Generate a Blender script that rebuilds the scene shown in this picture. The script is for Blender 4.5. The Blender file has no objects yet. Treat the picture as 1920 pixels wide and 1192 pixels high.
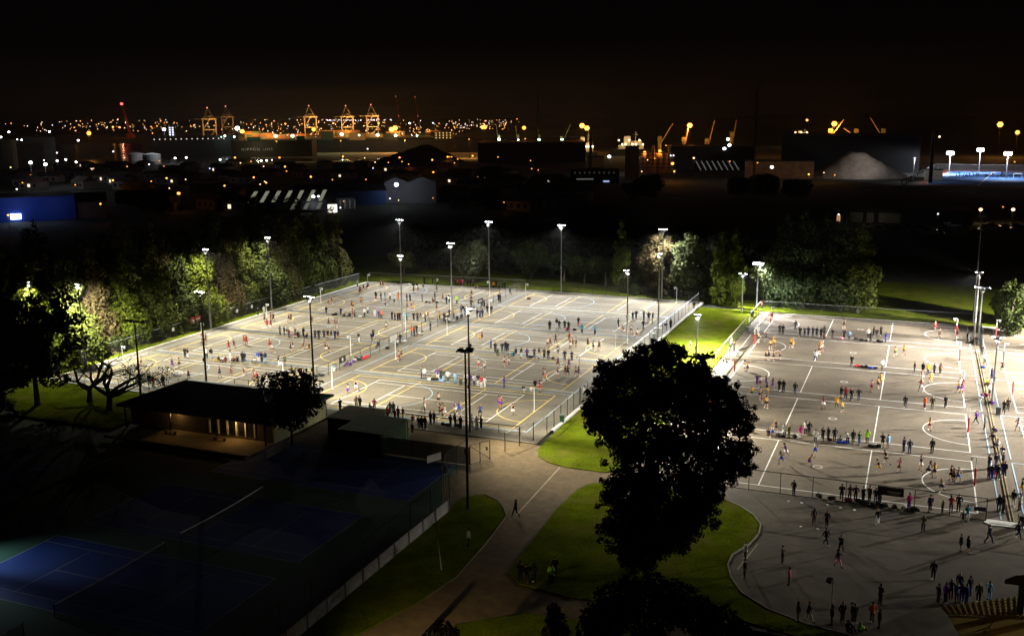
import bpy, bmesh, math, random
import numpy as np
from mathutils import Vector, Matrix
random.seed(11)
NR = np.random.RandomState(5)
SC = bpy.context.scene
COL = SC.collection
PI = math.pi

# ------------------------------------------------------------------ camera
FPX, YAW, PITCH, ROLL = 1870.31, -0.389788, 0.202256, -0.0083547
CAM = np.array([-6.893, -98.442, 37.294])
def cam_axes():
    cy, sy, cp, sp = math.cos(YAW), math.sin(YAW), math.cos(PITCH), math.sin(PITCH)
    f = np.array([sy*cp, cy*cp, -sp]); r = np.array([cy, -sy, 0.]); u = np.cross(r, f)
    cr, sr = math.cos(ROLL), math.sin(ROLL)
    return cr*r+sr*u, -sr*r+cr*u, f
RX, RY, RF = cam_axes()
cd = bpy.data.cameras.new('camera')
cd.sensor_fit = 'HORIZONTAL'; cd.sensor_width = 36.0; cd.lens = 36.0*FPX/1920.0
cd.clip_start = 0.5; cd.clip_end = 20000
cam = bpy.data.objects.new('camera', cd); COL.objects.link(cam)
cam.matrix_world = Matrix(((RX[0], RY[0], -RF[0], CAM[0]), (RX[1], RY[1], -RF[1], CAM[1]), (RX[2], RY[2], -RF[2], CAM[2]), (0, 0, 0, 1)))
SC.camera = cam

# ------------------------------------------------------------------ night sky
SC.render.engine = 'CYCLES'
SC.view_settings.view_transform = 'Standard'; SC.view_settings.look = 'None'
SC.view_settings.exposure = 0.0; SC.view_settings.gamma = 1.0
cy = SC.cycles
cy.use_denoising = True
cy.max_bounces = 5; cy.diffuse_bounces = 2; cy.glossy_bounces = 2; cy.transparent_max_bounces = 24; cy.volume_bounces = 0
cy.use_light_tree = True
cy.sample_clamp_indirect = 4.0
cy.caustics_reflective = False; cy.caustics_refractive = False
W = bpy.data.worlds.new('World'); SC.world = W; W.use_nodes = True
nt = W.node_tree; N = nt.nodes; LK = nt.links
bg = N['Background']; bg.inputs['Strength'].default_value = 1.0
tc = N.new('ShaderNodeTexCoord'); sx = N.new('ShaderNodeSeparateXYZ'); LK.new(tc.outputs['Generated'], sx.inputs[0])
rp = N.new('ShaderNodeValToRGB'); rp.color_ramp.interpolation = 'B_SPLINE'
LK.new(sx.outputs['Z'], rp.inputs['Fac'])
e = rp.color_ramp.elements
e[0].position = 0.0; e[0].color = (0.0013, 0.0007, 0.0005, 1)
e[1].position = 0.30; e[1].color = (0.0006, 0.00058, 0.0007, 1)
k = e.new(0.03); k.color = (0.0010, 0.0006, 0.0005, 1)
k = e.new(0.09); k.color = (0.0008, 0.0006, 0.0006, 1)
LK.new(rp.outputs['Color'], bg.inputs['Color'])

# ------------------------------------------------------------------ rays from the survey of the photograph
def ray(px, py):
    d = (px-960)/FPX*RX - (py-596)/FPX*RY + RF
    return d
def G(px, py, z=0.0):                      # ground point
    d = ray(px, py); t = (z-CAM[2])/d[2]
    return Vector(CAM+t*d)
def D(px, py, dist):                       # point at a horizontal distance
    d = ray(px, py); t = dist/math.hypot(d[0], d[1])
    return Vector(CAM+t*d)
def hdist(p): return math.hypot(p[0]-CAM[0], p[1]-CAM[1])
def Hgt(bx, by, ty):                        # height of a vertical thing with base pixel and top row
    b = G(bx, by); return b, D(bx, ty, hdist(b)).z
def face_cam(p): return math.atan2(p[1]-CAM[1], p[0]-CAM[0])-PI/2

# ------------------------------------------------------------------ tagging
LABELS = {}
def tag(o, label=None, cat=None, group=None, kind=None):
    if label: o['label'] = label
    if cat: o['category'] = cat
    if group: o['group'] = group
    if kind: o['kind'] = kind
    if label and cat: LABELS.setdefault(label, []).append((o.name, group))
    return o
def empty(name, loc=(0, 0, 0), rz=0.0):
    o = bpy.data.objects.new(name, None); COL.objects.link(o)
    o.location = loc; o.rotation_euler = (0, 0, rz); o.empty_display_size = .3
    return o
def inst(name, mesh, parent=None, loc=(0, 0, 0), rot=(0, 0, 0), scale=None, mats=None):
    o = bpy.data.objects.new(name, mesh); COL.objects.link(o)
    if parent: o.parent = parent
    o.location = loc; o.rotation_euler = rot
    if scale: o.scale = scale
    if mats:
        for i, m in enumerate(mats):
            o.material_slots[i].link = 'OBJECT'; o.material_slots[i].material = m
    return o
_U = 'first second third fourth fifth sixth seventh eighth ninth tenth eleventh twelfth thirteenth fourteenth fifteenth sixteenth seventeenth eighteenth nineteenth'.split()
_T = {2: 'twenty', 3: 'thirty', 4: 'forty', 5: 'fifty', 6: 'sixty', 7: 'seventy', 8: 'eighty'}
ORD = _U+[(_T[t][:-1]+'ieth' if u == 0 else _T[t]+'-'+_U[u-1]) for t in range(2, 9) for u in range(10)]

# ------------------------------------------------------------------ materials
MATS = {}
def pmat(name, col, rough=.8, spec=.3, metal=0., noise=None, bump=0., island=0., scale2=None):
    """procedural material; noise=(scale, amount) varies the colour, island varies it per piece"""
    if name in MATS: return MATS[name]
    m = bpy.data.materials.new(name); m.use_nodes = True; MATS[name] = m
    n = m.node_tree.nodes; l = m.node_tree.links; b = n['Principled BSDF']
    b.inputs['Roughness'].default_value = rough; b.inputs['Metallic'].default_value = metal
    b.inputs['Specular IOR Level'].default_value = spec
    b.inputs['Base Color'].default_value = (*col, 1)
    last = None
    def mul(prev, fac_socket, lo, hi):
        mr = n.new('ShaderNodeMapRange'); l.new(fac_socket, mr.inputs[0])
        mr.inputs[1].default_value = .3; mr.inputs[2].default_value = .7
        mr.inputs[3].default_value = lo; mr.inputs[4].default_value = hi
        mx = n.new('ShaderNodeVectorMath'); mx.operation = 'SCALE'
        if prev is None: mx.inputs[0].default_value = col
        else: l.new(prev, mx.inputs[0])
        l.new(mr.outputs[0], mx.inputs['Scale'])
        return mx.outputs[0]
    geo = n.new('ShaderNodeNewGeometry')
    if noise:
        for sc, am in (noise if isinstance(noise[0], tuple) else (noise,)):
            t = n.new('ShaderNodeTexNoise'); t.inputs['Scale'].default_value = sc; t.inputs['Detail'].default_value = 5
            l.new(geo.outputs['Position'], t.inputs['Vector'])
            last = mul(last, t.outputs['Fac'], 1-am, 1+am)
    if island:
        mr = n.new('ShaderNodeMapRange'); l.new(geo.outputs['Random Per Island'], mr.inputs[0])
        mr.inputs[3].default_value = 1-island; mr.inputs[4].default_value = 1+island
        mx = n.new('ShaderNodeVectorMath'); mx.operation = 'SCALE'
        if last is None: mx.inputs[0].default_value = col
        else: l.new(last, mx.inputs[0])
        l.new(mr.outputs[0], mx.inputs['Scale']); last = mx.outputs[0]
    if last is not None: l.new(last, b.inputs['Base Color'])
    if bump:
        t = n.new('ShaderNodeTexNoise'); t.inputs['Scale'].default_value = scale2 or 12; t.inputs['Detail'].default_value = 4
        l.new(geo.outputs['Position'], t.inputs['Vector'])
        bp = n.new('ShaderNodeBump'); bp.inputs['Strength'].default_value = bump; bp.inputs['Distance'].default_value = .05
        l.new(t.outputs['Fac'], bp.inputs['Height']); l.new(bp.outputs[0], b.inputs['Normal'])
    return m
def emat(name, col, strength, sampled=False):
    if name in MATS: return MATS[name]
    m = bpy.data.materials.new(name); m.use_nodes = True; MATS[name] = m
    n = m.node_tree.nodes; l = m.node_tree.links; n.remove(n['Principled BSDF'])
    e = n.new('ShaderNodeEmission'); e.inputs[0].default_value = (*col, 1); e.inputs[1].default_value = strength
    l.new(e.outputs[0], n['Material Output'].inputs[0])
    m.cycles.emission_sampling = 'FRONT' if sampled else 'NONE'
    return m
def mesh_mat(name, col, alpha, cell=0.06):
    """woven wire / shade cloth seen from afar: part of the sheet is wire, the rest is open"""
    if name in MATS: return MATS[name]
    m = pmat(name, col, .6); n = m.node_tree.nodes; l = m.node_tree.links
    tr = n.new('ShaderNodeBsdfTransparent'); mx = n.new('ShaderNodeMixShader'); mx.inputs[0].default_value = alpha
    l.new(tr.outputs[0], mx.inputs[1]); l.new(n['Principled BSDF'].outputs[0], mx.inputs[2])
    l.new(mx.outputs[0], n['Material Output'].inputs[0])
    return m

# ------------------------------------------------------------------ mesh builder
class MB:
    def __init__(s): s.v = []; s.f = []
    def quad(s, a, b, c, d):
        i = len(s.v); s.v += [tuple(a), tuple(b), tuple(c), tuple(d)]; s.f.append((i, i+1, i+2, i+3)); return s
    def poly(s, pts):
        i = len(s.v); s.v += [tuple(p) for p in pts]; s.f.append(tuple(range(i, i+len(pts)))); return s
    def box(s, x0, x1, y0, y1, z0, z1):
        i = len(s.v)
        s.v += [(x0, y0, z0), (x1, y0, z0), (x1, y1, z0), (x0, y1, z0), (x0, y0, z1), (x1, y0, z1), (x1, y1, z1), (x0, y1, z1)]
        s.f += [tuple(i+k for k in q) for q in ((3, 2, 1, 0), (4, 5, 6, 7), (0, 1, 5, 4), (1, 2, 6, 5), (2, 3, 7, 6), (3, 0, 4, 7))]
        return s
    def bar(s, a, b, w, h=None):            # square bar between two points
        return s.tube([a, b], [w/2*1.414, (h or w)/2*1.414], 4, PI/4)
    def tube(s, pts, rad, n=6, ph=0.0, cap=True):
        pts = [Vector(p) for p in pts]; rings = []
        t0 = (pts[1]-pts[0]).normalized()
        up = Vector((0, 0, 1)) if abs(t0.z) < .9 else Vector((0, 1, 0))
        for k, p in enumerate(pts):
            t = (pts[min(k+1, len(pts)-1)]-pts[max(k-1, 0)]).normalized()
            x = up.cross(t)
            if x.length < 1e-4: x = Vector((1, 0, 0)).cross(t)
            x.normalize(); y = t.cross(x); up = y
            i = len(s.v)
            for q in range(n):
                a = ph+2*PI*q/n
                s.v.append(tuple(p+(x*math.cos(a)+y*math.sin(a))*rad[k]))
            rings.append(i)
        for a, b in zip(rings, rings[1:]):
            for q in range(n): s.f.append((a+q, a+(q+1) % n, b+(q+1) % n, b+q))
        if cap:
            s.f.append(tuple(rings[0]+q for q in reversed(range(n)))); s.f.append(tuple(rings[-1]+q for q in range(n)))
        return s
    def ell(s, c, r, n=8, m=6):
        i = len(s.v)
        for a in range(m+1):
            th = PI*a/m
            for q in range(n):
                ph = 2*PI*q/n
                s.v.append((c[0]+r[0]*math.sin(th)*math.cos(ph), c[1]+r[1]*math.sin(th)*math.sin(ph), c[2]+r[2]*math.cos(th)))
        for a in range(m):
            for q in range(n):
                s.f.append((i+a*n+q, i+(a+1)*n+q, i+(a+1)*n+(q+1) % n, i+a*n+(q+1) % n))
        return s
    def mesh(s, name, mat, smooth=False):
        me = bpy.data.meshes.new(name); me.from_pydata(s.v, [], s.f)
        for m in (mat if isinstance(mat, (list, tuple)) else [mat]): me.materials.append(m)
        if smooth: me.polygons.foreach_set('use_smooth', [True]*len(me.polygons))
        me.update(); return me
    def build(s, name, mat, parent=None, loc=(0, 0, 0), rz=0., smooth=False):
        return inst(name, s.mesh(name, mat, smooth), parent, loc, (0, 0, rz))

# ------------------------------------------------------------------ shared materials
M = {}
M['white_line'] = pmat('white_line_paint', (.72, .72, .70), .7, noise=(1.2, .18))
M['yellow_line'] = pmat('yellow_line_paint', (.74, .55, .10), .7, noise=(1.2, .2))
M['blue_line'] = pmat('pale_blue_line_paint', (.34, .52, .68), .7, noise=(1.2, .2))
M['galv'] = pmat('galvanised_steel', (.34, .345, .35), .5, .4, .3, noise=(2., .08))
M['black_metal'] = pmat('black_painted_steel', (.012, .012, .013), .5)
M['dark_post'] = pmat('dark_fence_steel', (.03, .032, .032), .5)
M['tan_rail'] = pmat('weathered_rail', (.42, .36, .26), .6)
M['white_paint'] = pmat('white_painted_steel', (.75, .75, .74), .5)
M['red_pad'] = pmat('red_vinyl_pad', (.42, .03, .03), .5, noise=(3., .15))
M['concrete'] = pmat('concrete', (.36, .34, .31), .9, noise=((.8, .2), (6., .15)), bump=.3)
M['wire'] = mesh_mat('chain_link_wire', (.22, .23, .23), .085)
M['wire_dark'] = mesh_mat('dark_chain_link', (.03, .035, .035), .22)
M['shade_cloth'] = mesh_mat('black_shade_cloth', (.012, .014, .013), .9)
M['bark'] = pmat('bark', (.10, .075, .055), .9, noise=(3., .35), bump=.5)
M['bark_pale'] = pmat('pale_bark', (.26, .22, .18), .9, noise=(3., .3), bump=.5)
M['lens'] = emat('floodlight_lens', (1., .98, .95), 40.)
M['lens_cool'] = emat('cool_floodlight_lens', (.90, .95, 1.), 40.)
# =================================================================== THE SETTING
def struct(o): o['kind'] = 'structure'; return o
# ground to the horizon
terr = pmat('dark_ground', (.030, .034, .022), .95, noise=((.01, .3), (.3, .3)), bump=.4, scale2=1.5)
g = MB(); g.quad((-4200, -400, -.30), (2600, -400, -.30), (2600, 6400, -.30), (-4200, 6400, -.30))
struct(g.build('ground', terr))
# asphalt of the paths and the plaza
M['path'] = pmat('path_asphalt', (.085, .070, .050), .9, noise=((.12, .22), (.9, .16), (9., .14)), bump=.35, scale2=30)
M['path_brown'] = pmat('gravelly_path', (.120, .083, .038), .92, noise=((.15, .2), (1.2, .18), (11., .16)), bump=.4, scale2=25)
M['plaza'] = pmat('plaza_asphalt', (.070, .056, .038), .88, noise=((.10, .25), (.7, .2), (10., .14)), bump=.35, scale2=30)
def sheet(name, pts, z, mat, thick=.06):
    m = MB(); n = len(pts)
    m.poly([(x, y, z) for x, y in pts])
    for i in range(n):
        a, b = pts[i], pts[(i+1) % n]
        m.quad((a[0], a[1], z), (a[0], a[1], z-thick), (b[0], b[1], z-thick), (b[0], b[1], z))
    o = struct(m.build(name, mat)); return o
def smooth(pts, it=2):
    for _ in range(it):
        q = []
        for i in range(len(pts)):
            a, b = pts[i], pts[(i+1) % len(pts)]
            q += [(a[0]*.75+b[0]*.25, a[1]*.75+b[1]*.25), (a[0]*.25+b[0]*.75, a[1]*.25+b[1]*.75)]
        pts = q
    return pts
sheet('path', [(-74, -60), (-17, -60), (-17, -3), (-33, -1.55), (-46.2, 3.9), (-46.2, 3.9), (-74, 3.9)], -.05, M['path_brown'], .2)
sheet('plaza', [(-23.5, -29.6), (45, -29.6), (45, -1.6), (-33, -1.6), (-33, -5.2), (-22, -7)], -.035, M['plaza'], .2)

# lawns
def add_patches(m, col2, scale, lo, hi, amount, stretch=(1, 1, 1)):
    """mixes a second colour into the base colour in irregular patches"""
    n = m.node_tree.nodes; l = m.node_tree.links; p = n['Principled BSDF']; src = p.inputs['Base Color'].links[0].from_socket
    geo = n.new('ShaderNodeNewGeometry'); mp = n.new('ShaderNodeMapping'); mp.inputs['Scale'].default_value = stretch; l.new(geo.outputs['Position'], mp.inputs['Vector'])
    t = n.new('ShaderNodeTexNoise'); t.inputs['Scale'].default_value = scale; t.inputs['Detail'].default_value = 7; t.inputs['Roughness'].default_value = .62; l.new(mp.outputs[0], t.inputs['Vector'])
    mr = n.new('ShaderNodeMapRange'); mr.inputs[1].default_value = lo; mr.inputs[2].default_value = hi; mr.inputs[3].default_value = 0; mr.inputs[4].default_value = amount; l.new(t.outputs['Fac'], mr.inputs[0])
    mx = n.new('ShaderNodeMix'); mx.data_type = 'RGBA'; mx.inputs['B'].default_value = (*col2, 1) if False else (0, 0, 0, 1)
    mx.inputs[7].default_value = (*col2, 1); l.new(mr.outputs[0], mx.inputs[0]); l.new(src, mx.inputs[6]); l.new(mx.outputs[2], p.inputs['Base Color'])
def add_slabs(m, scale, amount):
    """paving laid in separate pours: each cell a shade apart"""
    n = m.node_tree.nodes; l = m.node_tree.links; p = n['Principled BSDF']; src = p.inputs['Base Color'].links[0].from_socket
    geo = n.new('ShaderNodeNewGeometry'); v = n.new('ShaderNodeTexVoronoi'); v.distance = 'CHEBYCHEV'; v.inputs['Scale'].default_value = scale; v.inputs['Randomness'].default_value = .8; l.new(geo.outputs['Position'], v.inputs['Vector'])
    s = n.new('ShaderNodeSeparateColor'); l.new(v.outputs['Color'], s.inputs[0]); mr = n.new('ShaderNodeMapRange'); mr.inputs[3].default_value = 1-amount; mr.inputs[4].default_value = 1+amount; l.new(s.outputs[0], mr.inputs[0])
    mx = n.new('ShaderNodeVectorMath'); mx.operation = 'SCALE'; l.new(src, mx.inputs[0]); l.new(mr.outputs[0], mx.inputs['Scale']); l.new(mx.outputs[0], p.inputs['Base Color'])
grass = pmat('lawn_grass', (.072, .096, .0050), 1., .0, noise=((.09, .25), (.55, .28), (4., .3)), bump=1., scale2=14)
add_patches(grass, (.13, .105, .028), .22, .50, .72, .75); add_patches(grass, (.10, .075, .03), 1.6, .58, .72, .5)
add_slabs(M['path'], .16, .10); add_patches(M['path_brown'], (.055, .040, .022), .35, .5, .7, .5); add_patches(M['plaza'], (.032, .027, .021), .22, .48, .68, .65); add_slabs(M['plaza'], .11, .10)
def lawn(pts, z=.02, it=0):
    o = sheet('lawn', smooth(pts, it) if it else pts, z, grass, .15); return o
# a kerb of concrete that runs round a lawn's free edge
def kerb(name, pts, w=.14, z0=-.05, z1=.07, mat=None, close=False):
    m = MB(); P = [Vector((x, y)) for x, y in pts]
    L, R = [], []
    for i, p in enumerate(P):
        t = (P[min(i+1, len(P)-1)]-P[max(i-1, 0)]).normalized(); nn = Vector((-t.y, t.x))
        L.append(p+nn*w/2); R.append(p-nn*w/2)
    for i in range(len(P)-1):
        a, b, c, d = L[i], L[i+1], R[i+1], R[i]
        m.quad((*a, z1), (*b, z1), (*c, z1), (*d, z1))
        m.quad((*a, z0), (*b, z0), (*b, z1), (*a, z1)); m.quad((*c, z0), (*d, z0), (*d, z1), (*c, z1))
    return struct(m.build(name, mat or M['concrete']))
lobe = [(-45.6, 92), (-45.6, 20), (-45.5, 9), (-45.3, 2.6), (-44.4, .2), (-42.8, -1.3), (-40.3, -2.1), (-36, -2.1), (-34.2, -.6), (-34.0, 10), (-34.0, 92)]
lawn(lobe)
LB = [(-24.5, -4.6), (-22.8, -5.1), (-21.1, -6.3), (-19.5, -8.1), (-18.6, -10.0), (-18.45, -12.2), (-18.9, -14.9), (-19.9, -17.4), (-19.9, -19.5), (-19.2, -21.8), (-17.9, -24.2), (-15.6, -26.1), (-12.5, -27.4), (-7, -28.3), (2, -28.9), (30, -29.2)]
big = [(-37.1, -7.4), (-36.3, -5.6), (-34.4, -4.7), (-28, -4.4)] + LB + [(30, -31.2), (-4, -30.6), (-12, -29.7), (-17, -28.6), (-22, -28.6), (-30.5, -29.8), (-35.0, -29.0), (-36.6, -27.4), (-36.9, -22.6), (-37.4, -13.2)]
lawn(big)
kerb('lawn_kerb', LB[:-1], .12, mat=pmat('kerb_stone', (.20, .19, .15), .9, noise=(2., .25)))
lefl = [(-47.0, -13.5), (-45.4, -12.4), (-43.5, -13.4), (-42.2, -15), (-41.2, -16.7), (-40.6, -22.8), (-40.2, -29.8), (-40.9, -34), (-43, -41), (-46.9, -46), (-46.9, -30)]
lawn(lefl)
kerb('lawn_kerb', [(-45.4, -12.4), (-43.5, -13.4), (-42.2, -15), (-41.2, -16.7), (-40.6, -22.8), (-40.2, -29.8), (-40.9, -34)], .08, mat=pmat('path_edging', (.13, .11, .08), .9))
lawn([(-37.5, -60), (-37, -37), (-33, -33.5), (-26, -32.6), (-17, -33), (-10, -34.4), (12, -35.2), (12, -60)])
# lawns beyond the courts
lawn([(-170, 97.8), (-121.8, 96.2), (-84.3, 98.9), (-45.6, 97.2), (-33, 92.5), (2.5, 91.2), (60, 91.0), (60, 135), (-170, 135)], -.01)
lawn([(-170, -30), (-123, -30), (-123, 7), (-123, 96), (-170, 97)], -.01)
lawn([(-122.9, -2), (-112, -9), (-97, -9), (-97, 3.6), (-98, 5.6), (-122.9, 5.6)], -.01)
lawn([(38, -2), (60, -2), (60, 90.8), (38, 90.8)], -.01)

# ------------------------------------------------------------------ court slabs
asphL = pmat('court_asphalt_warm', (.136, .118, .086), .82, .35, noise=((.06, .16), (.30, .17), (2.4, .10), (14., .12)), bump=.25, scale2=35)
asphR = pmat('court_asphalt_brown', (.125, .100, .070), .86, .3, noise=((.06, .18), (.28, .18), (2.0, .12), (14., .14)), bump=.3, scale2=35)
for am in (asphL, asphR): add_slabs(am, .085, .07); add_patches(am, (.075, .066, .052), .16, .54, .72, .5, (1, .45, 1)); add_patches(am, (.06, .053, .042), 1.1, .62, .74, .55)
slabL = sheet('court_pavement', [(-122.4, 5.6), (-74, 4.0), (-46.2, 4.0), (-46.2, 96.6), (-84.3, 98.2), (-122.2, 95.4)], 0., asphL, .2)
slabR = sheet('court_pavement', [(-33.8, -1.5), (38, -1.5), (38, 90.6), (-33.8, 90.6)], 0., asphR, .2)

class Lines:
    """painted markings: flat strips, each a hair above the last so that crossings never share a plane"""
    def __init__(s, z): s.m = MB(); s.z = z; s.k = 0
    def nz(s): s.k += 1; return s.z+.0006*s.k
    def seg(s, a, b, w=.10):
        z = s.nz(); a = Vector(a); b = Vector(b); t = (b-a).normalized(); n = Vector((-t.y, t.x))*w/2
        s.m.quad((*(a-n), z), (*(b-n), z), (*(b+n), z), (*(a+n), z)); return s
    def arc(s, c, r, a0, a1, w=.10, n=28):
        z = s.nz(); p = []
        for i in range(n+1):
            a = a0+(a1-a0)*i/n; p.append((math.cos(a), math.sin(a)))
        for u, v in zip(p, p[1:]):
            s.m.quad((c[0]+u[0]*(r-w/2), c[1]+u[1]*(r-w/2), z), (c[0]+u[0]*(r+w/2), c[1]+u[1]*(r+w/2), z), (c[0]+v[0]*(r+w/2), c[1]+v[1]*(r+w/2), z), (c[0]+v[0]*(r-w/2), c[1]+v[1]*(r-w/2), z))
        return s
    def rect(s, x0, x1, y0, y1, w=.10):
        h = w/2
        s.seg((x0-h, y0), (x1+h, y0), w); s.seg((x0-h, y1), (x1+h, y1), w)
        s.seg((x0, y0+h), (x0, y1-h), w); s.seg((x1, y0+h), (x1, y1-h), w); return s
LROW = [16.0, 34.2, 52.5, 70.7, 88.3]
LCOL = [(-118.4, -88.9), (-81.2, -50.8)]
def left_court(x0, x1, yc, last):
    hw = 7.4 if last else 7.62; xm = (x0+x1)/2
    y = Lines(.003); y.rect(x0, x1, yc-hw, yc+hw, .13)
    for s in (-5.08, 5.08): y.seg((xm+s, yc-hw), (xm+s, yc+hw), .12)
    y.arc((x0, yc), 4.9, -PI/2, PI/2, .12); y.arc((x1, yc), 4.9, PI/2, 1.5*PI, .12)
    y.m.build('yellow_court_marking', M['yellow_line'], slabL)
    w = Lines(.012); a, b = xm-11.15, xm+11.15; h2 = 6.45
    w.rect(a, b, yc-h2, yc+h2, .12)
    for s in (-4.95, 4.95): w.seg((a, yc+s), (b, yc+s), .11)
    for s in (-6.3, 6.3): w.seg((xm+s, yc-4.95), (xm+s, yc+4.95), .11)
    w.seg((xm-6.3, yc), (xm+6.3, yc), .11)
    w.seg((x0-1.9, yc-hw-.55), (x1+1.9, yc-hw-.55), .10)
    w.m.build('white_court_marking', M['white_line'], slabL)
    b_ = Lines(.026); hb = 8.55 if not last else 8.1
    b_.rect(x0-2.1, x1+2.1, yc-hb, yc+hb, .11)
    b_.arc((xm-6.3, yc), 6.1, -PI/2, PI/2, .11)
    b_.m.build('blue_court_marking', M['blue_line'], slabL)
for x0, x1 in LCOL:
    for i, yc in enumerate(LROW): left_court(x0, x1, yc, i == 4)
RROW = [k*18.4 for k in range(5)]
for i, y0 in enumerate(RROW):
    w = Lines(.003); w.rect(-30.5, 0, y0, y0+15.25, .13)
    for x in (-20.33, -10.17): w.seg((x, y0), (x, y0+15.25), .12)
    w.arc((-30.5, y0+7.62), 4.9, -PI/2, PI/2, .12); w.arc((0, y0+7.62), 4.9, PI/2, 1.5*PI, .12)
    w.arc((-15.25, y0+7.62), .45, 0, 2*PI, .09)
    if i: w.seg((0.1, y0-1.2), (1.9, y0-1.2), .09)
    w.seg((-32.3, y0-.6), (-32.3, y0+15.7), .10)
    w.m.build('white_court_marking', M['white_line'], slabR)
    w = Lines(.003); w.rect(6., 36.5, y0, y0+15.25, .12)
    for x in (16.17, 26.3): w.seg((x, y0), (x, y0+15.25), .12)
    w.arc((6., y0+7.62), 4.9, -PI/2, PI/2, .12); w.arc((21.2, y0+7.62), .45, 0, 2*PI, .09)
    w.m.build('white_court_marking', M['white_line'], slabR)
    b_ = Lines(.026)
    for x in (1.95, 4.0): b_.seg((x, y0-.9), (x, y0+16.2), .12)
    b_.seg((4.06, y0+16.25), (12, y0+16.25), .11)
    b_.m.build('blue_court_marking', M['blue_line'], slabR)
# concrete kerbs round the left slab, drain between the right-hand courts
kc = pmat('pale_kerb_concrete', (.50, .49, .46), .85, noise=((1.2, .18), (7., .12)))
kerb('court_kerb', [(-122.5, 5.6), (-122.3, 95.5)], .36, -.2, .12, kc)
kerb('court_kerb', [(-122.3, 95.6), (-84.3, 98.35), (-46.1, 96.7)], .34, -.2, .12, kc)
kerb('court_kerb', [(-45.95, 96.7), (-45.95, 9)], .34, -.2, .14, kc)
kerb('court_kerb', [(-122.5, 5.4), (-104, 4.9), (-98, 4.8)], .30, -.2, .12, kc)
kerb('court_kerb', [(-33.9, 90.75), (38, 90.75)], .25, -.2, .08, M['concrete'])
dr = MB(); dr.box(2.66, 2.78, -1.2, 90.2, -.02, .09); dr.box(2.94, 3.07, -1.2, 90.2, -.02, .09)
struct(dr.build('drain_kerb', pmat('tan_drain_concrete', (.24, .19, .11), .9, noise=((.8, .2), (5., .2)))))
ln = Lines(-.02)
ln.z = -.046; ln.seg((-40.5, -15.9), (-41.0, -2.2), .14)
ln.z = -.030; ln.seg((-19.0, -20.0), (-18.2, -14.2), .13)
o = struct(ln.m.build('path_marking', pmat('worn_line_paint', (.26, .23, .16), .8, noise=(2., .3))))

# ------------------------------------------------------------------ tennis courts
surr = pmat('tennis_surround', (.018, .062, .044), .9, noise=((.2, .1), (6., .1)))
tblue = pmat('tennis_blue', (.005, .030, .17), .85, noise=((.3, .1), (7., .1)))
sheet('tennis_pavement', [(-84.6, -70), (-47.6, -70), (-47.6, -17.4), (-51.0, -11), (-50.9, -5.4), (-75.0, -5.4), (-75.0, -18.2), (-84.6, -18.2)], -.03, surr, .2)
tp2 = sheet('tennis_pavement', [(-130, -70), (-89, -70), (-89, -17), (-130, -17)], -.03, surr, .2)
M['tennis_line'] = pmat('tennis_line_paint', (.26, .28, .30), .7)
def tennis(xc, yc, sheet_pad=.9):
    s = MB(); s.quad((xc-11.9, yc-5.5, -.022), (xc+11.9, yc-5.5, -.022), (xc+11.9, yc+5.5, -.022), (xc-11.9, yc+5.5, -.022))
    o = struct(s.build('tennis_court', tblue))
    l = Lines(-.017); l.rect(xc-11.88, xc+11.88, yc-5.48, yc+5.48, .07)
    for q in (-4.11, 4.11): l.seg((xc-11.88, yc+q), (xc+11.88, yc+q), .06)
    for q in (-6.4, 6.4): l.seg((xc+q, yc-4.11), (xc+q, yc+4.11), .06)
    l.seg((xc-6.4, yc), (xc+6.4, yc), .06)
    l.m.build('white_court_marking', M['tennis_line'], o)
for xc, yc in ((-65.9, -40.9), (-65.9, -26.8), (-65.9, -56.0), (-63.6, -11.3)): tennis(xc, yc)
for xc, yc in ((-103.0, -27.0), (-103.0, -42.0)): tennis(xc, yc)

def tennis_net(xc, yc, label):
    r = empty('tennis_net', (xc, yc, -.03)); tag(r, label, 'tennis net')
    for s in (-6.1, 6.1): m = MB(); m.tube([(0, s, 0), (0, s, 1.1)], [.05, .05], 6); m.build('post', M['dark_post'], r)
    n = 12; m = MB(); t = MB()
    z = lambda y: .92+.15*(y/6.1)**2
    for i in range(n):
        a, b_ = -6.1+12.2*i/n, -6.1+12.2*(i+1)/n
        m.quad((0, a, .03), (0, b_, .03), (0, b_, z(b_)-.06), (0, a, z(a)-.06)); t.bar((0, a, z(a)-.03), (0, b_, z(b_)-.03), .07)
    m.build('netting', mesh_mat('net_cord', (.02, .02, .02), .45), r); t.build('tape', pmat('net_tape', (.75, .75, .72), .8), r)
for yc, l in ((-40.9, 'sagging net with white tape across the nearest blue tennis court'), (-26.8, 'net with white tape across the second blue tennis court'), (-56.0, 'net across the tennis court cut off by the bottom edge')): tennis_net(-65.9, yc, l)
# =================================================================== LIGHT POLES
LIGHTN = [0]
def spot(parent, loc, power, col, tilt=(0, 0, 0), size=165, blend=.35, radius=.25):
    ld = bpy.data.lights.new('flood_beam', 'SPOT'); ld.energy = power; ld.color = col
    ld.spot_size = math.radians(size); ld.spot_blend = blend; ld.shadow_soft_size = radius
    o = bpy.data.objects.new('flood_beam', ld); COL.objects.link(o); o.parent = parent; o.location = loc; o.rotation_euler = tilt
    LIGHTN[0] += 1; return o
def point(parent, loc, power, col, radius=.3):  # serves real lamps and also bare fill lights with no fitting
    ld = bpy.data.lights.new('lamp_or_fill_glow', 'POINT'); ld.energy = power; ld.color = col; ld.shadow_soft_size = radius
    o = bpy.data.objects.new('lamp_or_fill_glow', ld); COL.objects.link(o)
    if parent: o.parent = parent
    o.location = loc; return o
head_box = MB(); head_box.box(-.30, .30, -.20, .20, -.02, .08); head_box.box(-.25, .25, -.05, .05, .08, .14); head_box.box(-.05, .05, .1, .3, .02, .08)
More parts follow.
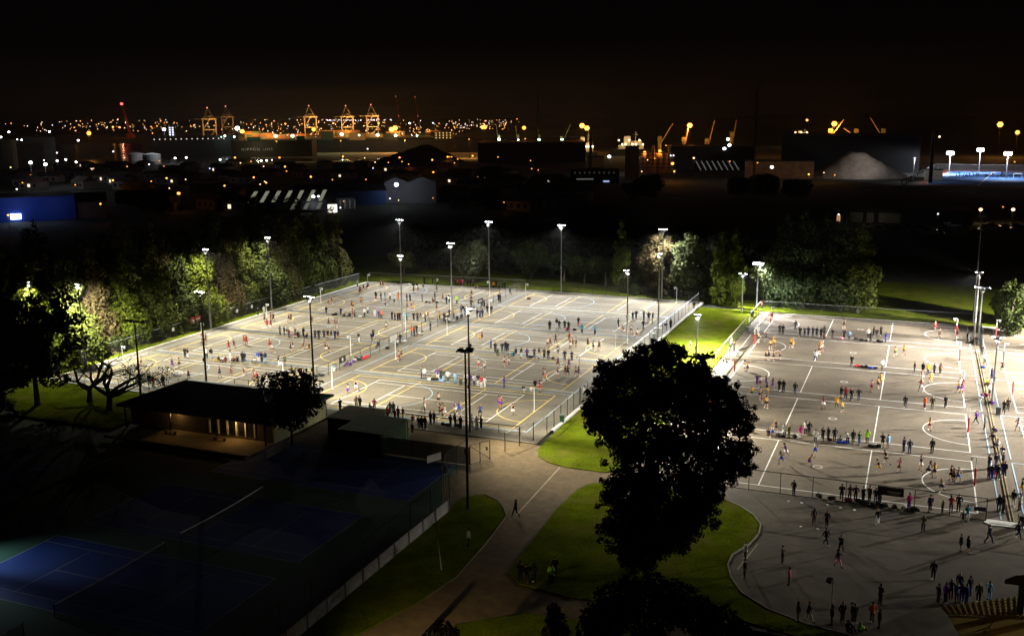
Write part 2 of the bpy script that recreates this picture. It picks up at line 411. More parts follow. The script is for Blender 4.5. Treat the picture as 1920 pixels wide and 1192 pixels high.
HEADM = head_box.mesh('floodlight_head', M['galv'])
HEADB = head_box.mesh('floodlight_head_black', M['black_metal'])
lens_ = MB(); lens_.box(-.27, .27, -.17, .17, -.055, -.021); LENS = lens_.mesh('lens', M['lens'])
LENSC = lens_.mesh('lens_cool', M['lens_cool'])
lensoff = MB(); lensoff.box(-.33, .33, -.21, .21, -.05, -.021); LENSOFF = lensoff.mesh('lens_off', M['black_metal'])
def light_pole(x, y, h, heads, label, power=0., col=(1, .97, .92), tilt=(0, 0), lit=True, cool=False, footing=False, mast=None, dark=False, group='floodlight poles round the netball courts', grey=None, size=165, arm=None, hs=.7, stop=0):
    """heads: list of (dx, dy, yaw degrees, tilt degrees); the lens looks down, tipped towards yaw"""
    r = empty('floodlight_pole', (x, y, 0)); tag(r, label, 'light pole', group)
    pm = M['black_metal'] if dark else pmat('shaded_pole', (.055, .05, .045), .6) if grey else M['galv']  # near poles get a darker colour for their backlit, shaded shafts
    p = MB(); p.tube([(0, 0, 0), (0, 0, h*.45), (0, 0, h-stop)], [.15, .125, .085], 8)
    if stop:
        for s in (-.5, .5): p.bar((s, .0, h-.05), (s*.15, 0, h-stop-.5), .06)
    p.box(-.24, .24, -.24, .24, 0, .03)
    p.build('pole', pm, r, smooth=False)
    b = MB(); b.box(-.13, .13, -.30, -.16, h*.36, h*.36+.45); b.build('switch_box', pm, r)
    if footing:
        f = MB(); f.box(-.55, .55, -.55, .55, 0, .18); f.build('footing', kc, r)
    xs = [q[0] for q in heads]; ys = [q[1] for q in heads]
    a = MB(); a.bar((min(xs)-.1, min(ys), h), (max(xs)+.1, max(ys)+1e-3, h), .09); a.bar((0, 0, h-.1), (0, 0, h+.05), .16)
    a.build('crossarm', pm, r)
    for dx, dy, yaw, tl in heads:
        hd = inst('floodlight', HEADB if dark else HEADM, r, (dx, dy, h+.06), scale=(hs, hs, hs))
        hd.rotation_euler = (Matrix.Rotation(math.radians(yaw), 3, 'Z') @ Matrix.Rotation(math.radians(-tl), 3, 'X')).to_euler()
        inst('lens', (LENSC if cool else LENS) if lit else LENSOFF, hd)
    if lit and power:
        spot(r, (0, 0, h-.12), power, col, (tilt[0], tilt[1], 0), size)
    return r
def bar_heads(n, w, yaw, tl): return [((i-(n-1)/2)*w, 0, yaw, tl) for i in range(n)]
def R(d): return math.radians(d)
COOLC = (.97, .96, .95); WARMC = (1., .93, .76)
PW = 36000
# every beam sits inside an added dark visor ring that stops its light short of the horizontal
VIS = {}
def visor_mesh(cut):
    if cut not in VIS:
        m = MB(); n = 16; ra, rb = .46, .49; z0, z1 = -.46/math.tan(math.radians(cut)), .12
        p = [(math.cos(2*PI*q/n), math.sin(2*PI*q/n)) for q in range(n)]
        for q in range(n):
            a, b = p[q], p[(q+1) % n]
            m.quad((a[0]*ra, a[1]*ra, z0), (b[0]*ra, b[1]*ra, z0), (b[0]*ra, b[1]*ra, z1), (a[0]*ra, a[1]*ra, z1)); m.quad((b[0]*rb, b[1]*rb, z0), (a[0]*rb, a[1]*rb, z0), (a[0]*rb, a[1]*rb, z1), (b[0]*rb, b[1]*rb, z1))
            m.quad((a[0]*ra, a[1]*ra, z1), (b[0]*ra, b[1]*ra, z1), (b[0]*rb, b[1]*rb, z1), (a[0]*rb, a[1]*rb, z1)); m.quad((a[0]*rb, a[1]*rb, z0), (b[0]*rb, b[1]*rb, z0), (b[0]*ra, b[1]*ra, z0), (a[0]*ra, a[1]*ra, z0))
        VIS[cut] = m.mesh('visor', M['black_metal'])
    return VIS[cut]
# back row, heads turned to the camera
def beam_pole(x, y, h, heads, label, beams, col, cut=81, **kw):
    r = light_pole(x, y, h, heads, label, 0, col, stop=.5, **kw)
    for pw, az, tl, size, bl in beams:
        d = Vector((math.sin(R(tl))*math.cos(R(az)), math.sin(R(tl))*math.sin(R(az)), -math.cos(R(tl))))
        o = spot(r, (0, 0, h-.22), pw, col, (0, 0, 0), size, bl, .05); o.rotation_euler = d.to_track_quat('-Z', 'Y').to_euler()
    inst('visor', visor_mesh(cut), r, (0, 0, h-.22))
    return r
for x, y, h, pw, lab in ((-114.7, 98.2, 14.1, 36e3, 'tall pole at the back kerb behind the far left court'), (-93.2, 98.8, 14.3, 27e3, 'tall pole at the back kerb behind the far end of the middle fence'),
                     (-76.4, 98.4, 14.2, 35e3, 'tall pole at the back kerb on its own between two others'), (-54.5, 97.6, 14.2, 60e3, 'tall pole at the back kerb in front of the lit broad-leaf tree')):
    beam_pole(x, y, h, bar_heads(3, .62, 0, 30), lab, [(pw, -90, 45, 150, 1)]+([(16e3, 60, 30, 150, 1)] if x == -54.5 else [(3e3, 90, 25, 140, 1)]), COOLC, cool=True)
beam_pole(-123.8, 61.8, 14.0, bar_heads(2, .66, 40, 35), 'second tall pole up along the left-hand tree line', [(27e3, 0, 45, 150, 1), (18e3, 180, 30, 135, 1)], WARMC)
beam_pole(-123.6, 43.2, 14.1, bar_heads(2, .66, 40, 35), 'tall pole by the left kerb standing behind a shorter lit pole', [(54e3, 0, 45, 150, 1), (18e3, 180, 30, 135, 1)], WARMC)
beam_pole(-121.8, 12.1, 13.0, bar_heads(2, .66, -90, 30), 'lit pole lighting the bright green trees at far left', [(50e3, 28, 46, 106, 1), (100e3, 140, 36, 110, 1), (12e3, -60, 30, 90, 1)], (1, .96, .78))
beam_pole(-126.0, 7.2, 13.9, bar_heads(1, .8, -60, 30), 'pole half hidden by dark trees with a single white lamp', [(16e3, 160, 25, 90, 1)], WARMC)
beam_pole(-85.8, 45.4, 14.4, bar_heads(2, .6, 0, 20)+[(.35, .1, 180, 20)], 'tall pole on a concrete footing in the middle of the left courts', [(10e3, 0, 0, 160, .6)], WARMC, 79, footing=True)
beam_pole(-85.3, 63.5, 14.3, bar_heads(3, .55, 0, 28), 'pole beside the middle fence with lamps at half its neighbours\' height', [(24e3, 0, 0, 160, .6)], WARMC, 79, footing=True)
beam_pole(-94.0, 5.6, 14.6, [(-.7, 0, 90, 25), (0, 0, 90, 25), (.7, 0, -90, 25)], 'pole rising behind the clubhouse roof, lamps lit on one side', [(34e3, 92, 48, 104, 1)], WARMC, grey=1)
beam_pole(-77.0, 5.6, 15.0, [(-.7, 0, 90, 12), (0, 0, 0, 10), (.7, 0, -90, 25)], 'pole rising behind the clubhouse roof with wide pale crossarm', [(68e3, 92, 46, 104, 1)], WARMC, grey=1)
beam_pole(-55.1, 5.4, 15.0, [(-.75, .2, 180, 18), (0, 0, 0, 12), (.75, .2, 180, 18), (.4, -.2, 0, 8)], 'pole at the near court edge with dark backed lamps', [(29e3, 20, 42, 120, 1), (19e3, 125, 46, 104, 1), (30e3, -18, 46, 82, 1)], WARMC, grey=1)
beam_pole(-50.3, 57.0, 12.1, bar_heads(1, .7, 90, 22)+[(-.6, 0, 90, 25)], 'slim pole beside the right goal posts with one bright lamp', [(38e3, -125, 45, 120, 1)], WARMC)
beam_pole(-48.3, 70.0, 13.2, bar_heads(2, .5, 90, 25), 'pole by the right-hand fence, in front of the tallest back pole', [(10e3, 180, 50, 120, 1)], COOLC, footing=True)
beam_pole(-37.7, 52.0, 6.6, [(-.35, 0, 0, 15), (.3, 0, 0, 15)], 'short pole standing on the bright green lawn strip', [(40e3, 0, 0, 165, .5), (120e3, 90, 30, 92, 1), (120e3, -90, 30, 92, 1)], (1, .97, .82), 82, group=None)
beam_pole(-37.1, 89.8, 7.3, [(-.5, 0, 20, 25), (.5, 0, -20, 25)], 'short two-lamp pole at the top end of the lawn strip', [(33e3, 0, 50, 150, 1), (5e3, 180, 30, 150, 1)], COOLC, 82, cool=True, group=None)
beam_pole(-35.4, 97.0, 8.3, [(-.62, 0, 0, 55), (0, 0, 0, 60), (.62, 0, 0, 55)], 'dazzling white pole in front of the lit round tree', [(41e3, -60, 50, 150, 1), (3e3, 95, 40, 150, 1)], COOLC, 82, cool=True, hs=1.35, group=None)
beam_pole(2.6, 78.5, 11.4, [(-.55, 0, 90, 22), (.45, 0, -90, 15)], 'taller of two poles at the far corner of the brown courts', [(52e3, -165, 55, 150, 1)], COOLC, 80, cool=True, group=None)
beam_pole(3.1, 76.0, 9.3, [(-1.1, 0, 90, 24), (1.1, 0, -90, 30)], 'shorter of two poles at the far corner of the brown courts', [(6e3, 180, 55, 150, 1), (6e3, 0, 50, 150, 1)], COOLC, 80, cool=True, group=None)
beam_pole(3.3, 40.0, 8.8, [(-.75, .1, 90, 20), (.75, -.1, -90, 20), (-.5, .5, 180, 20), (.5, .5, 180, 20)], 'four-lamp pole on the drain strip halfway along the brown courts', [(4e3, 180, 55, 150, 1), (6e3, -100, 50, 150, 1), (4e3, 0, 50, 150, 1)], COOLC, 80, cool=True, group=None)
beam_pole(-34.6, 20.5, 7.6, [(-.5, 0, 90, 20), (.5, 0, -90, 20)], 'short pole behind the big dark tree on the lawn edge', [(42e3, -30, 62, 130, 1), (16e3, -115, 55, 150, 1)], WARMC, 80, group=None)
for y, pw, az, w in ((4.0, 50e3, 180, 'nearest'), (40.0, 570e3, 180, 'middle'), (76.0, 900e3, 180, 'farthest')):
    beam_pole(38.6, y, 16.2, [(-.6, 0, 90, 35), (-.6, .6, 90, 35), (-.6, -.6, 90, 35)], 'pole at the outer side of the right-hand courts, %s of three' % w, [(pw, az, 60, 130, 1)], (1., .95, .84), 78, group=None)
# unlit dark masts of the tennis courts
light_pole(-99.6, -.6, 11.4, [(-1.5, 0, 0, 30), (-.5, 0, 0, 30), (.5, 0, 0, 30), (1.5, 0, 0, 30)], 'dark unlit four-lamp mast in front of the bare tree', lit=False, dark=True, group=None, hs=1.3)
light_pole(-45.4, -16.3, 15.6, [(-.55, 0, 90, 30), (.0, -.4, 0, 30), (.3, .3, 180, 30)], 'tall black unlit mast beside the tennis court gate', lit=False, dark=True, group=None, hs=1.25)
light_pole(3.0, 93.5, 19.0, [(-.4, 0, 0, 20), (.4, 0, 0, 20)], 'very tall dark mast behind the far corner of brown courts', lit=False, dark=True, group=None)
# the lamp just outside the left edge that catches the corner of the tennis courts
beam_pole(-83.0, -44.0, 4.2, [(.3, 0, 90, 25)], 'low lamp pole at the outer side of the tennis courts', [(3400, 5, 40, 112, 1)], (.80, .93, 1.), group=None)
beam_pole(-38.5, -52.5, 4.4, [(0, 0, 180, 10)], 'low path lamp just below the bottom edge', [(12000, 80, 58, 84, 1)], (1., .76, .42), group=None)
# bent thin pole on the grass in front of the long panel wall
t = MB(); b0 = G(828, 1068); t0_ = D(813, 950, hdist(b0)); t.tube([b0, b0*.5+t0_*.5, t0_], [.06, .05, .04], 6)
tag(t.build('flag_pole', pmat('dull_pole', (.30, .31, .30), .6)), 'thin leaning pole on the grass before the panel wall', 'pole')
# =================================================================== NETBALL GOAL POSTS
def goal_post(x, y, ang, label, pad, group):
    """ang: direction (deg) the ring reaches out, towards the court"""
    r = empty('goal_post', (x, y, 0), R(ang)); tag(r, label, 'goal post', group)
    MBp = MB(); MBp.tube([(0, 0, 0), (0, 0, 3.05)], [.055, .05], 8); MBp.box(-.14, .14, -.14, .14, 0, .03); MBp.build('post', M['white_paint'], r)
    a = MB(); a.bar((0, 0, 3.03), (.22, 0, 3.03), .045); a.build('ring_arm', M['white_paint'], r)
    g = MB(); n = 14; c = Vector((.42, 0, 3.03)); g.tube([c+Vector((.19*math.cos(2*PI*i/n), .19*math.sin(2*PI*i/n), 0)) for i in range(n+1)], [.018]*(n+1), 4)
    rg = g.build('ring', M['white_paint'], r)
    nn = MB()
    for i in range(10):
        a0 = 2*PI*i/10
        for s in (-1, 1):
            nn.tube([c+Vector((.19*math.cos(a0), .19*math.sin(a0), 0)), c+Vector((.11*math.cos(a0+s*.7), .11*math.sin(a0+s*.7), -.4))], [.012, .010], 3, cap=False)
    nn.build('net', M['white_paint'], rg)
    if pad:
        p = MB(); p.tube([(0, 0, .06), (0, 0, 1.85)], [.105, .105], 8); p.build('post_pad', M['red_pad'], r)
rown = ['nearest', 'second', 'middle', 'fourth', 'farthest']
for ci, (x0, x1) in enumerate(LCOL):
    for i, yc in enumerate(LROW):
        for s, x in (('left', x0+.25), ('right', x1-.1)):
            yy = yc-.1 if not (ci and s == 'right' and i == 4) else yc+7
            if i == 4 and not (ci and s == 'right'): yy = yc+1.0
            goal_post(x, yy, 0 if s == 'left' else 180, 'white goal post at %s end of %s court, %s fenced half' % (s, rown[i], ('left', 'right')[ci]), False, 'netball posts on the left courts')
for i, y0 in enumerate(RROW):
    goal_post(-30.5, y0+7.5, 0, 'red padded goal post at left end of %s brown court' % rown[i], True, 'padded netball posts on the brown courts')
    goal_post(0., y0+7.5, 180, 'red padded goal post at right end of %s brown court' % rown[i], True, 'padded netball posts on the brown courts')
    goal_post(6.05, y0+8.6, 0, 'red padded goal post beyond the drain, %s court at right edge' % rown[i], True, 'padded netball posts on the brown courts')
# lone post on the dark plaza
lp = empty('goal_post', G(1558, 1160), R(160)); tag(lp, 'lone white goal post standing on the dark plaza', 'goal post')
q = MB(); q.tube([(0, 0, 0), (0, 0, 3.05)], [.055, .05], 8); q.build('post', M['white_paint'], lp)
q = MB(); q.box(.1, .45, -.22, .22, 2.9, 3.2); q.build('covered_ring', M['black_metal'], lp)

# =================================================================== FENCES
def fence(name, pts, h, label, step=2.6, post=M['dark_post'], rail=M['dark_post'], wire=M['wire'], pw=.06, base_rail=False, top_rail=True, cat='fence', railw=.06, z0=0., every=1):
    """chain link: every post is a part, one rail and one wire panel per straight run"""
    r = empty(name, (*pts[0], 0)); tag(r, label, cat); o = Vector((*pts[0], 0))
    pm = MB().box(-pw/2, pw/2, -pw/2, pw/2, z0, h+.04).mesh('post', post)
    first = True
    for a, b in zip(pts, pts[1:]):
        A = Vector((*a, 0))-o; B = Vector((*b, 0))-o; L = (B-A).length; n = max(1, round(L/step)); an = math.atan2(B.y-A.y, B.x-A.x)
        for i in range(0 if first else 1, n+1):
            inst('post', pm, r, A.lerp(B, i/n), (0, 0, an))
        first = False
        if top_rail:
            m = MB(); m.bar(A+Vector((0, 0, h)), B+Vector((0, 0, h)), railw); m.build('top_rail', rail, r)
        if base_rail:
            m = MB(); m.bar(A+Vector((0, 0, .12)), B+Vector((0, 0, .12)), .05); m.build('bottom_rail', rail, r)
        if wire:
            m = MB(); m.quad(A+Vector((0, 0, z0+.02)), B+Vector((0, 0, z0+.02)), B+Vector((0, 0, h)), A+Vector((0, 0, h))); m.build('wire_panel', wire, r)
    return r
def banner(fx, fy, ang, w, h, z, mat, label, stripe=None):
    r = empty('banner', (fx, fy, z), R(ang)); tag(r, label, 'banner')
    m = MB().box(-w/2, w/2, -.075, -.055, 0, h); m.build('sheet', mat, r)
    if stripe:
        m = MB()
        for a, b, c, d in stripe: m.box(a*w-w/2, b*w-w/2, -.081, -.076, c*h, d*h)
        m.build('lettering', stripe_m, r)
    return r
stripe_m = pmat('banner_print', (.7, .68, .66), .7)
M['banner_dark'] = pmat('dark_vinyl', (.02, .02, .022), .5); M['banner_red'] = pmat('red_vinyl', (.50, .03, .03), .5); M['banner_white'] = pmat('white_vinyl', (.72, .72, .72), .5)
fence('chain_link_fence', [(-85.4, 19.0), (-85.4, 49.0)], 2.0, 'dark post fence dividing the left courts, nearer run', 3.1)
fence('chain_link_fence', [(-85.4, 51.5), (-85.0, 97.6)], 2.0, 'dark post fence dividing the left courts, farther run', 3.1)
fence('chain_link_fence', [(-124.6, 14), (-125.0, 62), (-123.6, 95)], 2.1, 'fence with a pale top rail under the left tree line', 3.0, rail=M['galv'], railw=.07)
fence('chain_link_fence', [(-122.5, 97.3), (-85.0, 99.4)], 2.0, 'back fence with a pale top rail behind the far left court', 3.0, rail=M['galv'])
fence('chain_link_fence', [(-84.3, 99.4), (-46.0, 97.6)], 2.0, 'back fence behind the empty far court', 3.0, rail=M['dark_post'])
fence('chain_link_fence', [(-46.6, 96.0), (-46.7, 22.0)], 2.0, 'fence along the kerb between left courts and green lawn strip', 3.0, rail=M['galv'])
fence('chain_link_fence', [(-46.5, 21.0), (-46.1, 7.6), (-48.4, .2)], 2.2, 'fence running out from the courts to the open gateway', 2.9, pw=.08, rail=M['galv'])
fence('chain_link_fence', [(-33.6, 90.4), (-33.55, 4.0)], 2.3, 'long fence with a weathered top rail beside the lawn strip', 3.1, post=M['dark_post'], rail=M['tan_rail'], railw=.09)
fence('chain_link_fence', [(-33.4, -1.75), (.6, -1.75)], 2.2, 'fence with dark posts between brown courts and plaza', 3.0, pw=.07, rail=M['dark_post'])
fence('chain_link_fence', [(4.6, -1.75), (22, -1.75)], 2.2, 'fence to the right of the white ramp at plaza edge', 3.0, pw=.09)
fence('chain_link_fence', [(-33.5, 91.2), (2.8, 91.2)], 2.1, 'thin dark back fence in front of the far lawn', 3.6, rail=M['galv'], railw=.04, wire=mesh_mat('fine_dark_wire', (.05, .06, .05), .10))
fence('chain_link_fence', [(3.3, 91.0), (3.45, 71.5)], 3.2, 'tall dark screened fence at far corner of brown courts', 3.2, wire=mesh_mat('dark_screen', (.012, .016, .013), .8))
fence('court_railing', [(-73.5, 6.0), (-49.0, 6.3)], 1.05, 'low dark railing along the near edge of the courts', 2.6, wire=None)
fence('court_railing', [(-113, 6.5), (-88, 6.3)], 1.05, 'low dark railing behind the clubhouse roof', 2.9, wire=None)
fence('chain_link_fence', [(-92.2, 9.2), (-87.6, 9.2), (-87.3, 4.6)], 2.1, 'small fenced pen at the court edge behind the clubhouse', 2.3)
fence('chain_link_fence', [(-85.3, 5.0), (-85.2, 13.5)], 2.1, 'short fence run between clubhouse roof and middle fence', 2.8)
fence('screen_fence', [(-64.2, -5.2), (-50.3, -5.2)], 2.0, 'black screened fence behind the dark tennis court', 2.3, wire=M['shade_cloth'], rail=M['tan_rail'], railw=.05)
gt = fence('gate', [(-50.2, -5.3), (-48.9, -2.9)], 2.3, 'half open wire gate with diagonal braces by the path', 1.4, pw=.07, base_rail=True)
m = MB(); m.bar((0, 0, 2.2), (1.3, 2.4, .15), .05); m.build('brace', M['dark_post'], gt)
m = MB(); m.box(1.0, 1.25, 1.95, 1.98, 1.25, 1.65); m.build('notice', M['banner_white'], gt)
fence('tennis_fence', [(-47.4, -16.2), (-47.4, -48)], 3.1, 'high dark wire fence standing over the panel wall', 3.9, wire=mesh_mat('tennis_wire', (.02, .022, .022), .05), pw=.07)
fence('tennis_fence', [(-50.4, -5.4), (-50.6, -10.5), (-48.6, -15.5)], 3.0, 'high dark wire fence beside the path with small white signs', 2.6, wire=M['wire_dark'], pw=.08)
fence('tennis_fence', [(-84.9, -18), (-84.9, -60)], 2.6, 'dark fence along the far side of the tennis courts', 3.4, wire=mesh_mat('tennis_wire', (.02, .022, .022), .05))
# banners
banner(-124.5, 40.6, 91, 3.2, 1.0, 1.5, M['banner_red'], 'red banner with white print on the tree line fence', [(.1, .75, .3, .62), (.1, .5, .12, .22)])
banner(-85.3, 41.3, 93, 2.4, .95, 1.05, M['banner_white'], 'white banner at the bend of the middle fence', None)
banner(-85.3, 25.6, 92, 1.9, .9, 1.1, M['banner_dark'], 'dark banner with red and white mark on middle fence', [(.38, .62, .3, .75)])
banner(-85.25, 76.0, 91, 2.6, .9, 1.1, M['banner_dark'], 'black banner with amber print high on middle fence', [(.25, .75, .3, .65)])
banner(-85.3, 60.8, 91, 2.4, .9, .6, M['banner_dark'], 'black banner low on middle fence beside yellow jackets', [(.3, .7, .35, .65)])
bq = D(1671, 908, hdist(Vector((-8.6, -1.75, 0)))); banner(bq.x, -1.75, 0, 2.35, .85, 1.3, M['banner_dark'], 'black banner hung on the plaza fence beside the row', [(.38, .9, .35, .55), (.45, .8, .2, .28)])
banner(.0, -2.2, 4, 1.0, .4, 1.1, pmat('violet_vinyl', (.09, .07, .17), .5), 'small violet banner on the fence beside the ramp', None)
banner(-33.45, 57.5, 90, 1.8, .8, 1.2, M['banner_white'], 'white sign on the long fence, nearer one', None)
banner(-33.45, 75.6, 90, 1.8, .8, 1.2, M['banner_white'], 'white sign on the long fence, farther one', None)
banner(-33.4, 89.3, 90, 1.6, .8, 1.6, M['banner_red'], 'small red and white sign at top of long fence', [(.1, .9, .3, .6)])
banner(-52.6, -9.2, 66, 1.9, .8, 1.5, M['banner_white'], 'pale sign with round emblem on the tennis fence', None)
banner(-49.6, -12.8, -30, 1.0, .6, 2.0, M['banner_white'], 'small white sign on the fence by the black mast', None)
for y, k in ((52, 'nearest'), (56.5, 'middle'), (34.5, 'lowest')):
    banner(-124.55, y, 90, .6, .6, 1.1, M['banner_white'], 'small white notice on the tree line fence, %s one' % k, None)

# long wall of concrete panels beside the tennis courts
wl = empty('panel_wall', (-46.9, -17.6, 0)); tag(wl, 'long grey wall of concrete panels between lawn and tennis courts', 'wall')
pmesh = MB().box(-.05, .05, -2.56, 0, 0, 1.15).mesh('panel', pmat('panel_concrete', (.30, .29, .275), .9, noise=((.5, .22), (4., .18)), bump=.3))
pp = MB().box(-.09, .09, -.09, .09, 0, 1.3).mesh('post', pmat('wall_post', (.12, .11, .10), .9))
for i in range(12):
    inst('panel', pmesh, wl, (random.uniform(-.012, .012), -i*2.66-.1, random.uniform(-.02, .03)))
    inst('post', pp, wl, (0, -i*2.66, 0))
# white ramp at the plaza edge
rpm = MB(); rpm.poly([(.75, -1.3, .05), (3.6, -1.25, .05), (3.9, -2.4, .03), (1.0, -2.6, .03), (.45, -2.0, .04)]); rpm.poly([(.75, -1.3, .0), (.45, -2.0, 0), (1., -2.6, 0), (3.9, -2.4, 0), (3.6, -1.25, 0)])
rpm.box(.9, 3.5, -2.2, -1.5, .0, .06)
tag(rpm.build('ramp', pmat('white_ramp', (.72, .72, .7), .6)), 'white ramp plate lying at the gap in the plaza fence', 'ramp')

# =================================================================== CLUBHOUSE AND SHEDS
def clubhouse():
    r = empty('clubhouse', (-85, -2, 0)); o = Vector((-85, -2, 0))
    tag(r, 'low clubhouse with a dark green hipped roof and lit verandah', 'clubhouse')
    def S(m, n, mat, par=None): return m.build(n, mat, par or r, loc=(0, 0, 0))
    def T(x, y, z): return (x-o.x, y-o.y, z)
    x0, x1, y0, y1, ze, zr = -96.4, -73.7, -8.2, 4.9, 2.8, 4.8
    ra, rb = (-90.9, -2.2), (-79.2, -2.2)
    roofm = pmat('dark_green_roof', (.022, .075, .050), .55, .4, noise=((1., .2), (6., .12)))
    m = MB(); a, b, c, d = T(x0, y0, ze), T(x1, y0, ze), T(x1, y1, ze), T(x0, y1, ze); e_, f_ = T(*ra, zr), T(*rb, zr)
    m.quad(a, b, f_, e_); m.poly([b, c, f_]); m.quad(c, d, e_, f_); m.poly([d, a, e_])
    m.quad(T(x0, y0, ze-.1), T(x0, y1, ze-.1), T(x1, y1, ze-.1), T(x1, y0, ze-.1))
    rf = S(m, 'roof', roofm)
    fm = MB()
    for p, q in ((a, b), (b, c), (c, d), (d, a)): fm.bar(Vector(p)-Vector((0, 0, .09)), Vector(q)-Vector((0, 0, .09)), .16)
    S(fm, 'gutter', pmat('pale_gutter', (.30, .34, .30), .5), rf)
    cp = MB()
    for p, q in ((a, e_), (b, f_), (c, f_), (d, e_), (e_, f_)): cp.tube([Vector(p)+Vector((0, 0, .03)), Vector(q)+Vector((0, 0, .03))], [.09, .09], 6)
    S(cp, 'ridge_cap', roofm, rf)
    cream = pmat('cream_render', (.48, .47, .26), .85, noise=((.8, .12), (5., .08)), bump=.2)
    brn = pmat('brown_brick_front', (.085, .062, .042), .9, noise=(3., .2))
    w = MB(); w.box(-74.6-o.x, -74.4-o.x, -6.8-o.y, 4.3-o.y, 0, 2.72); S(w, 'end_wall', cream)
    w = MB(); w.box(-95.4-o.x, -74.4-o.x, 4.1-o.y, 4.298-o.y, 0, 2.71); S(w, 'rear_wall', cream)
    w = MB(); w.box(-95.6-o.x, -95.402-o.x, -6.8-o.y, 4.3-o.y, 0, 2.71); S(w, 'end_wall', cream)
    w = MB(); w.box(-95.4-o.x, -83.7-o.x, -6.8-o.y, -6.6-o.y, 0, 2.7); w.box(-83.7-o.x, -76.9-o.x, -6.8-o.y, -6.6-o.y, 0, .35); w.box(-83.7-o.x, -76.9-o.x, -6.8-o.y, -6.6-o.y, 2.45, 2.7); w.box(-76.9-o.x, -74.61-o.x, -6.8-o.y, -6.6-o.y, 0, 2.7)
    S(w, 'front_wall', brn)
    wf = pmat('cream_window_frame', (.55, .48, .36), .6)
    for i in range(6):
        x = -83.6+i*1.3
        w = MB(); w.box(x-.09-o.x, x+.09-o.x, -6.88-o.y, -6.7-o.y, .35, 2.44); S(w, 'window_post', wf)
        if i < 5:
            p = MB(); p.box(x+.1-o.x, x+1.2-o.x, -6.73-o.y, -6.71-o.y, .36, 2.43); S(p, 'window_pane', pmat('dark_glass', (.01, .01, .012), .08, .6))
    f = MB(); f.box(-90.0-o.x, -74.4-o.x, -11.6-o.y, -6.8-o.y, -.1, .08); S(f, 'verandah_floor', pmat('tan_paving', (.20, .14, .07), .85, noise=((.5, .2), (5., .2)), bump=.2))
    for x in (-95.3, -88.4, -81.6, -74.8):
        p = MB(); p.box(x-.08-o.x, x+.08-o.x, -8.05-o.y, -7.89-o.y, .08, 2.72); S(p, 'verandah_post', M['black_metal'])
    for x in (-88.2, -81.0):
        b = MB(); b.box(x-.9-o.x, x+.9-o.x, -8.6-o.y, -8.1-o.y, .42, .48)
        for sx in (-.7, .7): b.box(x+sx-.05-o.x, x+sx+.05-o.x, -8.5-o.y, -8.2-o.y, .08, .42)
        S(b, 'bench', pmat('dark_timber', (.06, .045, .03), .8))
    lm = pmat('warm_lamp_cover', (.5, .4, .25), .5)
    for x, pw in ((-88.0, 45), (-79.2, 120)):
        l = MB(); l.ell((x-o.x, -6.97-o.y, 2.25), (.11, .09, .13), 8, 5); S(l, 'wall_lamp', emat('warm_bulb', (1., .62, .22), 9.))
        point(r, (x-o.x, -7.6-o.y, 2.2), pw, (1., .62, .24), .12)
clubhouse()
# terrace edging and planter wall before the verandah
m = MB(); m.bar((-95.0, -11.9, .15), (-74.6, -12.1, .15), .3); struct(m.build('terrace_kerb', pmat('dull_concrete', (.16, .145, .12), .9)))
m = MB(); m.box(-72.4, -72.2, -11.4, -7.6, 0, .9); tag(m.build('garden_wall', M['concrete']), 'short pale garden wall beside the dark tree', 'wall')
def shed(name, x0, x1, y0, y1, h, roofc, label, wallc=(.04, .045, .035), slats=False, skew=0.):
    r = empty(name, (x0, y0, 0)); tag(r, label, 'shed'); w, d = x1-x0, y1-y0
    m = MB(); m.box(.1, w-.1, .1, d-.1, 0, h-.12) if not slats else m.box(.1, w-.5, .1, d-.1, 0, h-.12); m.build('wall', pmat('shed_wall_'+name, wallc, .8, noise=(2., .2)), r)
    m = MB()
    n = int(w/.22)
    for i in range(n):                                        # corrugations, alternating high and low
        xa, xb = w*i/n, w*(i+1)/n; z = h+(.035 if i % 2 else 0)
        m.quad((xa, 0, z), (xb, 0, h+(0 if i % 2 else .035)), (xb, d, h+.12+(0 if i % 2 else .035)), (xa, d, z+.12))
    m.box(0, w, 0, d, h-.1, h-.02)
    m.build('roof', pmat('shed_roof_'+name, roofc, .6, .3, noise=(1.5, .25)), r)
    if slats:
        sm = MB().box(-.02, .02, -.05, .05, 0, h-.1).mesh('slat', pmat('green_slat', (.035, .11, .05), .5, .4))
        k = int(d/.28)
        for i in range(k): inst('slat', sm, r, (w-.03, .12+i*(d-.24)/(k-1), 0))
        k = int(w/.3)
        for i in range(k): inst('slat', sm, r, (.12+i*(w-.3)/(k-1), d-.03, 0), (0, 0, PI/2))
    return r
shed('storage_shed', -70.0, -64.6, -2.6, 2.3, 2.5, (.13, .12, .055), 'flat roofed dull shed between clubhouse and spectators')
shed('slatted_shed', -66.3, -60.4, -6.0, -.1, 2.5, (.085, .11, .055), 'shed with green slatted sides next to waiting spectators', slats=True)
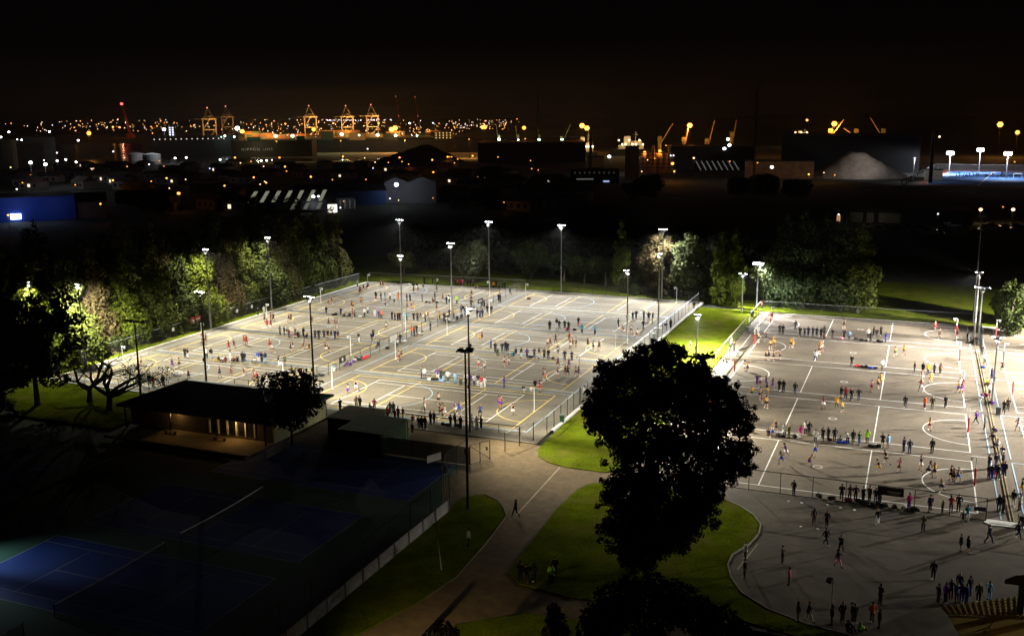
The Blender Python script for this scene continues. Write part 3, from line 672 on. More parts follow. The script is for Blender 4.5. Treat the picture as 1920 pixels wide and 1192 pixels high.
# pavilion with tiled roof at the bottom right
def pavilion():
    c = Vector((1.6, -23.8, 0)); r = empty('pavilion', c); tag(r, 'pavilion with a yellow-lit ribbed tile roof at bottom right', 'pavilion')
    tile = pmat('tan_roof_tile', (.34, .25, .06), .75, noise=((.7, .2), (6., .15)))
    a, b, d, e_ = (q-c for q in (G(1776, 1150, 3.0), G(2050, 1160, 3.0), G(2050, 1098, 3.4), G(1764, 1137, 3.3)))
    rows = 6; slab = MB(); slab.quad(a-Vector((0, 0, .06)), b-Vector((0, 0, .06)), d-Vector((0, 0, .06)), e_-Vector((0, 0, .06))); rf = slab.build('roof', tile, r)
    tm = None
    for i in range(rows):
        t0, t1 = i/rows, (i+1)/rows; n = 26
        for j in range(n):
            s0, s1 = j/n+.004, (j+1)/n-.004
            A, B = a.lerp(e_, t0), b.lerp(d, t0); Cc, Dd = b.lerp(d, t1), a.lerp(e_, t1)
            q = [A.lerp(B, s0), A.lerp(B, s1), Dd.lerp(Cc, s1), Dd.lerp(Cc, s0)]
            mid = [A.lerp(B, (s0+s1)/2)+Vector((0, 0, .085)), Dd.lerp(Cc, (s0+s1)/2)+Vector((0, 0, .05))]
            m = MB(); up = Vector((0, 0, .05)); lo = Vector((0, 0, .0))
            m.quad(q[0]+up, mid[0], mid[1], q[3]+lo); m.quad(mid[0], q[1]+up, q[2]+lo, mid[1]); m.poly([q[0], q[1], q[1]+up, mid[0], q[0]+up])
            m.build('tile', tile, rf)
    # lower slope facing the lens, its wall, and the raised dark ridge piece
    m = MB(); m.quad(a-Vector((0, 0, .1)), G(1835, 1250, 2.4)-c, G(2050, 1260, 2.4)-c, b-Vector((0, 0, .1))); m.build('verandah_roof', pmat('ochre_sheet_roof', (.30, .21, .04), .7, noise=(1.2, .2)), r)
    m = MB(); q = [G(px, py, 0)-c for px, py in ((1850, 1235), (2050, 1250), (2050, 1180), (1840, 1190))]
    for k in range(4): m.quad(q[k], q[(k+1) % 4], q[(k+1) % 4]+Vector((0, 0, 2.3)), q[k]+Vector((0, 0, 2.3)))
    m.build('wall', pmat('pavilion_wall', (.2, .15, .08), .9), r)
    m = MB(); u = Vector((0, 0, .3)); q = [G(*t)-c for t in ((1884, 1086, 5.6), (2050, 1106, 5.6), (2050, 1068, 6.2), (1905, 1078, 6.0))]
    m.quad(*q); m.quad(*[p-u for p in reversed(q)])
    for k in range(4): m.quad(q[k], q[k]-u, q[(k+1) % 4]-u, q[(k+1) % 4])
    m.build('upper_roof', pmat('dark_upper_roof', (.03, .027, .024), .8), r)
    for px in (1912, 2010):
        f0 = G(px, 1146, 3.1)-c; m = MB(); m.box(f0.x-.2, f0.x+.2, f0.y-.2, f0.y+.2, 2.9, 5.5); m.build('upper_post', M['black_metal'], r)
    lp_ = G(1945, 1186, 4.3)-c; lb = MB(); lb.ell(lp_, (.14, .14, .12), 8, 5); lb.bar(lp_-Vector((0, 0, 1.8)), lp_-Vector((0, 0, .1)), .06); lb.build('roof_lamp', M['black_metal'], r)
    point(r, lp_+Vector((0, 0, .35)), 34, (1., .66, .18), .12)
pavilion()

# =================================================================== BINS, CANS
def bin_(x, y, col, label):
    r = empty('wheelie_bin', (x, y, 0), random.uniform(-.3, .3)); tag(r, label, 'bin', 'wheelie bins around the courts')
    m = MB(); i = len(m.v)
    m.v += [(-.22, -.24, .06), (.22, -.24, .06), (.22, .24, .06), (-.22, .24, .06), (-.29, -.31, .95), (.29, -.31, .95), (.29, .31, .95), (-.29, .31, .95)]
    m.f += [(3, 2, 1, 0), (4, 5, 6, 7), (0, 1, 5, 4), (1, 2, 6, 5), (2, 3, 7, 6), (3, 0, 4, 7)]
    m.build('body', pmat('bin_'+col, {'green': (.02, .10, .05), 'grey': (.07, .085, .085), 'pale': (.25, .30, .27)}[col], .5), r)
    l = MB(); l.box(-.31, .31, -.33, .34, .952, 1.03); l.bar((-.25, .38, .95), (.25, .38, .95), .04); l.build('lid', pmat('bin_lid', (.09, .11, .10), .5), r)
    w = MB()
    for s in (-.2, .2): w.tube([(s-.03, .26, .1), (s+.03, .26, .1)], [.1, .1], 8)
    w.build('wheel', M['black_metal'], r)
for px, py, c, lab in ((626, 695, 'pale', 'pale green bin beside the middle fence'), (839, 605, 'grey', 'grey bin at the foot of the middle fence by the tall pole'), (1402, 623, 'grey', 'dark grey bin inside the long fence at its top end'),
                  (1410, 593, 'grey', 'bin at the top corner of the long fence by the trees'), (1227, 636, 'grey', 'grey bin beside the right-hand fence of the left courts'), (1054, 792, 'green', 'green bin on the lawn by the kerb'), (1871, 777, 'grey', 'grey bin at the foot of the four-lamp pole'), (1915, 985, 'grey', 'large dark bin at right edge by the ramp'), (1308, 745, 'green', 'green bin on the path side of the long fence')):
    p = G(px, py); bin_(p.x, p.y, c, lab)
# =================================================================== TREES
def leaf_mesh(name, blobs, n, size, mat, droop=0., fill=.35, rs=None):
    """blobs: (x,y,z, rx,ry,rz). Leaf clumps: small folded faces spread through each blob, denser near its skin."""
    rs = rs or NR
    B = np.array(blobs, float); w = (B[:, 3]*B[:, 5]+B[:, 4]*B[:, 5]+B[:, 3]*B[:, 4]); w /= w.sum()
    k = rs.choice(len(B), n, p=w); d = rs.normal(size=(n, 3)); d /= np.linalg.norm(d, axis=1)[:, None]
    rad = np.where(rs.rand(n) < fill, rs.rand(n)**.5, .86+.26*rs.rand(n)**2)
    P = B[k, :3]+d*B[k, 3:]*rad[:, None]
    nrm = d+rs.normal(size=(n, 3))*.55; nrm[:, 2] += .25; nrm /= np.linalg.norm(nrm, axis=1)[:, None]
    t = rs.normal(size=(n, 3)); t[:, 2] -= droop*2; t -= (t*nrm).sum(1)[:, None]*nrm; t /= np.linalg.norm(t, axis=1)[:, None]
    b = np.cross(nrm, t); s = size*(.55+.9*rs.rand(n))[:, None]
    V = np.empty((n, 4, 3))
    V[:, 0] = P-t*s*(1+droop); V[:, 1] = P+b*s*.55+nrm*s*.12; V[:, 2] = P+t*s*(1+droop)*.9; V[:, 3] = P-b*s*.5+nrm*s*.12
    V = V.reshape(-1, 3); me = bpy.data.meshes.new(name)
    me.vertices.add(4*n); me.vertices.foreach_set('co', V.ravel())
    me.loops.add(4*n); me.loops.foreach_set('vertex_index', np.arange(4*n))
    me.polygons.add(n); me.polygons.foreach_set('loop_start', np.arange(0, 4*n, 4)); me.polygons.foreach_set('loop_total', np.full(n, 4))
    me.materials.append(mat); me.update(calc_edges=True); me.validate(); return me
def leafmat(name, col, var=.45):
    m = pmat(name, col, .9, .06, noise=(.35, .35), island=var)
    return m
LM = {'pine': leafmat('pine_foliage', (.052, .064, .012)), 'lime': leafmat('bright_foliage', (.072, .092, .010)), 'brown': leafmat('brownish_foliage', (.082, .064, .028)),
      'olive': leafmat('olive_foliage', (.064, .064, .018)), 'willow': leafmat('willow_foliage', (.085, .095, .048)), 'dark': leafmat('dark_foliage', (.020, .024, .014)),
      'deep': leafmat('deep_green_foliage', (.034, .045, .012)), 'broad': leafmat('broad_leaf_foliage', (.070, .082, .035)), 'shaded': leafmat('shaded_conifer_foliage', (.024, .036, .013)), 'umber': leafmat('umber_foliage', (.030, .024, .014)), 'black': leafmat('silhouette_foliage', (.012, .013, .010))}
def column_blobs(h, r, z0, prof, per=5, step=1.5, rs=None, br=.62):
    rs = rs or NR; out = []; z = z0
    while z < h:
        f = (z-z0)/(h-z0); R_ = r*prof(f)
        k = max(1, int(per*max(.35, prof(f))))
        for i in range(k):
            a = 2*PI*(i+rs.rand()*.8)/k
            q = R_*(.55+.25*rs.rand()); s = max(.5, R_*br*(.75+.5*rs.rand()))
            out.append((q*math.cos(a), q*math.sin(a), z+rs.uniform(-.6, .6), s, s, s*(.75+.4*rs.rand())))
        z += step*(.8+.4*rs.rand())
    out.append((0, 0, h-.3, .5, .5, 1.0)); return out
def trunk_mesh(h, r0, mat, lean=.3, n=5):
    m = MB(); p = [Vector((random.uniform(-1, 1)*lean*i/n, random.uniform(-1, 1)*lean*i/n, h*i/n)) for i in range(n+1)]
    m.tube(p, [r0*(1-.8*i/n) for i in range(n+1)], 7); return m.mesh('trunk', mat, True)
PROT = {}
def proto(kind, v):
    key = (kind, v)
    if key in PROT: return PROT[key]
    rs = np.random.RandomState(hash(kind) % 999+v*7 if False else sum(map(ord, kind))+v*17)
    if kind in ('pine', 'lime', 'deep', 'brown', 'olive'):
        h = 15+rs.rand()*3; r = 3.6+rs.rand()*.8
        bl = column_blobs(h, r, .7, lambda f: (1-.75*f**1.6)*(.85+.15*math.sin(9*f+v)), 6, 1.35, rs)
        cm = leaf_mesh('crown', bl, 12500, .225, LM[kind], .15, .15, rs); tm = trunk_mesh(h*.8, .4, M['bark'])
    elif kind == 'poplar':
        h = 16; bl = column_blobs(h, 2.0, .6, lambda f: math.sin(PI*min(1, .12+.80*f))**.6*(1-.35*f), 4, 1.1, rs, .7)
        cm = leaf_mesh('crown', bl, 8000, .21, LM['lime'], .5, .2, rs); tm = trunk_mesh(h*.8, .3, M['bark'])
    elif kind == 'cypress':
        h = 17; bl = column_blobs(h, 3.0, 2.6, lambda f: (1-.7*f**2), 5, 1.3, rs)
        cm = leaf_mesh('crown', bl, 9500, .23, LM['deep'], .4, .2, rs); tm = trunk_mesh(h*.8, .38, M['bark_pale'])
    elif kind == 'willow':
        bl = [(rs.uniform(-2.8, 2.8), rs.uniform(-2.4, 2.4), 3.8+rs.rand()*3.4, 1.5+rs.rand(), 1.5+rs.rand(), 1.7+rs.rand()*1.3) for _ in range(17)]
        cm = leaf_mesh('crown', bl, 9500, .20, LM['willow'], .9, .2, rs); tm = trunk_mesh(5, .35, M['bark'])
    elif kind == 'broad':
        bl = column_blobs(14, 4.3, 1.6, lambda f: math.sin(PI*min(1., .2+.72*f))**.7, 5, 1.7, rs, .42)
        cm = leaf_mesh('crown', bl, 8000, .33, LM['broad'], .1, .12, rs); tm = trunk_mesh(11, .4, M['bark'])
    elif kind == 'round':
        bl = [(rs.uniform(-1.7, 1.7), rs.uniform(-1.7, 1.7), 4.2+rs.uniform(-1.5, 2.0), 1.1+rs.rand()*.6, 1.1+rs.rand()*.6, 1.0+rs.rand()*.5) for _ in range(14)]
        cm = leaf_mesh('crown', bl, 3600, .22, LM['deep'], 0, .3, rs); tm = trunk_mesh(3.6, .18, M['bark'])
    elif kind == 'shrub':
        bl = [(rs.uniform(-1.2, 1.2), rs.uniform(-1.2, 1.2), 1.0+rs.rand()*1.8, .8+rs.rand()*.5, .8+rs.rand()*.5, .7+rs.rand()*.5) for _ in range(9)]
        cm = leaf_mesh('crown', bl, 1700, .24, LM['olive'], .1, .25, rs); tm = trunk_mesh(1.6, .12, M['bark'])
    elif kind == 'clump':
        bl = [(rs.uniform(-4.5, 4.5), rs.uniform(-2.5, 2.5), 2+rs.rand()*5.5, 1.8+rs.rand()*1.2, 1.8+rs.rand(), 1.5+rs.rand()) for _ in range(18)]
        cm = leaf_mesh('crown', bl, 5000, .40, LM['dark'], .2, .2, rs); tm = trunk_mesh(6, .35, M['bark'])
    elif kind == 'dark':
        bl = [(rs.normal()*2.6, rs.normal()*2.6, 3.2+rs.rand()*10.5, .6+rs.rand()*1.2, .6+rs.rand()*1.2, .5+rs.rand()*1.1) for _ in range(38)]
        cm = leaf_mesh('crown', bl, 6500, .25, LM['dark'], .2, .25, rs); tm = trunk_mesh(9.5, .38, M['bark'])
    elif kind == 'bushy':
        bl = [(rs.uniform(-2.8, 2.8), rs.uniform(-2.8, 2.8), 3.0+rs.rand()*3.4, 1.2+rs.rand()*.8, 1.2+rs.rand()*.8, 1+rs.rand()*.7) for _ in range(15)]
        cm = leaf_mesh('crown', bl, 3800, .26, LM['olive'], .2, .2, rs); tm = trunk_mesh(4.5, .28, M['bark_pale'])
    PROT[key] = (cm, tm); return PROT[key]
def tree(kind, v, x, y, s, label, group=None, leaf=None, sz=1.0, name=None):
    cm, tm = proto(kind, v); r = empty(name or ('shrub' if kind == 'shrub' else 'tree'), (x, y, -.02), random.uniform(0, 6.28)); r.scale = (s, s, s*sz)
    tag(r, label, 'shrub' if kind == 'shrub' else 'tree', group)
    c = inst('crown', cm, r); inst('trunk', tm, r)
    if leaf: c.material_slots[0].link = 'OBJECT'; c.material_slots[0].material = LM[leaf]
    return r
# the lit tree line on the left, nearest to farthest
kinds = ['deep', 'lime', 'pine', 'brown', 'lime', 'pine', 'deep', 'lime', 'brown', 'pine', 'deep', 'olive', 'lime', 'pine', 'olive']
look = {'deep': 'dark green', 'lime': 'bright green', 'brown': 'brownish', 'pine': 'mid green', 'olive': 'olive'}
for i, k in enumerate(kinds):
    y = 3.5+i*6.3
    tree(k, i % 2, -129.2+random.uniform(-1, 1.2), y, random.uniform(.88, 1.02), '%s conifer, %s along the left kerb counting from the nearest' % (look[k], ORD[i]), 'front trees of the left tree line')
for i in range(12):
    k = ('deep', 'pine', 'brown')[i % 3]
    tree(k, i % 2, -136.5+random.uniform(-1.5, 1.5), 2+i*8.2, random.uniform(1.0, 1.15), '%s tall conifer, %s in the dark second row of the left tree line' % (look[k], ORD[i]), 'back trees of the left tree line')
for i in range(9):
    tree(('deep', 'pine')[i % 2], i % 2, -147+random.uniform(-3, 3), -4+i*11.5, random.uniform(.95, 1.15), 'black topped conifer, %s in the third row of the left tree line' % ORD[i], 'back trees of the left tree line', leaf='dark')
for i in range(16):
    p = (-125.6+random.uniform(-.4, .3), 8+i*5.0)
    tree('shrub', i % 2, p[0]-.6, p[1], random.uniform(.75, 1.05), 'low shrub, %s from the near end under the lit left tree line' % ORD[i], 'shrubs under the left tree line', leaf='deep')
# beyond the back kerb
tree('willow', 0, -99.5, 105.0, 1.0, 'pale rounded willow between two lit poles at the back')
tree('willow', 1, -88.5, 112.0, .95, 'dim willow to the right of the paler one', leaf='deep')
tree('bushy', 0, -80.5, 112.0, .95, 'small dim tree among the shadows behind the back fence', leaf='shaded')
tree('bushy', 1, -75.0, 110.0, .85, 'small dim tree beside the lone back pole', leaf='deep')
tree('bushy', 0, -69.5, 108.0, .9, 'dim bushy tree to the right of the lone back pole', leaf='deep')
tree('poplar', 0, -64.6, 102.8, .92, 'slender green poplar at the back, left of the brown tree')
tree('broad', 0, -56.2, 102.6, .92, 'brown leaved tree beside the tallest right back pole', leaf='brown')
tree('broad', 1, -49.6, 101.6, .93, 'broad-leaf tree with pale leaves lit by the back pole')
tree('pine', 1, -60.5, 101.5, .42, 'low dark conifer in front of the brown tree', leaf='deep')
tree('pine', 0, -46.5, 104, .5, 'low dark conifer behind the fence corner', leaf='deep')
tree('bushy', 1, -119.6, 108.5, .8, 'slim young tree with a pale trunk on the back lawn', leaf='olive')
for i, (x, y, s) in enumerate(((-42.5, 95.8, .86), (-39.6, 96.5, .92))):
    tree('poplar', i % 2, x, y, s, 'green cypress at the top of the lawn strip, %s of two' % ('left' if i == 0 else 'right'), leaf=None)
tree('round', 1, -33.0, 100.5, 1.45, 'round leafy tree lit by the dazzling white pole', leaf='broad')
for i, (x, y, s) in enumerate(((-30.4, 98.5, 1.02), (-26.8, 97.5, 1.10), (-23.2, 98.5, 1.06), (-20.0, 97.2, 1.10), (-16.8, 96.8, .98))):
    tree('cypress', i % 2, x, y, s, 'dark bare-stemmed conifer behind the brown courts, %s from left of five' % ORD[i], 'dark conifers behind the brown courts', leaf='pine' if i == 4 else 'shaded')  # darker leaf holds the missing light; the last tree gets a lit leaf
tree('broad', 0, 8.4, 85.5, .66, 'loose spreading tree at the right edge behind the pole', leaf='deep')
tree('broad', 1, 13.5, 93.0, .72, 'second spreading tree at the right edge, mostly cut off', leaf='deep')
for i in range(22):
    x = -125+i*5.6+random.uniform(-1, 1); 
    if x > -24: break
    tree('clump', i % 2, x, 118+random.uniform(-2, 7), random.uniform(.8, 1.15), 'black tree clump, %s from left in the dark belt behind the courts' % ORD[i], 'dark belt of trees behind the courts')
# left foreground
tree('dark', 0, -113.5, -4.6, 1.08, 'dark leafy tree on the left lawn with thick trunk')
tree('dark', 1, -118.6, -5.5, 1.12, 'dark leafy tree at the left edge of the photo')
tree('dark', 1, -123.5, -1.0, 1.08, 'dark tree behind two others at the far left')
rt = G(547, 836); tree('round', 0, rt.x, rt.y, 1.22, 'round dark tree in front of the clubhouse end')
# bare tree with spreading limbs
def bare_tree(px, py, seed, size, label, tufts):
    rs = random.Random(seed); b = G(px, py); bk = pmat('dark_bark', (.045, .035, .028), .9, noise=(3., .3)); r = empty('bare_tree', b); r.scale = (size,)*3; tag(r, label, 'tree')
    m = MB(); m.tube([(0, 0, 0), (.15, 0, .9), (.1, .1, 1.9)], [.42, .34, .30], 8); m.build('trunk', bk, r, smooth=True)
    def grow(mb, p, d, L, rad, lev):
        pts = [p]; rr = [rad]; q = p.copy(); dd = d.copy()
        for i in range(4):
            dd = (dd+Vector((rs.gauss(0, .28), rs.gauss(0, .28), rs.gauss(.03, .22)))).normalized(); q = q+dd*L/4
            pts.append(q.copy()); rr.append(rad*(1-.13*(i+1)))
        mb.tube(pts, rr, 5 if lev < 2 else 3, cap=False)
        if lev >= 5: return
        for c in range(3 if lev in (1, 2, 3) else 2):
            k = rs.choice((2, 3, 4)); nd = (dd+Vector((rs.gauss(0, .75), rs.gauss(0, .75), rs.gauss(.1, .4)))).normalized()
            grow(mb, pts[k], nd, L*rs.uniform(.60, .80), rr[k]*.64, lev+1)
    for a in (0.2, 1.4, 2.5, 3.6, 4.7, 5.6):
        mb = MB(); grow(mb, Vector((.1, .1, 1.7)), Vector((math.cos(a), math.sin(a), .55)).normalized(), 4.3, .26, 0); mb.build('limb', bk, r)
    bl = [(rs.uniform(3.0, 8.6), rs.uniform(-1.6, 2.2), rs.uniform(3.6, 5.6), 1.0, 1.0, .5) for _ in range(10)]
    if tufts: inst('twig_leaves', leaf_mesh('twig_leaves', bl, 700, .10, LM['umber'], .2, .5), r)
bare_tree(205, 768, 4, 1.12, 'bare spreading tree with crooked limbs beside the clubhouse', True)
bare_tree(168, 752, 9, .95, 'second bare tree leaning left, next to the dark leafy trees', False)
# big silhouetted tree on the lawn
def big_tree():
    b = Vector((-26.7, -23.5, 0)); r = empty('large_tree', b); tag(r, 'huge dark tree standing on the lawn, black against the courts', 'tree')
    hd = hdist(b); rs = np.random.RandomState(3); rad = FPX/hd
    spec = [(1130, 745, 36), (1160, 705, 40), (1120, 790, 34), (1200, 690, 46), (1250, 672, 36), (1290, 700, 48), (1235, 740, 60), (1180, 770, 56), (1300, 760, 56), (1350, 735, 30), (1345, 790, 46), (1385, 775, 28), (1392, 842, 30), (1365, 870, 40), (1320, 840, 50), (1250, 830, 66), (1180, 845, 44), (1160, 905, 30), (1145, 930, 26), (1172, 950, 30),
            (1215, 905, 56), (1290, 905, 52), (1340, 895, 28), (1200, 975, 50), (1265, 965, 46), (1310, 940, 30), (1190, 1030, 40), (1230, 1020, 40), (1290, 990, 24), (1240, 652, 20), (1135, 690, 20), (1372, 745, 18), (1402, 800, 16), (1108, 770, 18), (1398, 880, 16), (1175, 1005, 30), (1150, 985, 30), (1305, 955, 44), (1335, 925, 30), (1245, 1000, 46), (1180, 1045, 26), (1215, 1055, 22), (1270, 1010, 34), (1345, 720, 20), (1320, 700, 24), (1150, 815, 30), (1205, 640+16, 16)]
    bl = []; sp = []
    for px, py, q in spec:
        p = D(px, py, hd+rs.uniform(-2.6, 2.6))-b; s = q/rad
        bl.append((p.x, p.y, p.z, s*.86, s, s*.8))
        for k in range(7):                                          # ragged edge: sprays poking out of each mass
            a = rs.rand()*6.28; o = s*(.7+.6*rs.rand()); dx = D(px+math.cos(a)*o*rad, py+math.sin(a)*o*rad*.9, hd+rs.uniform(-2, 2))-b; t = s*(.14+.2*rs.rand())
            sp.append((dx.x, dx.y, dx.z, t, t, t*.8))
    inst('sprays', leaf_mesh('sprays', sp, 17000, .125, LM['umber'], .3, .6, rs), r)  # paler umber leaf carries the faint light on the crown's edge
    inst('crown', leaf_mesh('crown', bl, 46000, .135, LM['black'], .15, .42, rs), r)  # near-black leaf colour holds the shade of the silhouette
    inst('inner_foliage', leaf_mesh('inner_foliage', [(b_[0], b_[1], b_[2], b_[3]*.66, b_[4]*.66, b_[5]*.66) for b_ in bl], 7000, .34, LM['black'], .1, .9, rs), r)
    m = MB(); m.tube([(0, 0, 0), (-.1, 0, 2.5), (.3, .2, 6), (.9, .4, 11)], [.55, .42, .38, .2], 9); m.build('trunk', M['bark_pale'], r, smooth=True)
    for px, py in ((1140, 760), (1290, 720), (1370, 800), (1200, 720), (1300, 900), (1165, 920)):
        e_ = D(px, py, hd)-b; s = Vector((.2, .1, random.uniform(4, 7))); mid = s.lerp(e_, .5)+Vector((0, 0, -.6))
        m = MB(); m.tube([s, mid, e_], [.22, .15, .05], 6); m.build('limb', M['bark_pale'], r)
big_tree()
def low_tree(name, label, base, spec, n, leaf, size, deep=1.8):
    b = Vector(base); r = empty(name, b); tag(r, label, 'tree' if 'tree' in name else 'shrub'); hd = hdist(b); rad = FPX/hd; bl = []
    for px, py, q in spec:
        p = D(px, py, hd+NR.uniform(-deep, deep))-b; s = q/rad; bl.append((p.x, p.y, p.z, s, s, s*.85))
    inst('crown', leaf_mesh('crown', bl, n, size, LM[leaf], .2, .3), r)
    m = MB(); m.tube([(0, 0, 0), (.1, 0, max(.8, bl[0][2]*.6)), (0, .1, bl[0][2])], [.25, .2, .1], 7); m.build('trunk', M['bark'], r)
low_tree('dark_tree', 'black rounded tree at the bottom edge below the huge tree', (-22.5, -36.5, 0), [(1215, 1150, 62), (1160, 1130, 48), (1130, 1165, 46), (1270, 1130, 48), (1310, 1155, 44), (1355, 1168, 38), (1225, 1095, 26), (1180, 1095, 22), (1385, 1185, 26), (1110, 1190, 34)], 7500, 'black', .17)
low_tree('dark_shrub', 'dark upright shrub at the bottom edge beside the path', (-28.8, -39.0, 0), [(1042, 1160, 20), (1038, 1143, 14), (1050, 1180, 20), (1030, 1185, 16)], 900, 'black', .14, .4)
low_tree('dark_shrub', 'small dark shrub at the bottom edge on the path side', (-38.5, -44.5, 0), [(830, 1180, 20), (848, 1185, 14), (812, 1188, 15)], 700, 'black', .14, .4)
def palm():
    b = Vector((-1.0, -28.6, 0)); r = empty('palm', b); tag(r, 'spiky palm silhouetted before the lit pavilion roof', 'palm')
    m = MB(); m.tube([(0, 0, 0), (0, 0, 1.9)], [.2, .16], 8); m.build('trunk', M['bark'], r)
    for i in range(15):
        a = i*2.4+random.uniform(-.2, .2); el = random.uniform(.25, 1.3); L = random.uniform(1.3, 1.9); pts = []
        for k in range(6):
            t = k/5; pts.append(Vector((math.cos(a)*math.cos(el)*L*t, math.sin(a)*math.cos(el)*L*t, 1.9+math.sin(el)*L*t-.5*t*t*math.cos(el))))
        f = MB()
        side = Vector((-math.sin(a), math.cos(a), 0))
        for k in range(5):
            w0, w1 = .17*math.sin(PI*(k/5*.9+.1)), .17*math.sin(PI*((k+1)/5*.9+.1))
            for s in (-1, 1): f.quad(pts[k], pts[k+1], pts[k+1]+side*s*w1-Vector((0, 0, .05)), pts[k]+side*s*w0-Vector((0, 0, .05)))
        f.build('frond', LM['black'], r)
palm()
# =================================================================== TOWN AND PORT BEYOND
RG = {'P1': (0, 170, 1/3), 'P2': (480, 170, .25), 'P3': (900, 170, .270833), 'P4': (1400, 170, .270833), 'A': (240, 480, 500/1920), 'B': (580, 500, 380/1920), 'C': (860, 500, .25), 'D': (580, 660, 420/1920),
      'E': (1340, 560, 320/1734), 'F': (1620, 480, 300/1192), 'G': (1380, 740, 280/1517), 'H': (1620, 740, 300/1375), 'I': (1340, 900, 580/1920), 'J': (820, 740, 620/1635), 'S': (0, 0, 1)}
def px_(reg, x, y): a, b, s = RG[reg]; return a+x*s, b+y*s
LC = {'o': ('orange', (1., .36, .05), 6), 'w': ('white', (.86, .90, 1.), 8), 'y': ('warm', (1., .66, .32), 7), 'g': ('greenish white', (.55, 1., .72), 8), 'r': ('red', (1., .06, .04), 5), 'b': ('bluish', (.35, .45, 1.), 6)}
globe = {}
for k, (nm, c, s) in LC.items():
    for big in (0, 1, 2):
        m = MB(); m.ell((0, 0, 0), (1, 1, .8), 8, 6)
        globe[k, big] = m.mesh('lamp_globe', emat('glow_%s_%d' % (nm.replace(' ', '_'), big), c, s*((.42, .65, 1.3) if k in 'oy' else (.7, 1.5, 3.2))[big]))
lpole = MB().tube([(0, 0, 0), (0, 0, 1)], [.5, .35], 5).mesh('lamp_pole', M['dark_post'])
def far_lamp(px, py, c, size, label, group, dist=None, h=None, glow=0, noun='street_lamp', cat='street lamp', polevis=True):
    p = D(px, py, dist) if dist else G(px, py, h)
    d = hdist(p); u = d/FPX                     # metres per source pixel
    r = empty(noun, (p.x, p.y, -.3)); tag(r, label, cat, group)
    rad = (1.15, 1.7, 2.9, 3.9)[size]*u  # globes oversized so that they carry the glare
    big = 0 if size == 0 else 1 if size < 3 else 2
    inst('lamp_head', globe[c, big], r, (0, 0, p.z+.3), scale=(rad, rad, rad))
    if noun == 'mast_light':                     # added ring of glowing globes imitates the lamp's glare
        sd = Vector((RX[0], RX[1], 0))
        for q in range(6): inst('lamp_head', globe[c, 1], r, sd*math.cos(q*PI/3)*rad*.85+Vector((0, 0, p.z+.3+rad*.8*math.sin(q*PI/3))), scale=(rad*.5,)*3)
    w = max(.12, .28*u); inst('pole', lpole, r, (0, 0, 0), scale=(w, w, max(1., p.z+.3-rad*.7)))
    if glow: point(r, (-(p.x-CAM[0])/d*rad*2.2, -(p.y-CAM[1])/d*rad*2.2, p.z-rad), glow*(.38 if cat in ('mast light', 'dock lamp') else 1.2 if cat == 'yard lamp' else .7), LC[c][1], rad*.8)
    return r
def lamps(phrase, noun, spec, group, name='street_lamp', cat='street lamp', **kw):
    """spec: (region, x, y, colour, size[, glow, dist]) sorted by column so that each has its place in the row"""
    L = []
    for s in spec:
        px, py = px_(*s[:3]); L.append((px, py, s[3], s[4], s[5] if len(s) > 5 else 0, s[6] if len(s) > 6 else None))
    L.sort()
    for i, (px, py, c, sz, gl, dist) in enumerate(L):
        k = dict(kw)
        if dist: k['dist'] = dist; k.pop('h', None)
        far_lamp(px, py, c, sz, '%s %s %s, %s from left' % (LC[c][0], noun, phrase, ORD[i] if i < 40 else str(i)), group, glow=gl, noun=name, cat=cat, **k)
lamps('on a tall mast over the port', 'floodlight', [('P1', 500, 240, 'o', 2, 60000, 1000), ('P2', 433, 292, 'o', 2, 50000, 1250), ('P2', 1018, 292, 'o', 3, 120000, 1000), ('P2', 1043, 282, 'o', 3, 0, 1080), ('P2', 1700, 275, 'o', 2, 60000, 1000), ('P2', 1716, 275, 'o', 2, 0, 1000),
      ('P3', 305, 258, 'o', 2, 60000, 1000), ('P3', 707, 243, 'o', 3, 80000, 980), ('P3', 740, 260, 'o', 3, 0, 940), ('P3', 1452, 242, 'o', 3, 80000, 900), ('P4', 607, 230, 'o', 3, 90000, 900), ('P4', 1755, 235, 'o', 3, 60000, 900), ('P4', 1875, 290, 'o', 2, 30000, 900), ('P4', 418, 205, 'o', 1, 0, 1200)], 'amber mast lights over the port', 'mast_light', 'mast light')
lamps('among the port cranes and ships', 'dock lamp', [('P1', 1335, 212, 'w', 3, 90000, 1150), ('P1', 1362, 230, 'o', 3, 60000, 1120), ('P1', 923, 218, 'w', 2, 40000, 900), ('P1', 1550, 255, 'g', 2, 16000, 1010), ('P1', 1645, 255, 'g', 2, 20000, 1010), ('P1', 1318, 260, 'g', 1, 6000, 1010), ('P1', 1265, 255, 'w', 1, 6000, 1010), ('P1', 1245, 261, 'g', 0, 0, 1010),
      ('P2', 642, 327, 'g', 2, 12000, 1010), ('P2', 773, 335, 'g', 1, 0, 1010), ('P2', 912, 333, 'g', 2, 12000, 1010), ('P2', 1047, 337, 'g', 2, 9000, 1010), ('P2', 1208, 338, 'g', 1, 6000, 1010), ('P2', 1822, 367, 'g', 2, 9000, 940), ('P3', 265, 342, 'g', 1, 9000, 900), ('P3', 408, 342, 'g', 2, 9000, 900), ('P3', 568, 342, 'g', 2, 14000, 900), ('P2', 1152, 245, 'w', 1, 0, 1700), ('P2', 1327, 243, 'w', 0, 0, 1700)], 'lamps among the cranes and ships', 'dock_lamp', 'dock lamp')
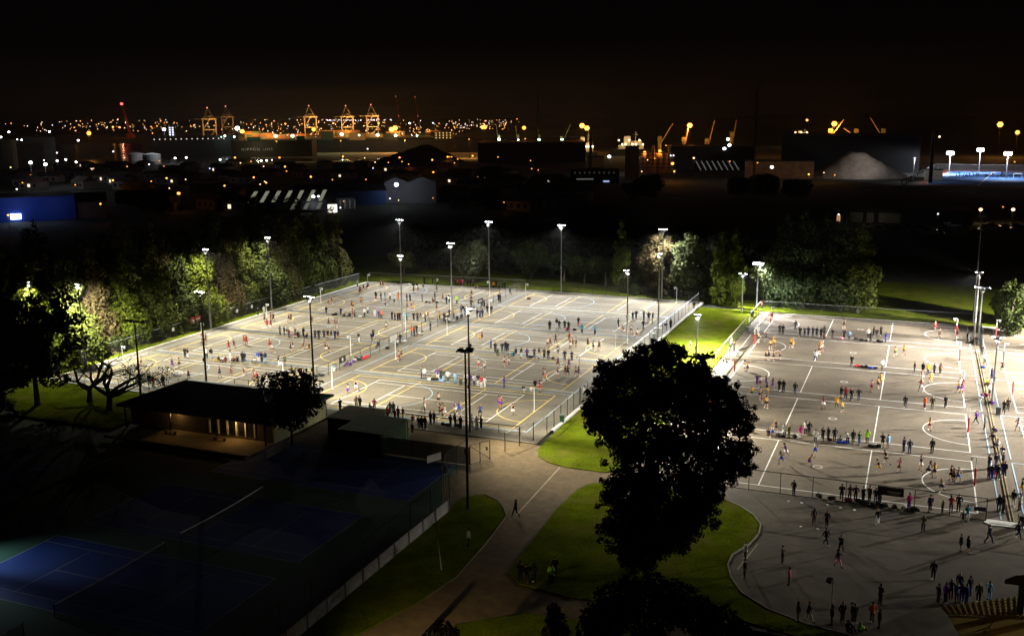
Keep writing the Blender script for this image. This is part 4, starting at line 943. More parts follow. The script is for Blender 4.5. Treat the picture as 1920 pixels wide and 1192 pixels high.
lamps('on the far wharf', 'wharf lamp', [('P1', x, y, 'o', 1 if x in (635, 672, 1605) else 0, 0, 1900) for x, y in ((418, 208), (635, 205), (672, 207), (850, 203), (883, 200), (1090, 195), (1413, 190), (1497, 193), (1527, 190), (1605, 187), (1205, 197), (858, 240))] +
      [('P2', x, y, 'o', 1 if x in (580, 920) else 0, 0, 1900) for x, y in ((345, 250), (580, 245), (738, 245), (920, 248), (963, 240), (452, 255), (1155, 280), (1373, 247), (1452, 320), (875, 318), (640, 360), (1480, 250), (410, 330))], 'orange lamps of the far wharf', 'wharf_lamp', 'wharf lamp')
lamps('at the left tank yard', 'yard lamp', [('P1', 172, 405, 'w', 2, 2600, 560), ('P1', 255, 415, 'w', 2, 2200, 545), ('P1', 322, 395, 'w', 1, 900, 600), ('P1', 370, 388, 'w', 1, 800, 620), ('P1', 428, 402, 'w', 1, 0, 585), ('P1', 320, 350, 'w', 0, 0, 760), ('P1', 247, 392, 'w', 0, 0, 600), ('P1', 440, 280, 'w', 1, 0, 900), ('P1', 278, 231, 'w', 1, 0, 1500), ('P1', 50, 233, 'w', 1, 0, 1500), ('P1', 5, 262, 'w', 1, 0, 1100), ('P1', 97, 275, 'w', 0, 0, 1000), ('P1', 123, 278, 'w', 1, 0, 1000), ('P1', 637, 343, 'w', 0, 0, 760), ('P1', 60, 432, 'y', 0, 0, 520)], 'white lamps of the tank yard', 'yard_lamp', 'yard lamp')
lamps('among the middle-distance roofs', 'street lamp', [('P1', x, y, c, s, g) for x, y, c, s, g in ((985, 380, 'w', 1, 900), (1048, 377, 'w', 1, 500), (700, 378, 'y', 0, 0), (1238, 388, 'w', 1, 300), (1470, 395, 'w', 1, 300), (1500, 393, 'w', 1, 0), (1530, 390, 'w', 0, 0), (1180, 438, 'b', 0, 0), (1322, 377, 'o', 1, 200), (1572, 377, 'o', 1, 200), (1603, 428, 'o', 1, 200), (715, 427, 'o', 0, 0), (922, 425, 'o', 0, 0), (635, 505, 'o', 1, 200), (937, 493, 'o', 1, 250), (1005, 578, 'o', 2, 300), (1263, 535, 'o', 1, 150), (1427, 488, 'o', 1, 250), (1497, 518, 'o', 1, 200), (1748, 484, 'o', 1, 250), (423, 530, 'o', 0, 60), (565, 637, 'o', 1, 160), (478, 597, 'y', 0, 0), (45, 700, 'o', 1, 150))], 'street lamps among the roofs', h=7)
lamps('below the dark mound', 'street lamp', [('P2', x, y, c, s, g) for x, y, c, s, g in ((652, 495, 'o', 1, 300), (412, 647, 'o', 1, 150), (815, 505, 'y', 0, 0), (837, 437, 'w', 0, 0), (1077, 502, 'o', 1, 300), (1145, 552, 'o', 0, 150), (1322, 520, 'o', 1, 300), (1437, 497, 'o', 1, 300), (1453, 498, 'o', 0, 0), (1468, 497, 'o', 0, 0), (1513, 515, 'o', 0, 0), (1625, 490, 'o', 1, 300), (1815, 499, 'o', 0, 0), (1330, 612, 'o', 1, 200), (877, 583, 'b', 0, 0), (1005, 810, 'w', 0, 30), (360, 433, 'o', 0, 0))], 'street lamps below the mound', h=7)
xs_ = random.Random(14)
for band, (y0, y1) in (('nearest band of roofs', (352, 392)), ('middle band of roofs', (325, 350)), ('farthest band of roofs', (300, 322))):
    lamps('in the '+band, 'porch lamp', [('S', xs_.uniform(20, 1080), xs_.uniform(y0, y1), xs_.choice('oooyw'), 0, xs_.choice((0, 0, 60))) for _ in range(16)], 'porch lamps of the suburb', 'porch_lamp', 'porch lamp', h=3.4)
lamps('on the lit shed front', 'wall lamp', [('P2', 430, 795, 'w', 2, 220), ('P2', 467, 793, 'w', 1, 0), ('P2', 532, 778, 'w', 2, 260)], 'wall lamps of the skylight shed', 'wall_lamp', 'wall lamp', h=5.5)
far_lamp(*px_('P2', 1053, 705), 'w', 3, 'single bright white lamp in front of the grey gabled sheds', None, h=8.5, glow=1500)
lamps('around the works beyond the big shed', 'works lamp', [('P3', 1245, 418, 'o', 2, 9000, 640), ('P3', 1140, 428, 'o', 2, 3000, 640), ('P3', 1288, 380, 'o', 0, 0, 640), ('P3', 1318, 380, 'o', 0, 0, 640), ('P3', 895, 457, 'w', 2, 2500, 640), ('P3', 1717, 337, 'w', 2, 800, 560), ('P3', 1727, 378, 'w', 2, 0, 560), ('P3', 1692, 402, 'w', 2, 0, 560), ('P3', 1480, 467, 'y', 1, 500, 560), ('P3', 1320, 450, 'w', 0, 0, 600), ('P3', 1340, 450, 'w', 0, 0, 600), ('P3', 1333, 505, 'o', 2, 3500, 570), ('P3', 1345, 560, 'o', 1, 900, 540), ('P3', 125, 460, 'o', 0, 0, 640), ('P3', 350, 485, 'o', 0, 0, 640), ('P3', 1160, 480, 'y', 0, 0, 600), ('P3', 1210, 470, 'o', 0, 0, 600), ('P3', 1730, 490, 'o', 0, 0, 560), ('P3', 1120, 560, 'y', 0, 0, 520), ('P3', 1205, 590, 'y', 0, 0, 480)], 'lamps of the works', 'works_lamp', 'works lamp')
lamps('about the sand pile', 'yard lamp', [('P4', 175, 530, 'w', 2, 600, 560), ('P4', 430, 580, 'o', 1, 700, 560), ('P4', 610, 585, 'o', 0, 400, 560), ('P4', 75, 500, 'o', 0, 300, 560), ('P4', 1132, 300, 'y', 1, 0, 900), ('P4', 1335, 320, 'y', 1, 0, 900), ('P4', 535, 568, 'y', 0, 0, 560), ('P4', 1805, 488, 'o', 0, 0, 800), ('P4', 1855, 493, 'o', 0, 0, 800), ('P4', 1675, 508, 'y', 0, 0, 800), ('P4', 1440, 510, 'w', 0, 0, 800)], 'lamps round the sand pile', 'yard_lamp', 'yard lamp')
lamps('by the dark car park', 'street lamp', [('P4', 922, 813, 'w', 1, 90), ('P4', 1460, 822, 'w', 0, 60), ('P4', 1530, 820, 'o', 1, 160), ('P4', 1620, 823, 'y', 2, 240), ('P4', 1845, 823, 'y', 2, 260), ('P4', 1775, 805, 'o', 0, 0), ('P4', 637, 857, 'w', 0, 30), ('P4', 1325, 853, 'w', 0, 60)], 'lamps of the car park', h=4.2)
# lights of the far shore: countless
def far_town():
    m = {}; rs = random.Random(8)
    for i in range(560):
        px = rs.choice((rs.uniform(0, 520), rs.uniform(100, 640), rs.uniform(540, 980), rs.uniform(840, 960)))
        py = rs.gauss(236, 7) if rs.random() < .6 else rs.uniform(226, 268)
        if py < 223: continue
        if px < 110 and rs.random() < .6: continue
        d = rs.uniform(2300, 3400); p = D(px, py, d); u = d/FPX*rs.uniform(.32, .75)
        c = rs.choice('ooooyyw')
        m.setdefault(c, MB()).ell(p, (u, u, u), 5, 4)
    for i in range(60):
        px, py = rs.uniform(600, 740), rs.gauss(225.5, .8); p = D(px, py, 2600); u = 2600/FPX*rs.uniform(.4, .75); m.setdefault('p', MB()).ell(p, (u, u, u), 5, 4)
    for i in range(190):                          # extra specks added to make the wharves glow amber
        px, py = rs.uniform(470, 870), rs.gauss(250, 7); d = rs.uniform(1680, 1980); p = D(px, py, d); u = d/FPX*rs.uniform(.4, .85); m.setdefault(rs.choice('oooooyyw'), MB()).ell(p, (u, u, u), 5, 4)
    for c, b in m.items():
        o = b.build('shore_lights', emat('shore_'+c, {'o': (1., .42, .10), 'y': (1., .7, .4), 'w': (.85, .85, 1.), 'p': (1., .75, .8)}[c], 4.2)); tag(o, 'tiny %s lights scattered along the far shore' % {'o': 'orange', 'y': 'warm', 'w': 'white', 'p': 'pinkish'}[c], 'lights', kind='stuff')
far_town()
# harbour water
wm = pmat('harbour_water', (.006, .007, .008), .16, .5, bump=.35, scale2=.12)
m = MB(); z = -.28; m.quad((*D(-400, 300, 905).xy, z), (*D(1100, 300, 905).xy, z), (*D(1100, 300, 1650).xy, z), (*D(-400, 300, 1650).xy, z)); struct(m.build('water', wm))
wf = MB(); a, b = D(-300, 300, 1650), D(1150, 300, 1650); c, d = D(1150, 300, 2400), D(-300, 300, 2400)
wf.quad((*a.xy, .6), (*b.xy, .6), (*c.xy, .6), (*d.xy, .6)); wf.quad((*a.xy, -.3), (*b.xy, -.3), (*b.xy, .6), (*a.xy, .6)); struct(wf.build('wharf', pmat('wharf_concrete', (.16, .13, .09), .9)))
hl = MB(); rs = random.Random(2)
pts = [D(-400+i*70, 212, 4200) for i in range(42)]
for i, (p, q) in enumerate(zip(pts, pts[1:])):
    h0, h1 = 18+9*math.sin(i*.7)+5*math.sin(i*1.9), 18+9*math.sin((i+1)*.7)+5*math.sin((i+1)*1.9)
    p2, q2 = p+Vector((RF[0], RF[1], 0))*900, q+Vector((RF[0], RF[1], 0))*900
    hl.quad((p.x, p.y, -1), (q.x, q.y, -1), ((q.x+q2.x)/2, (q.y+q2.y)/2, h1), ((p.x+p2.x)/2, (p.y+p2.y)/2, h0)); hl.quad(((p.x+p2.x)/2, (p.y+p2.y)/2, h0), ((q.x+q2.x)/2, (q.y+q2.y)/2, h1), (q2.x, q2.y, -1), (p2.x, p2.y, -1))
struct(hl.build('hills', terr, smooth=True))

# ---------------------------------------------------------------- quay cranes
cran = pmat('crane_steel', (.40, .36, .28), .6, noise=(.1, .15)); cred = pmat('red_crane_steel', (.35, .06, .03), .6)
def quay_crane(pxc, base_py, top_py, dist, label, mat=None, boom=1.0, lit=12000, group='quay cranes'):
    mat = mat or cran; p = D(pxc, base_py, dist); r = empty('quay_crane', (p.x, p.y, 0), face_cam(p)); tag(r, label, 'crane', group)
    H = D(pxc, top_py, dist).z; w = 11.; bz = H*.60; d = 9.
    for sx in (-w, w):
        for sy in (-d, d):
            m = MB(); m.bar((sx, sy, 0), (sx, sy, bz), 2.0); m.build('leg', mat, r)
    m = MB()
    for sy in (-d, d): m.bar((-w, sy, bz*.42), (w, sy, bz*.42), 1.4); m.bar((-w, sy, bz*.42), (0, sy, bz), 1.1); m.bar((w, sy, bz*.42), (w*.1, sy, .0+bz*.05), .9)
    m.build('brace', mat, r)
    m = MB(); m.box(-w-3, w+2, -d-1.2, d+1.2, bz, bz+2.4); m.box(-w+2, w-6, -4, 4, bz+2.4, bz+6.5); m.build('machinery_house', mat, r)
    m = MB(); m.bar((-1, -d-1, bz+1.6), (-1, -d-28*boom, bz+2.6), 1.8); m.bar((-1, d+1, bz+1.6), (-1, d+20, bz+1.8), 1.8); m.bar((-w-14*boom, 0, bz+1.2), (w+4, 0, bz+1.2), 1.5); m.build('boom', mat, r)
    m = MB(); ap = (-2, 0, H)
    for q in ((-w, -d, bz), (-w, d, bz), (w*.9, -d, bz), (w*.9, d, bz)): m.bar(q, ap, .9)
    m.bar(ap, (-1, -d-24*boom, bz+2.4), .5); m.build('tower_frame', mat, r)
    l = MB(); l.ell((-2, 0, H+.6), (1.1, 1.1, 1.1), 6, 4); l.build('beacon', emat('crane_beacon', (1., .25, .2), 3.), r)
    if lit:
        for q in ((-w*.2, -d-14, bz*.5), (w*.4, -d-12, bz*.9)): point(r, q, lit, (1., .46, .12), 1.)  # bare fill lights added to brighten the crane
    return r
quay_crane(583, 247, 199, 2000, 'lit quay crane, leftmost of three orange lit ones', lit=22000)
quay_crane(652, 248, 199, 2000, 'lit quay crane, middle of three orange lit ones', lit=26000)
quay_crane(699, 248, 197, 2000, 'lit quay crane, rightmost of three orange lit ones', lit=26000)
quay_crane(394, 253, 203, 1900, 'dim brown quay crane left of the bright white dock lamp', lit=9000)
quay_crane(428, 252, 200, 2200, 'dimmest quay crane standing behind the bright dock lamp', lit=3500)
def lattice(p0, p1, w, mat, name, par=None):
    m = MB(); p0 = Vector(p0); p1 = Vector(p1); n = 9; t = (p1-p0).normalized(); sd = t.cross(Vector((RF[0], RF[1], 0))).normalized(); fw = t.cross(sd)
    for a, b in ((1, 1), (1, -1), (-1, 1), (-1, -1)): m.bar(p0+(sd*a+fw*b)*w, p1+(sd*a+fw*b)*w*.5, w*.35)
    for i in range(n):
        k = 1-.5*i/n; s = 1 if i % 2 else -1
        m.bar(p0.lerp(p1, i/n)+sd*w*s*k, p0.lerp(p1, (i+1)/n)-sd*w*s*k, w*.22)
    return m.build(name, mat, par)
b = D(245, 250, 1900); rc = empty('lattice_crane', (b.x, b.y, 0)); tag(rc, 'tall red lattice crane jib with a red light on its tip', 'crane')
tp = D(228, 195, 1900)-Vector((b.x, b.y, 0)); lattice((0, 0, 6), tp, 1.6, cred, 'jib', rc); m = MB(); m.box(-5, 5, -5, 5, 0, 7); m.build('cab', cred, rc)
m = MB(); m.ell(tp, (3.0, 2.4, 2.0), 6, 4); m.build('tip_light', emat('tip_red', (1., .10, .08), 5.), rc)
point(rc, (-8, -12, 22), 5000, (1., .3, .15), .8)
for i, (px, t, bpx, bsy, dd) in enumerate(((742, 181, 752, 252, 2100), (778, 182, 788, 252, 2100))):
    b = D(bpx, bsy, dd); rc = empty('lattice_crane', (b.x, b.y, 0)); tag(rc, 'barely lit lattice crane right of the quay cranes, %s one' % ('left', 'right')[i], 'crane')
    tp = D(px, t, dd)-Vector((b.x, b.y, 0)); lattice((0, 0, 2), tp, 1.2, cred, 'jib', rc)
    for q in (1., .45):
        m = MB(); m.ell(Vector((0, 0, 2)).lerp(tp, q), (1, 1, 1), 6, 4); m.build('tip_light', emat('tip_dim', (1., .2, .12), 1.2), rc)
# ships' deck cranes
jibm = pmat('ochre_crane', (.42, .33, .16), .6)
JIBS = [('P3', 132, 352, 112, 235, 940), ('P3', 265, 350, 247, 240, 940), ('P3', 408, 350, 403, 258, 940), ('P3', 562, 360, 630, 232, 920), ('P3', 1243, 362, 1335, 228, 900), ('P3', 1410, 370, 1448, 222, 900), ('P3', 1570, 378, 1625, 205, 900), ('P3', 1742, 330, 1775, 203, 900), ('P4', 578, 312, 675, 200, 900), ('P4', 758, 312, 672, 262, 900), ('P4', 945, 312, 857, 190, 900)]
for i, (rg, bx, by, tx, ty, dd) in enumerate(JIBS):
    bp, tp_ = px_(rg, bx, by), px_(rg, tx, ty); b = D(*bp, dd); r = empty('deck_crane', (b.x, b.y, 0), face_cam(b)); tag(r, 'ochre lit deck crane on a ship, %s from left along the port' % ORD[i], 'crane', "ships' deck cranes")
    top = D(*tp_, dd); u = dd/FPX; iv = Matrix.Rotation(-face_cam(b), 3, 'Z')
    s = iv @ Vector((0, 0, 0)); hz = b.z+5*u*2.2; tl = iv @ (top-Vector((b.x, b.y, 0)))
    m = MB(); w = 1.45 if i > 3 else .9; m.tube([(0, 0, 0), (0, 0, b.z), (0, 0, hz)], [w*1.05, w, w*.9], 8); m.box(-w*1.25, w*1.25, -w*1.2, w*1.2, hz-w*2.2, hz+.4); m.build('pedestal', jibm, r)
    off = math.copysign(w*1.1, tl.x)
    for q in (-.7, .7):
        m = MB(); m.tube([(off, q*w, b.z+1.2*u), (tl.x, q*.3*w, tl.z)], [.5 if i > 3 else .35, .3 if i > 3 else .25], 5); m.build('jib', jibm, r)
    m = MB(); m.tube([(0, 0, hz), (tl.x*.92, 0, tl.z*.99)], [.12, .12], 3); m.build('hoist_wire', M['dark_post'], r)
    point(r, (off*4, -14, b.z+6), 1500 if i > 3 else 800, (1., .55, .16), .8)  # added fill light for the crane, no lamp built here

# ---------------------------------------------------------------- ships
def box_at(r, x0, x1, y0, y1, z0, z1, name, mat): m = MB(); m.box(x0, x1, y0, y1, z0, z1); return m.build(name, mat, r)
def ship(px0, px1, hull_base_py, hull_top_py, label, hullm, dist):
    c = D((px0+px1)/2, hull_base_py, dist); r = empty('cargo_ship', (c.x, c.y, -.3), face_cam(c)); tag(r, label, 'ship', 'ships in the port'); u = dist/FPX; L = (px1-px0)*u/2
    H = D((px0+px1)/2, hull_top_py, dist).z+.3
    m = MB(); sec = []
    for x, wd, hh in ((-L, .25, 1.12), (-L*.9, .8, 1.05), (-L*.5, 1, 1), (L*.5, 1, 1), (L*.88, .75, 1.02), (L, .06, 1.15)):
        sec.append([(x, -9*wd*.8, 0), (x, -9*wd, H*hh), (x, 9*wd, H*hh), (x, 9*wd*.8, 0)])
    for a, b in zip(sec, sec[1:]):
        for i in range(3): m.quad(a[i], b[i], b[i+1], a[i+1])
    m.poly(sec[0]); m.poly(list(reversed(sec[-1]))); m.build('hull', hullm, r)
    return r, L, H, u
greyh = pmat('dark_hull', (.013, .012, .011), .6); green_h = pmat('green_hull', (.05, .16, .06), .6); ochreh = pmat('olive_hull', (.05, .05, .025), .6)
sm = pmat('ship_white', (.62, .58, .48), .6)
r, L, H, u = ship(278, 440, 283, 255, 'dark hulled ship with a ladder of lights on its bridge', greyh, 1030)
bx = box_at(r, -L*.45, -L*.30, -6, 6, H, H+9, 'bridge', greyh)
for k in range(5):
    for j in range(2): box_at(r, -L*.43+j*L*.06, -L*.395+j*L*.06, -6.3, -6.05, H+.8+k*1.7, H+1.7+k*1.7, 'window', emat('ship_window', (.75, .8, 1.), 2.2))
for k in range(14): box_at(r, -L*.75+k*L*.11, -L*.75+k*L*.11+.9, -9.5, -9.2, H-3.0, H-2.3, 'porthole', emat('porthole', (1., .8, .6), 1.6))
r, L, H, u = ship(440, 590, 285, 264, 'olive hulled ship with large white lettering on its side', ochreh, 960)
box_at(r, -L*.62, -L*.30, -6, 6, H, H+3.4, 'deck_cargo', green_h); box_at(r, L*.52, L*.72, -6, 6, H, H+4, 'deck_cargo', green_h)
def lettering(r, text, size, loc, mat, name='lettering'):
    cu = bpy.data.curves.new('t', 'FONT'); cu.body = text; cu.size = size; cu.extrude = .06; cu.space_character = 1.45; cu.align_x = 'CENTER'
    o = bpy.data.objects.new('t', cu); COL.objects.link(o); dg = bpy.context.evaluated_depsgraph_get(); me = bpy.data.meshes.new_from_object(o.evaluated_get(dg))
    bpy.data.objects.remove(o); me.materials.clear(); me.materials.append(mat)
    return inst(name, me, r, loc, (PI/2, 0, 0))
lettering(r, 'NIPPON LINE', 3.4, (-L*.40, -9.4, H*.42), pmat('hull_letter', (.8, .8, .75), .6))
point(r, (-L*.4, -26, H*.6), 3500, (1., .85, .6), .5)
r, L, H, u = ship(590, 850, 283, 262, 'long dim hulled ship moored below the quay cranes', greyh, 1050)
box_at(r, -L*.86, -L*.70, -7, 7, H, H+8.5, 'deck_cargo', ochreh); box_at(r, -L*.48, -L*.25, -7, 7, H, H+7, 'deck_cargo', pmat('brown_container', (.28, .17, .08), .7)); box_at(r, L*.0, L*.2, -7, 7, H, H+6, 'deck_cargo', ochreh); box_at(r, L*.72, L*.98, -7, 7, H, H+8, 'bridge', ochreh)
for k in range(3):
    for j in range(5): box_at(r, L*.73+j*L*.05, L*.740+j*L*.05, -7.3, -7.05, H+1.+k*2.4, H+1.8+k*2.4, 'window', emat('ship_window_warm', (1., .6, .22), 2.))
point(r, (L*.8, -25, H+10), 2600, (1., .6, .2), .8)
point(r, (-L*.5, -28, H+12), 5000, (1., .52, .16), .8)
def superstructure(px0, px1, base_py, top_py, dist, label, mastpx=None):
    c = D((px0+px1)/2, base_py, dist); r = empty('cargo_ship', (c.x, c.y, -.3), face_cam(c)); tag(r, label, 'ship', 'ships in the port'); u = dist/FPX; w = (px1-px0)*u; z0 = c.z+.3; H = (base_py-top_py)*u
    m = MB(); m.box(-w*.85, w*.75, -7, 7, 0, z0); m.build('hull', greyh, r)
    box_at(r, -w*.5, w*.5, -6, 6, z0+.01, z0+H*.30, 'deckhouse', sm); box_at(r, -w*.28, -w*.02, -5, 5, z0+H*.302, z0+H, 'funnel', sm); box_at(r, w*.0, w*.42, -6, 6, z0+H*.302, z0+H*.62, 'bridge', sm)
    m = MB(); m.bar((w*.18, 0, z0+H*.62), (w*.18, 0, z0+H*1.35), .6); m.bar((w*.08, 0, z0+H*1.1), (w*.28, 0, z0+H*1.1), .4); m.build('mast', sm, r)
    for k in range(8): m = MB(); m.ell((-w*.48+k*w*.135, -6.4, z0+H*(.36 if k % 3 else .68)), (.75, .5, .75), 6, 4); m.build('deck_light', emat('deck_light', (1., .74, .36), 7.), r)
    point(r, (-w*.3, -17, z0+H*.8), 3600, (1., .70, .30), .8); point(r, (w*.4, -16, z0+H*.7), 2800, (1., .60, .22), .8)
superstructure(1160, 1206, 279, 256, 900, 'ship with a lit cream bridge and funnel beyond the dark tower')
superstructure(1082, 1112, 284, 258, 900, 'ochre lit ship deck beside the dark chimney')
superstructure(1492, 1516, 254, 246, 1150, 'small lit ship bridge far beyond the long dark shed')

yd = MB(); yd.poly([(*G(px, py).xy, -.2) for px, py in ((470, 296), (1030, 300), (1035, 287), (470, 284))]); struct(yd.build('port_yard', pmat('amber_lit_yard', (.24, .19, .11), .95, noise=((.02, .3), (.2, .25)))))  # paler amber ground, added so the lamp-lit strip shows
for k, (px, pw) in enumerate(((520, 26000), (640, 30000), (760, 34000), (880, 30000), (985, 24000))):
    p = D(px, 292, 860); r = empty('yard_mast', (p.x, p.y, -.3)); tag(r, 'thin amber lamp mast in the port yard, %s from left' % ORD[k], 'mast light', 'masts of the port yard')
    m = MB(); m.tube([(0, 0, 0), (0, 0, 16)], [.25, .15], 5); m.build('pole', M['dark_post'], r); m = MB(); m.ell((0, 0, 16.3), (.7, .7, .4), 6, 4); m.build('lamp_head', emat('glow_orange_0', (1., .36, .05), 6), r); spot(r, (0, 0, 15.6), pw, (1., .5, .12), (0, 0, 0), 160, .4, .4)
cmt = [pmat('container_'+n, c, .7) for n, c in (('rust', (.30, .11, .04)), ('ochre', (.34, .22, .08)), ('green', (.06, .14, .06)), ('grey', (.2, .19, .17)))]
crs = random.Random(9)
for k, px in enumerate(sorted(crs.uniform(470, 850) for _ in range(20))):
    p = D(px, 258, 1720+crs.uniform(0, 60)); r = empty('container_stack', (p.x, p.y, .6), face_cam(p)); tag(r, 'stack of shipping containers on the lit wharf, %s from left' % ORD[k], 'containers', 'container stacks on the far wharf')
    for row in range(crs.randint(2, 4)):
        for col_ in range(2): m = MB(); m.box(-12.3+col_*12.4, -.1+col_*12.4, 0, 2.6, row*2.65, row*2.65+2.6); m.build('container', crs.choice(cmt), r)
    if k % 2 == 0: point(r, (0, -16, 12), 34000, (1., .48, .12), .8)  # amber fill light added for the containers, without a lamp
# ---------------------------------------------------------------- sheds, tanks, houses
def building(name, px0, px1, top_py, base_py, label, wall, roof=None, depth=14., gable=0., cat='building', group=None, dist=None, turn=0.):
    c = G((px0+px1)/2, base_py) if not dist else D((px0+px1)/2, base_py, dist); d = hdist(c); u = d/FPX
    r = empty(name, (c.x, c.y, -.3), face_cam(c)+turn); tag(r, label, cat, group)
    w = (px1-px0)*u/2; H = D((px0+px1)/2, top_py, d).z+.3
    he = H-gable
    box_at(r, -w, w, 0, depth, 0, he-.02, 'wall', wall)
    m = MB(); o = .4
    if gable:
        m.quad((-w-o, -o, he), (w+o, -o, he), (w+o, depth/2, H), (-w-o, depth/2, H)); m.quad((-w-o, depth/2, H), (w+o, depth/2, H), (w+o, depth+o, he), (-w-o, depth+o, he))
        m.poly([(-w, 0, he), (-w, depth/2, H-.1), (-w, depth, he)]); m.poly([(w, 0, he), (w, depth, he), (w, depth/2, H-.1)])
    else: m.box(-w-.2, w+.2, -.2, depth+.2, he-.01, he+.35)
    rf = m.build('roof', roof or pmat('dark_roof', (.03, .03, .032), .7), r)
    return r, w, H, he, rf, u
dw = pmat('dark_wall', (.035, .033, .032), .85, noise=(.3, .2)); gw = pmat('grey_shed_wall', (.14, .15, .17), .75, noise=(.3, .12)); bw = pmat('blue_shed_wall', (.012, .05, .30), .6, noise=(.3, .1)); cw = pmat('cream_wall', (.34, .32, .24), .85, noise=(.3, .12))
building('storage_shed', 897, 1097, 268, 303, 'huge black storage shed left of the thin chimney', dw, depth=60)
building('storage_shed', 1475, 1706, 255, 322, 'longest black shed running behind the sand pile', pmat('black_shed_wall', (.012, .012, .013), .9), depth=70)
building('storage_shed', 1262, 1408, 275, 318, 'dark works building behind the sawtooth skylights', dw, depth=40)
building('concrete_tower', 1172, 1197, 276, 333, 'square black tower in front of the lit ship', dw, depth=18, cat='tower')
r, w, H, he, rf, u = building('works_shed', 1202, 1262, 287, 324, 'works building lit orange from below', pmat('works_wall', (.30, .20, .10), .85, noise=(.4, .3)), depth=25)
for k in range(6):
    x = -w*.9+k*w*.32; m = MB(); m.tube([(x, -3, 0), (x, -3, H*(.8+.3*(k % 3)))], [w*.09, w*.09], 8); m.build('silo', pmat('works_wall', (.3, .2, .1), .85), r)
for k in range(4): m = MB(); m.bar((-w, -5, H*(.3+.2*k)), (w, -5, H*(.3+.2*k)), .5); m.build('gantry_beam', dw, r)
# chimney and masts
for px, t, bsy, w0, lab, nm in ((1107, 254, 336, .9, 'thin black chimney at the corner of the huge shed', 'chimney'), (1744, 248, 342, .9, 'thick black pole standing before the blue pitch', 'pole')):
    b, h = Hgt(px, bsy, t); m = MB(); m.tube([(0, 0, -.3), (0, 0, h)], [w0*1.15, w0*.8], 8); tag(m.build(nm, M['black_metal'], loc=b), lab, nm)
for px, t, bsy, lab in ((1410, 165, 420, 'faint tall lattice mast right of the dark cypress'), (1009, 168, 392, 'faint tall lattice mast above the middle of the courts')):
    b, h = Hgt(px, bsy, t); r = empty('lattice_mast', b); tag(r, lab, 'mast'); lattice((0, 0, -.3), (0, 0, h), .35, M['dark_post'], 'tower', r)
    m = MB(); m.tube([(0, 0, h), (0, 0, h+3)], [.08, .04], 5); m.build('antenna', M['dark_post'], r)
# dark mound
def mound(name, px0, px1, top_py, base_py, label, mat, rough, peak=.5, kind=None, cat=None, flat=.12):
    c = G((px0+px1)/2, base_py); d = hdist(c); u = d/FPX; w = (px1-px0)*u/2; H = D((px0+px1)/2, top_py, d).z; m = MB(); nx, ny = 40, 18; rs = random.Random(6); V = []
    ph = [rs.uniform(0, 6) for _ in range(6)]
    for j in range(ny+1):
        for i in range(nx+1):
            x = -1+2*i/nx; y = -1+2*j/ny
            q = math.hypot((x-(peak*2-1)*(1-abs(x)))*1.0, y); h = max(0, 1-q); h = min(h*1.08, 1-flat*.4+flat*.4*math.sin(x*7+ph[1]))
            n = .5*math.sin(x*23+ph[0]+3*y)+.3*math.sin(x*41+ph[2])+.3*math.sin(y*17+x*9+ph[3])
            V.append((x*w, y*w*.55+w*.3, H*(h+rough*n*h*(1-h)*2)-.3))
    m.v = V; m.f = [(j*(nx+1)+i, j*(nx+1)+i+1, (j+1)*(nx+1)+i+1, (j+1)*(nx+1)+i) for j in range(ny) for i in range(nx)]
    o = m.build(name, mat, None, (c.x, c.y, 0), face_cam(c), smooth=True)
    if kind: struct(o)
    else: tag(o, label, cat)
    return c, w, H
mound('hill', 690, 872, 270, 305, None, terr, .12, .62, kind=1)
c, w, H = mound('sand_pile', 1522, 1696, 281, 334, 'tall pale sand pile lit from the pitch beside it', pmat('pale_sand', (.34, .29, .25), .95, noise=((.06, .25), (.4, .2)), bump=.6, scale2=.6), .05, .46, cat='sand pile')
iv_ = Vector
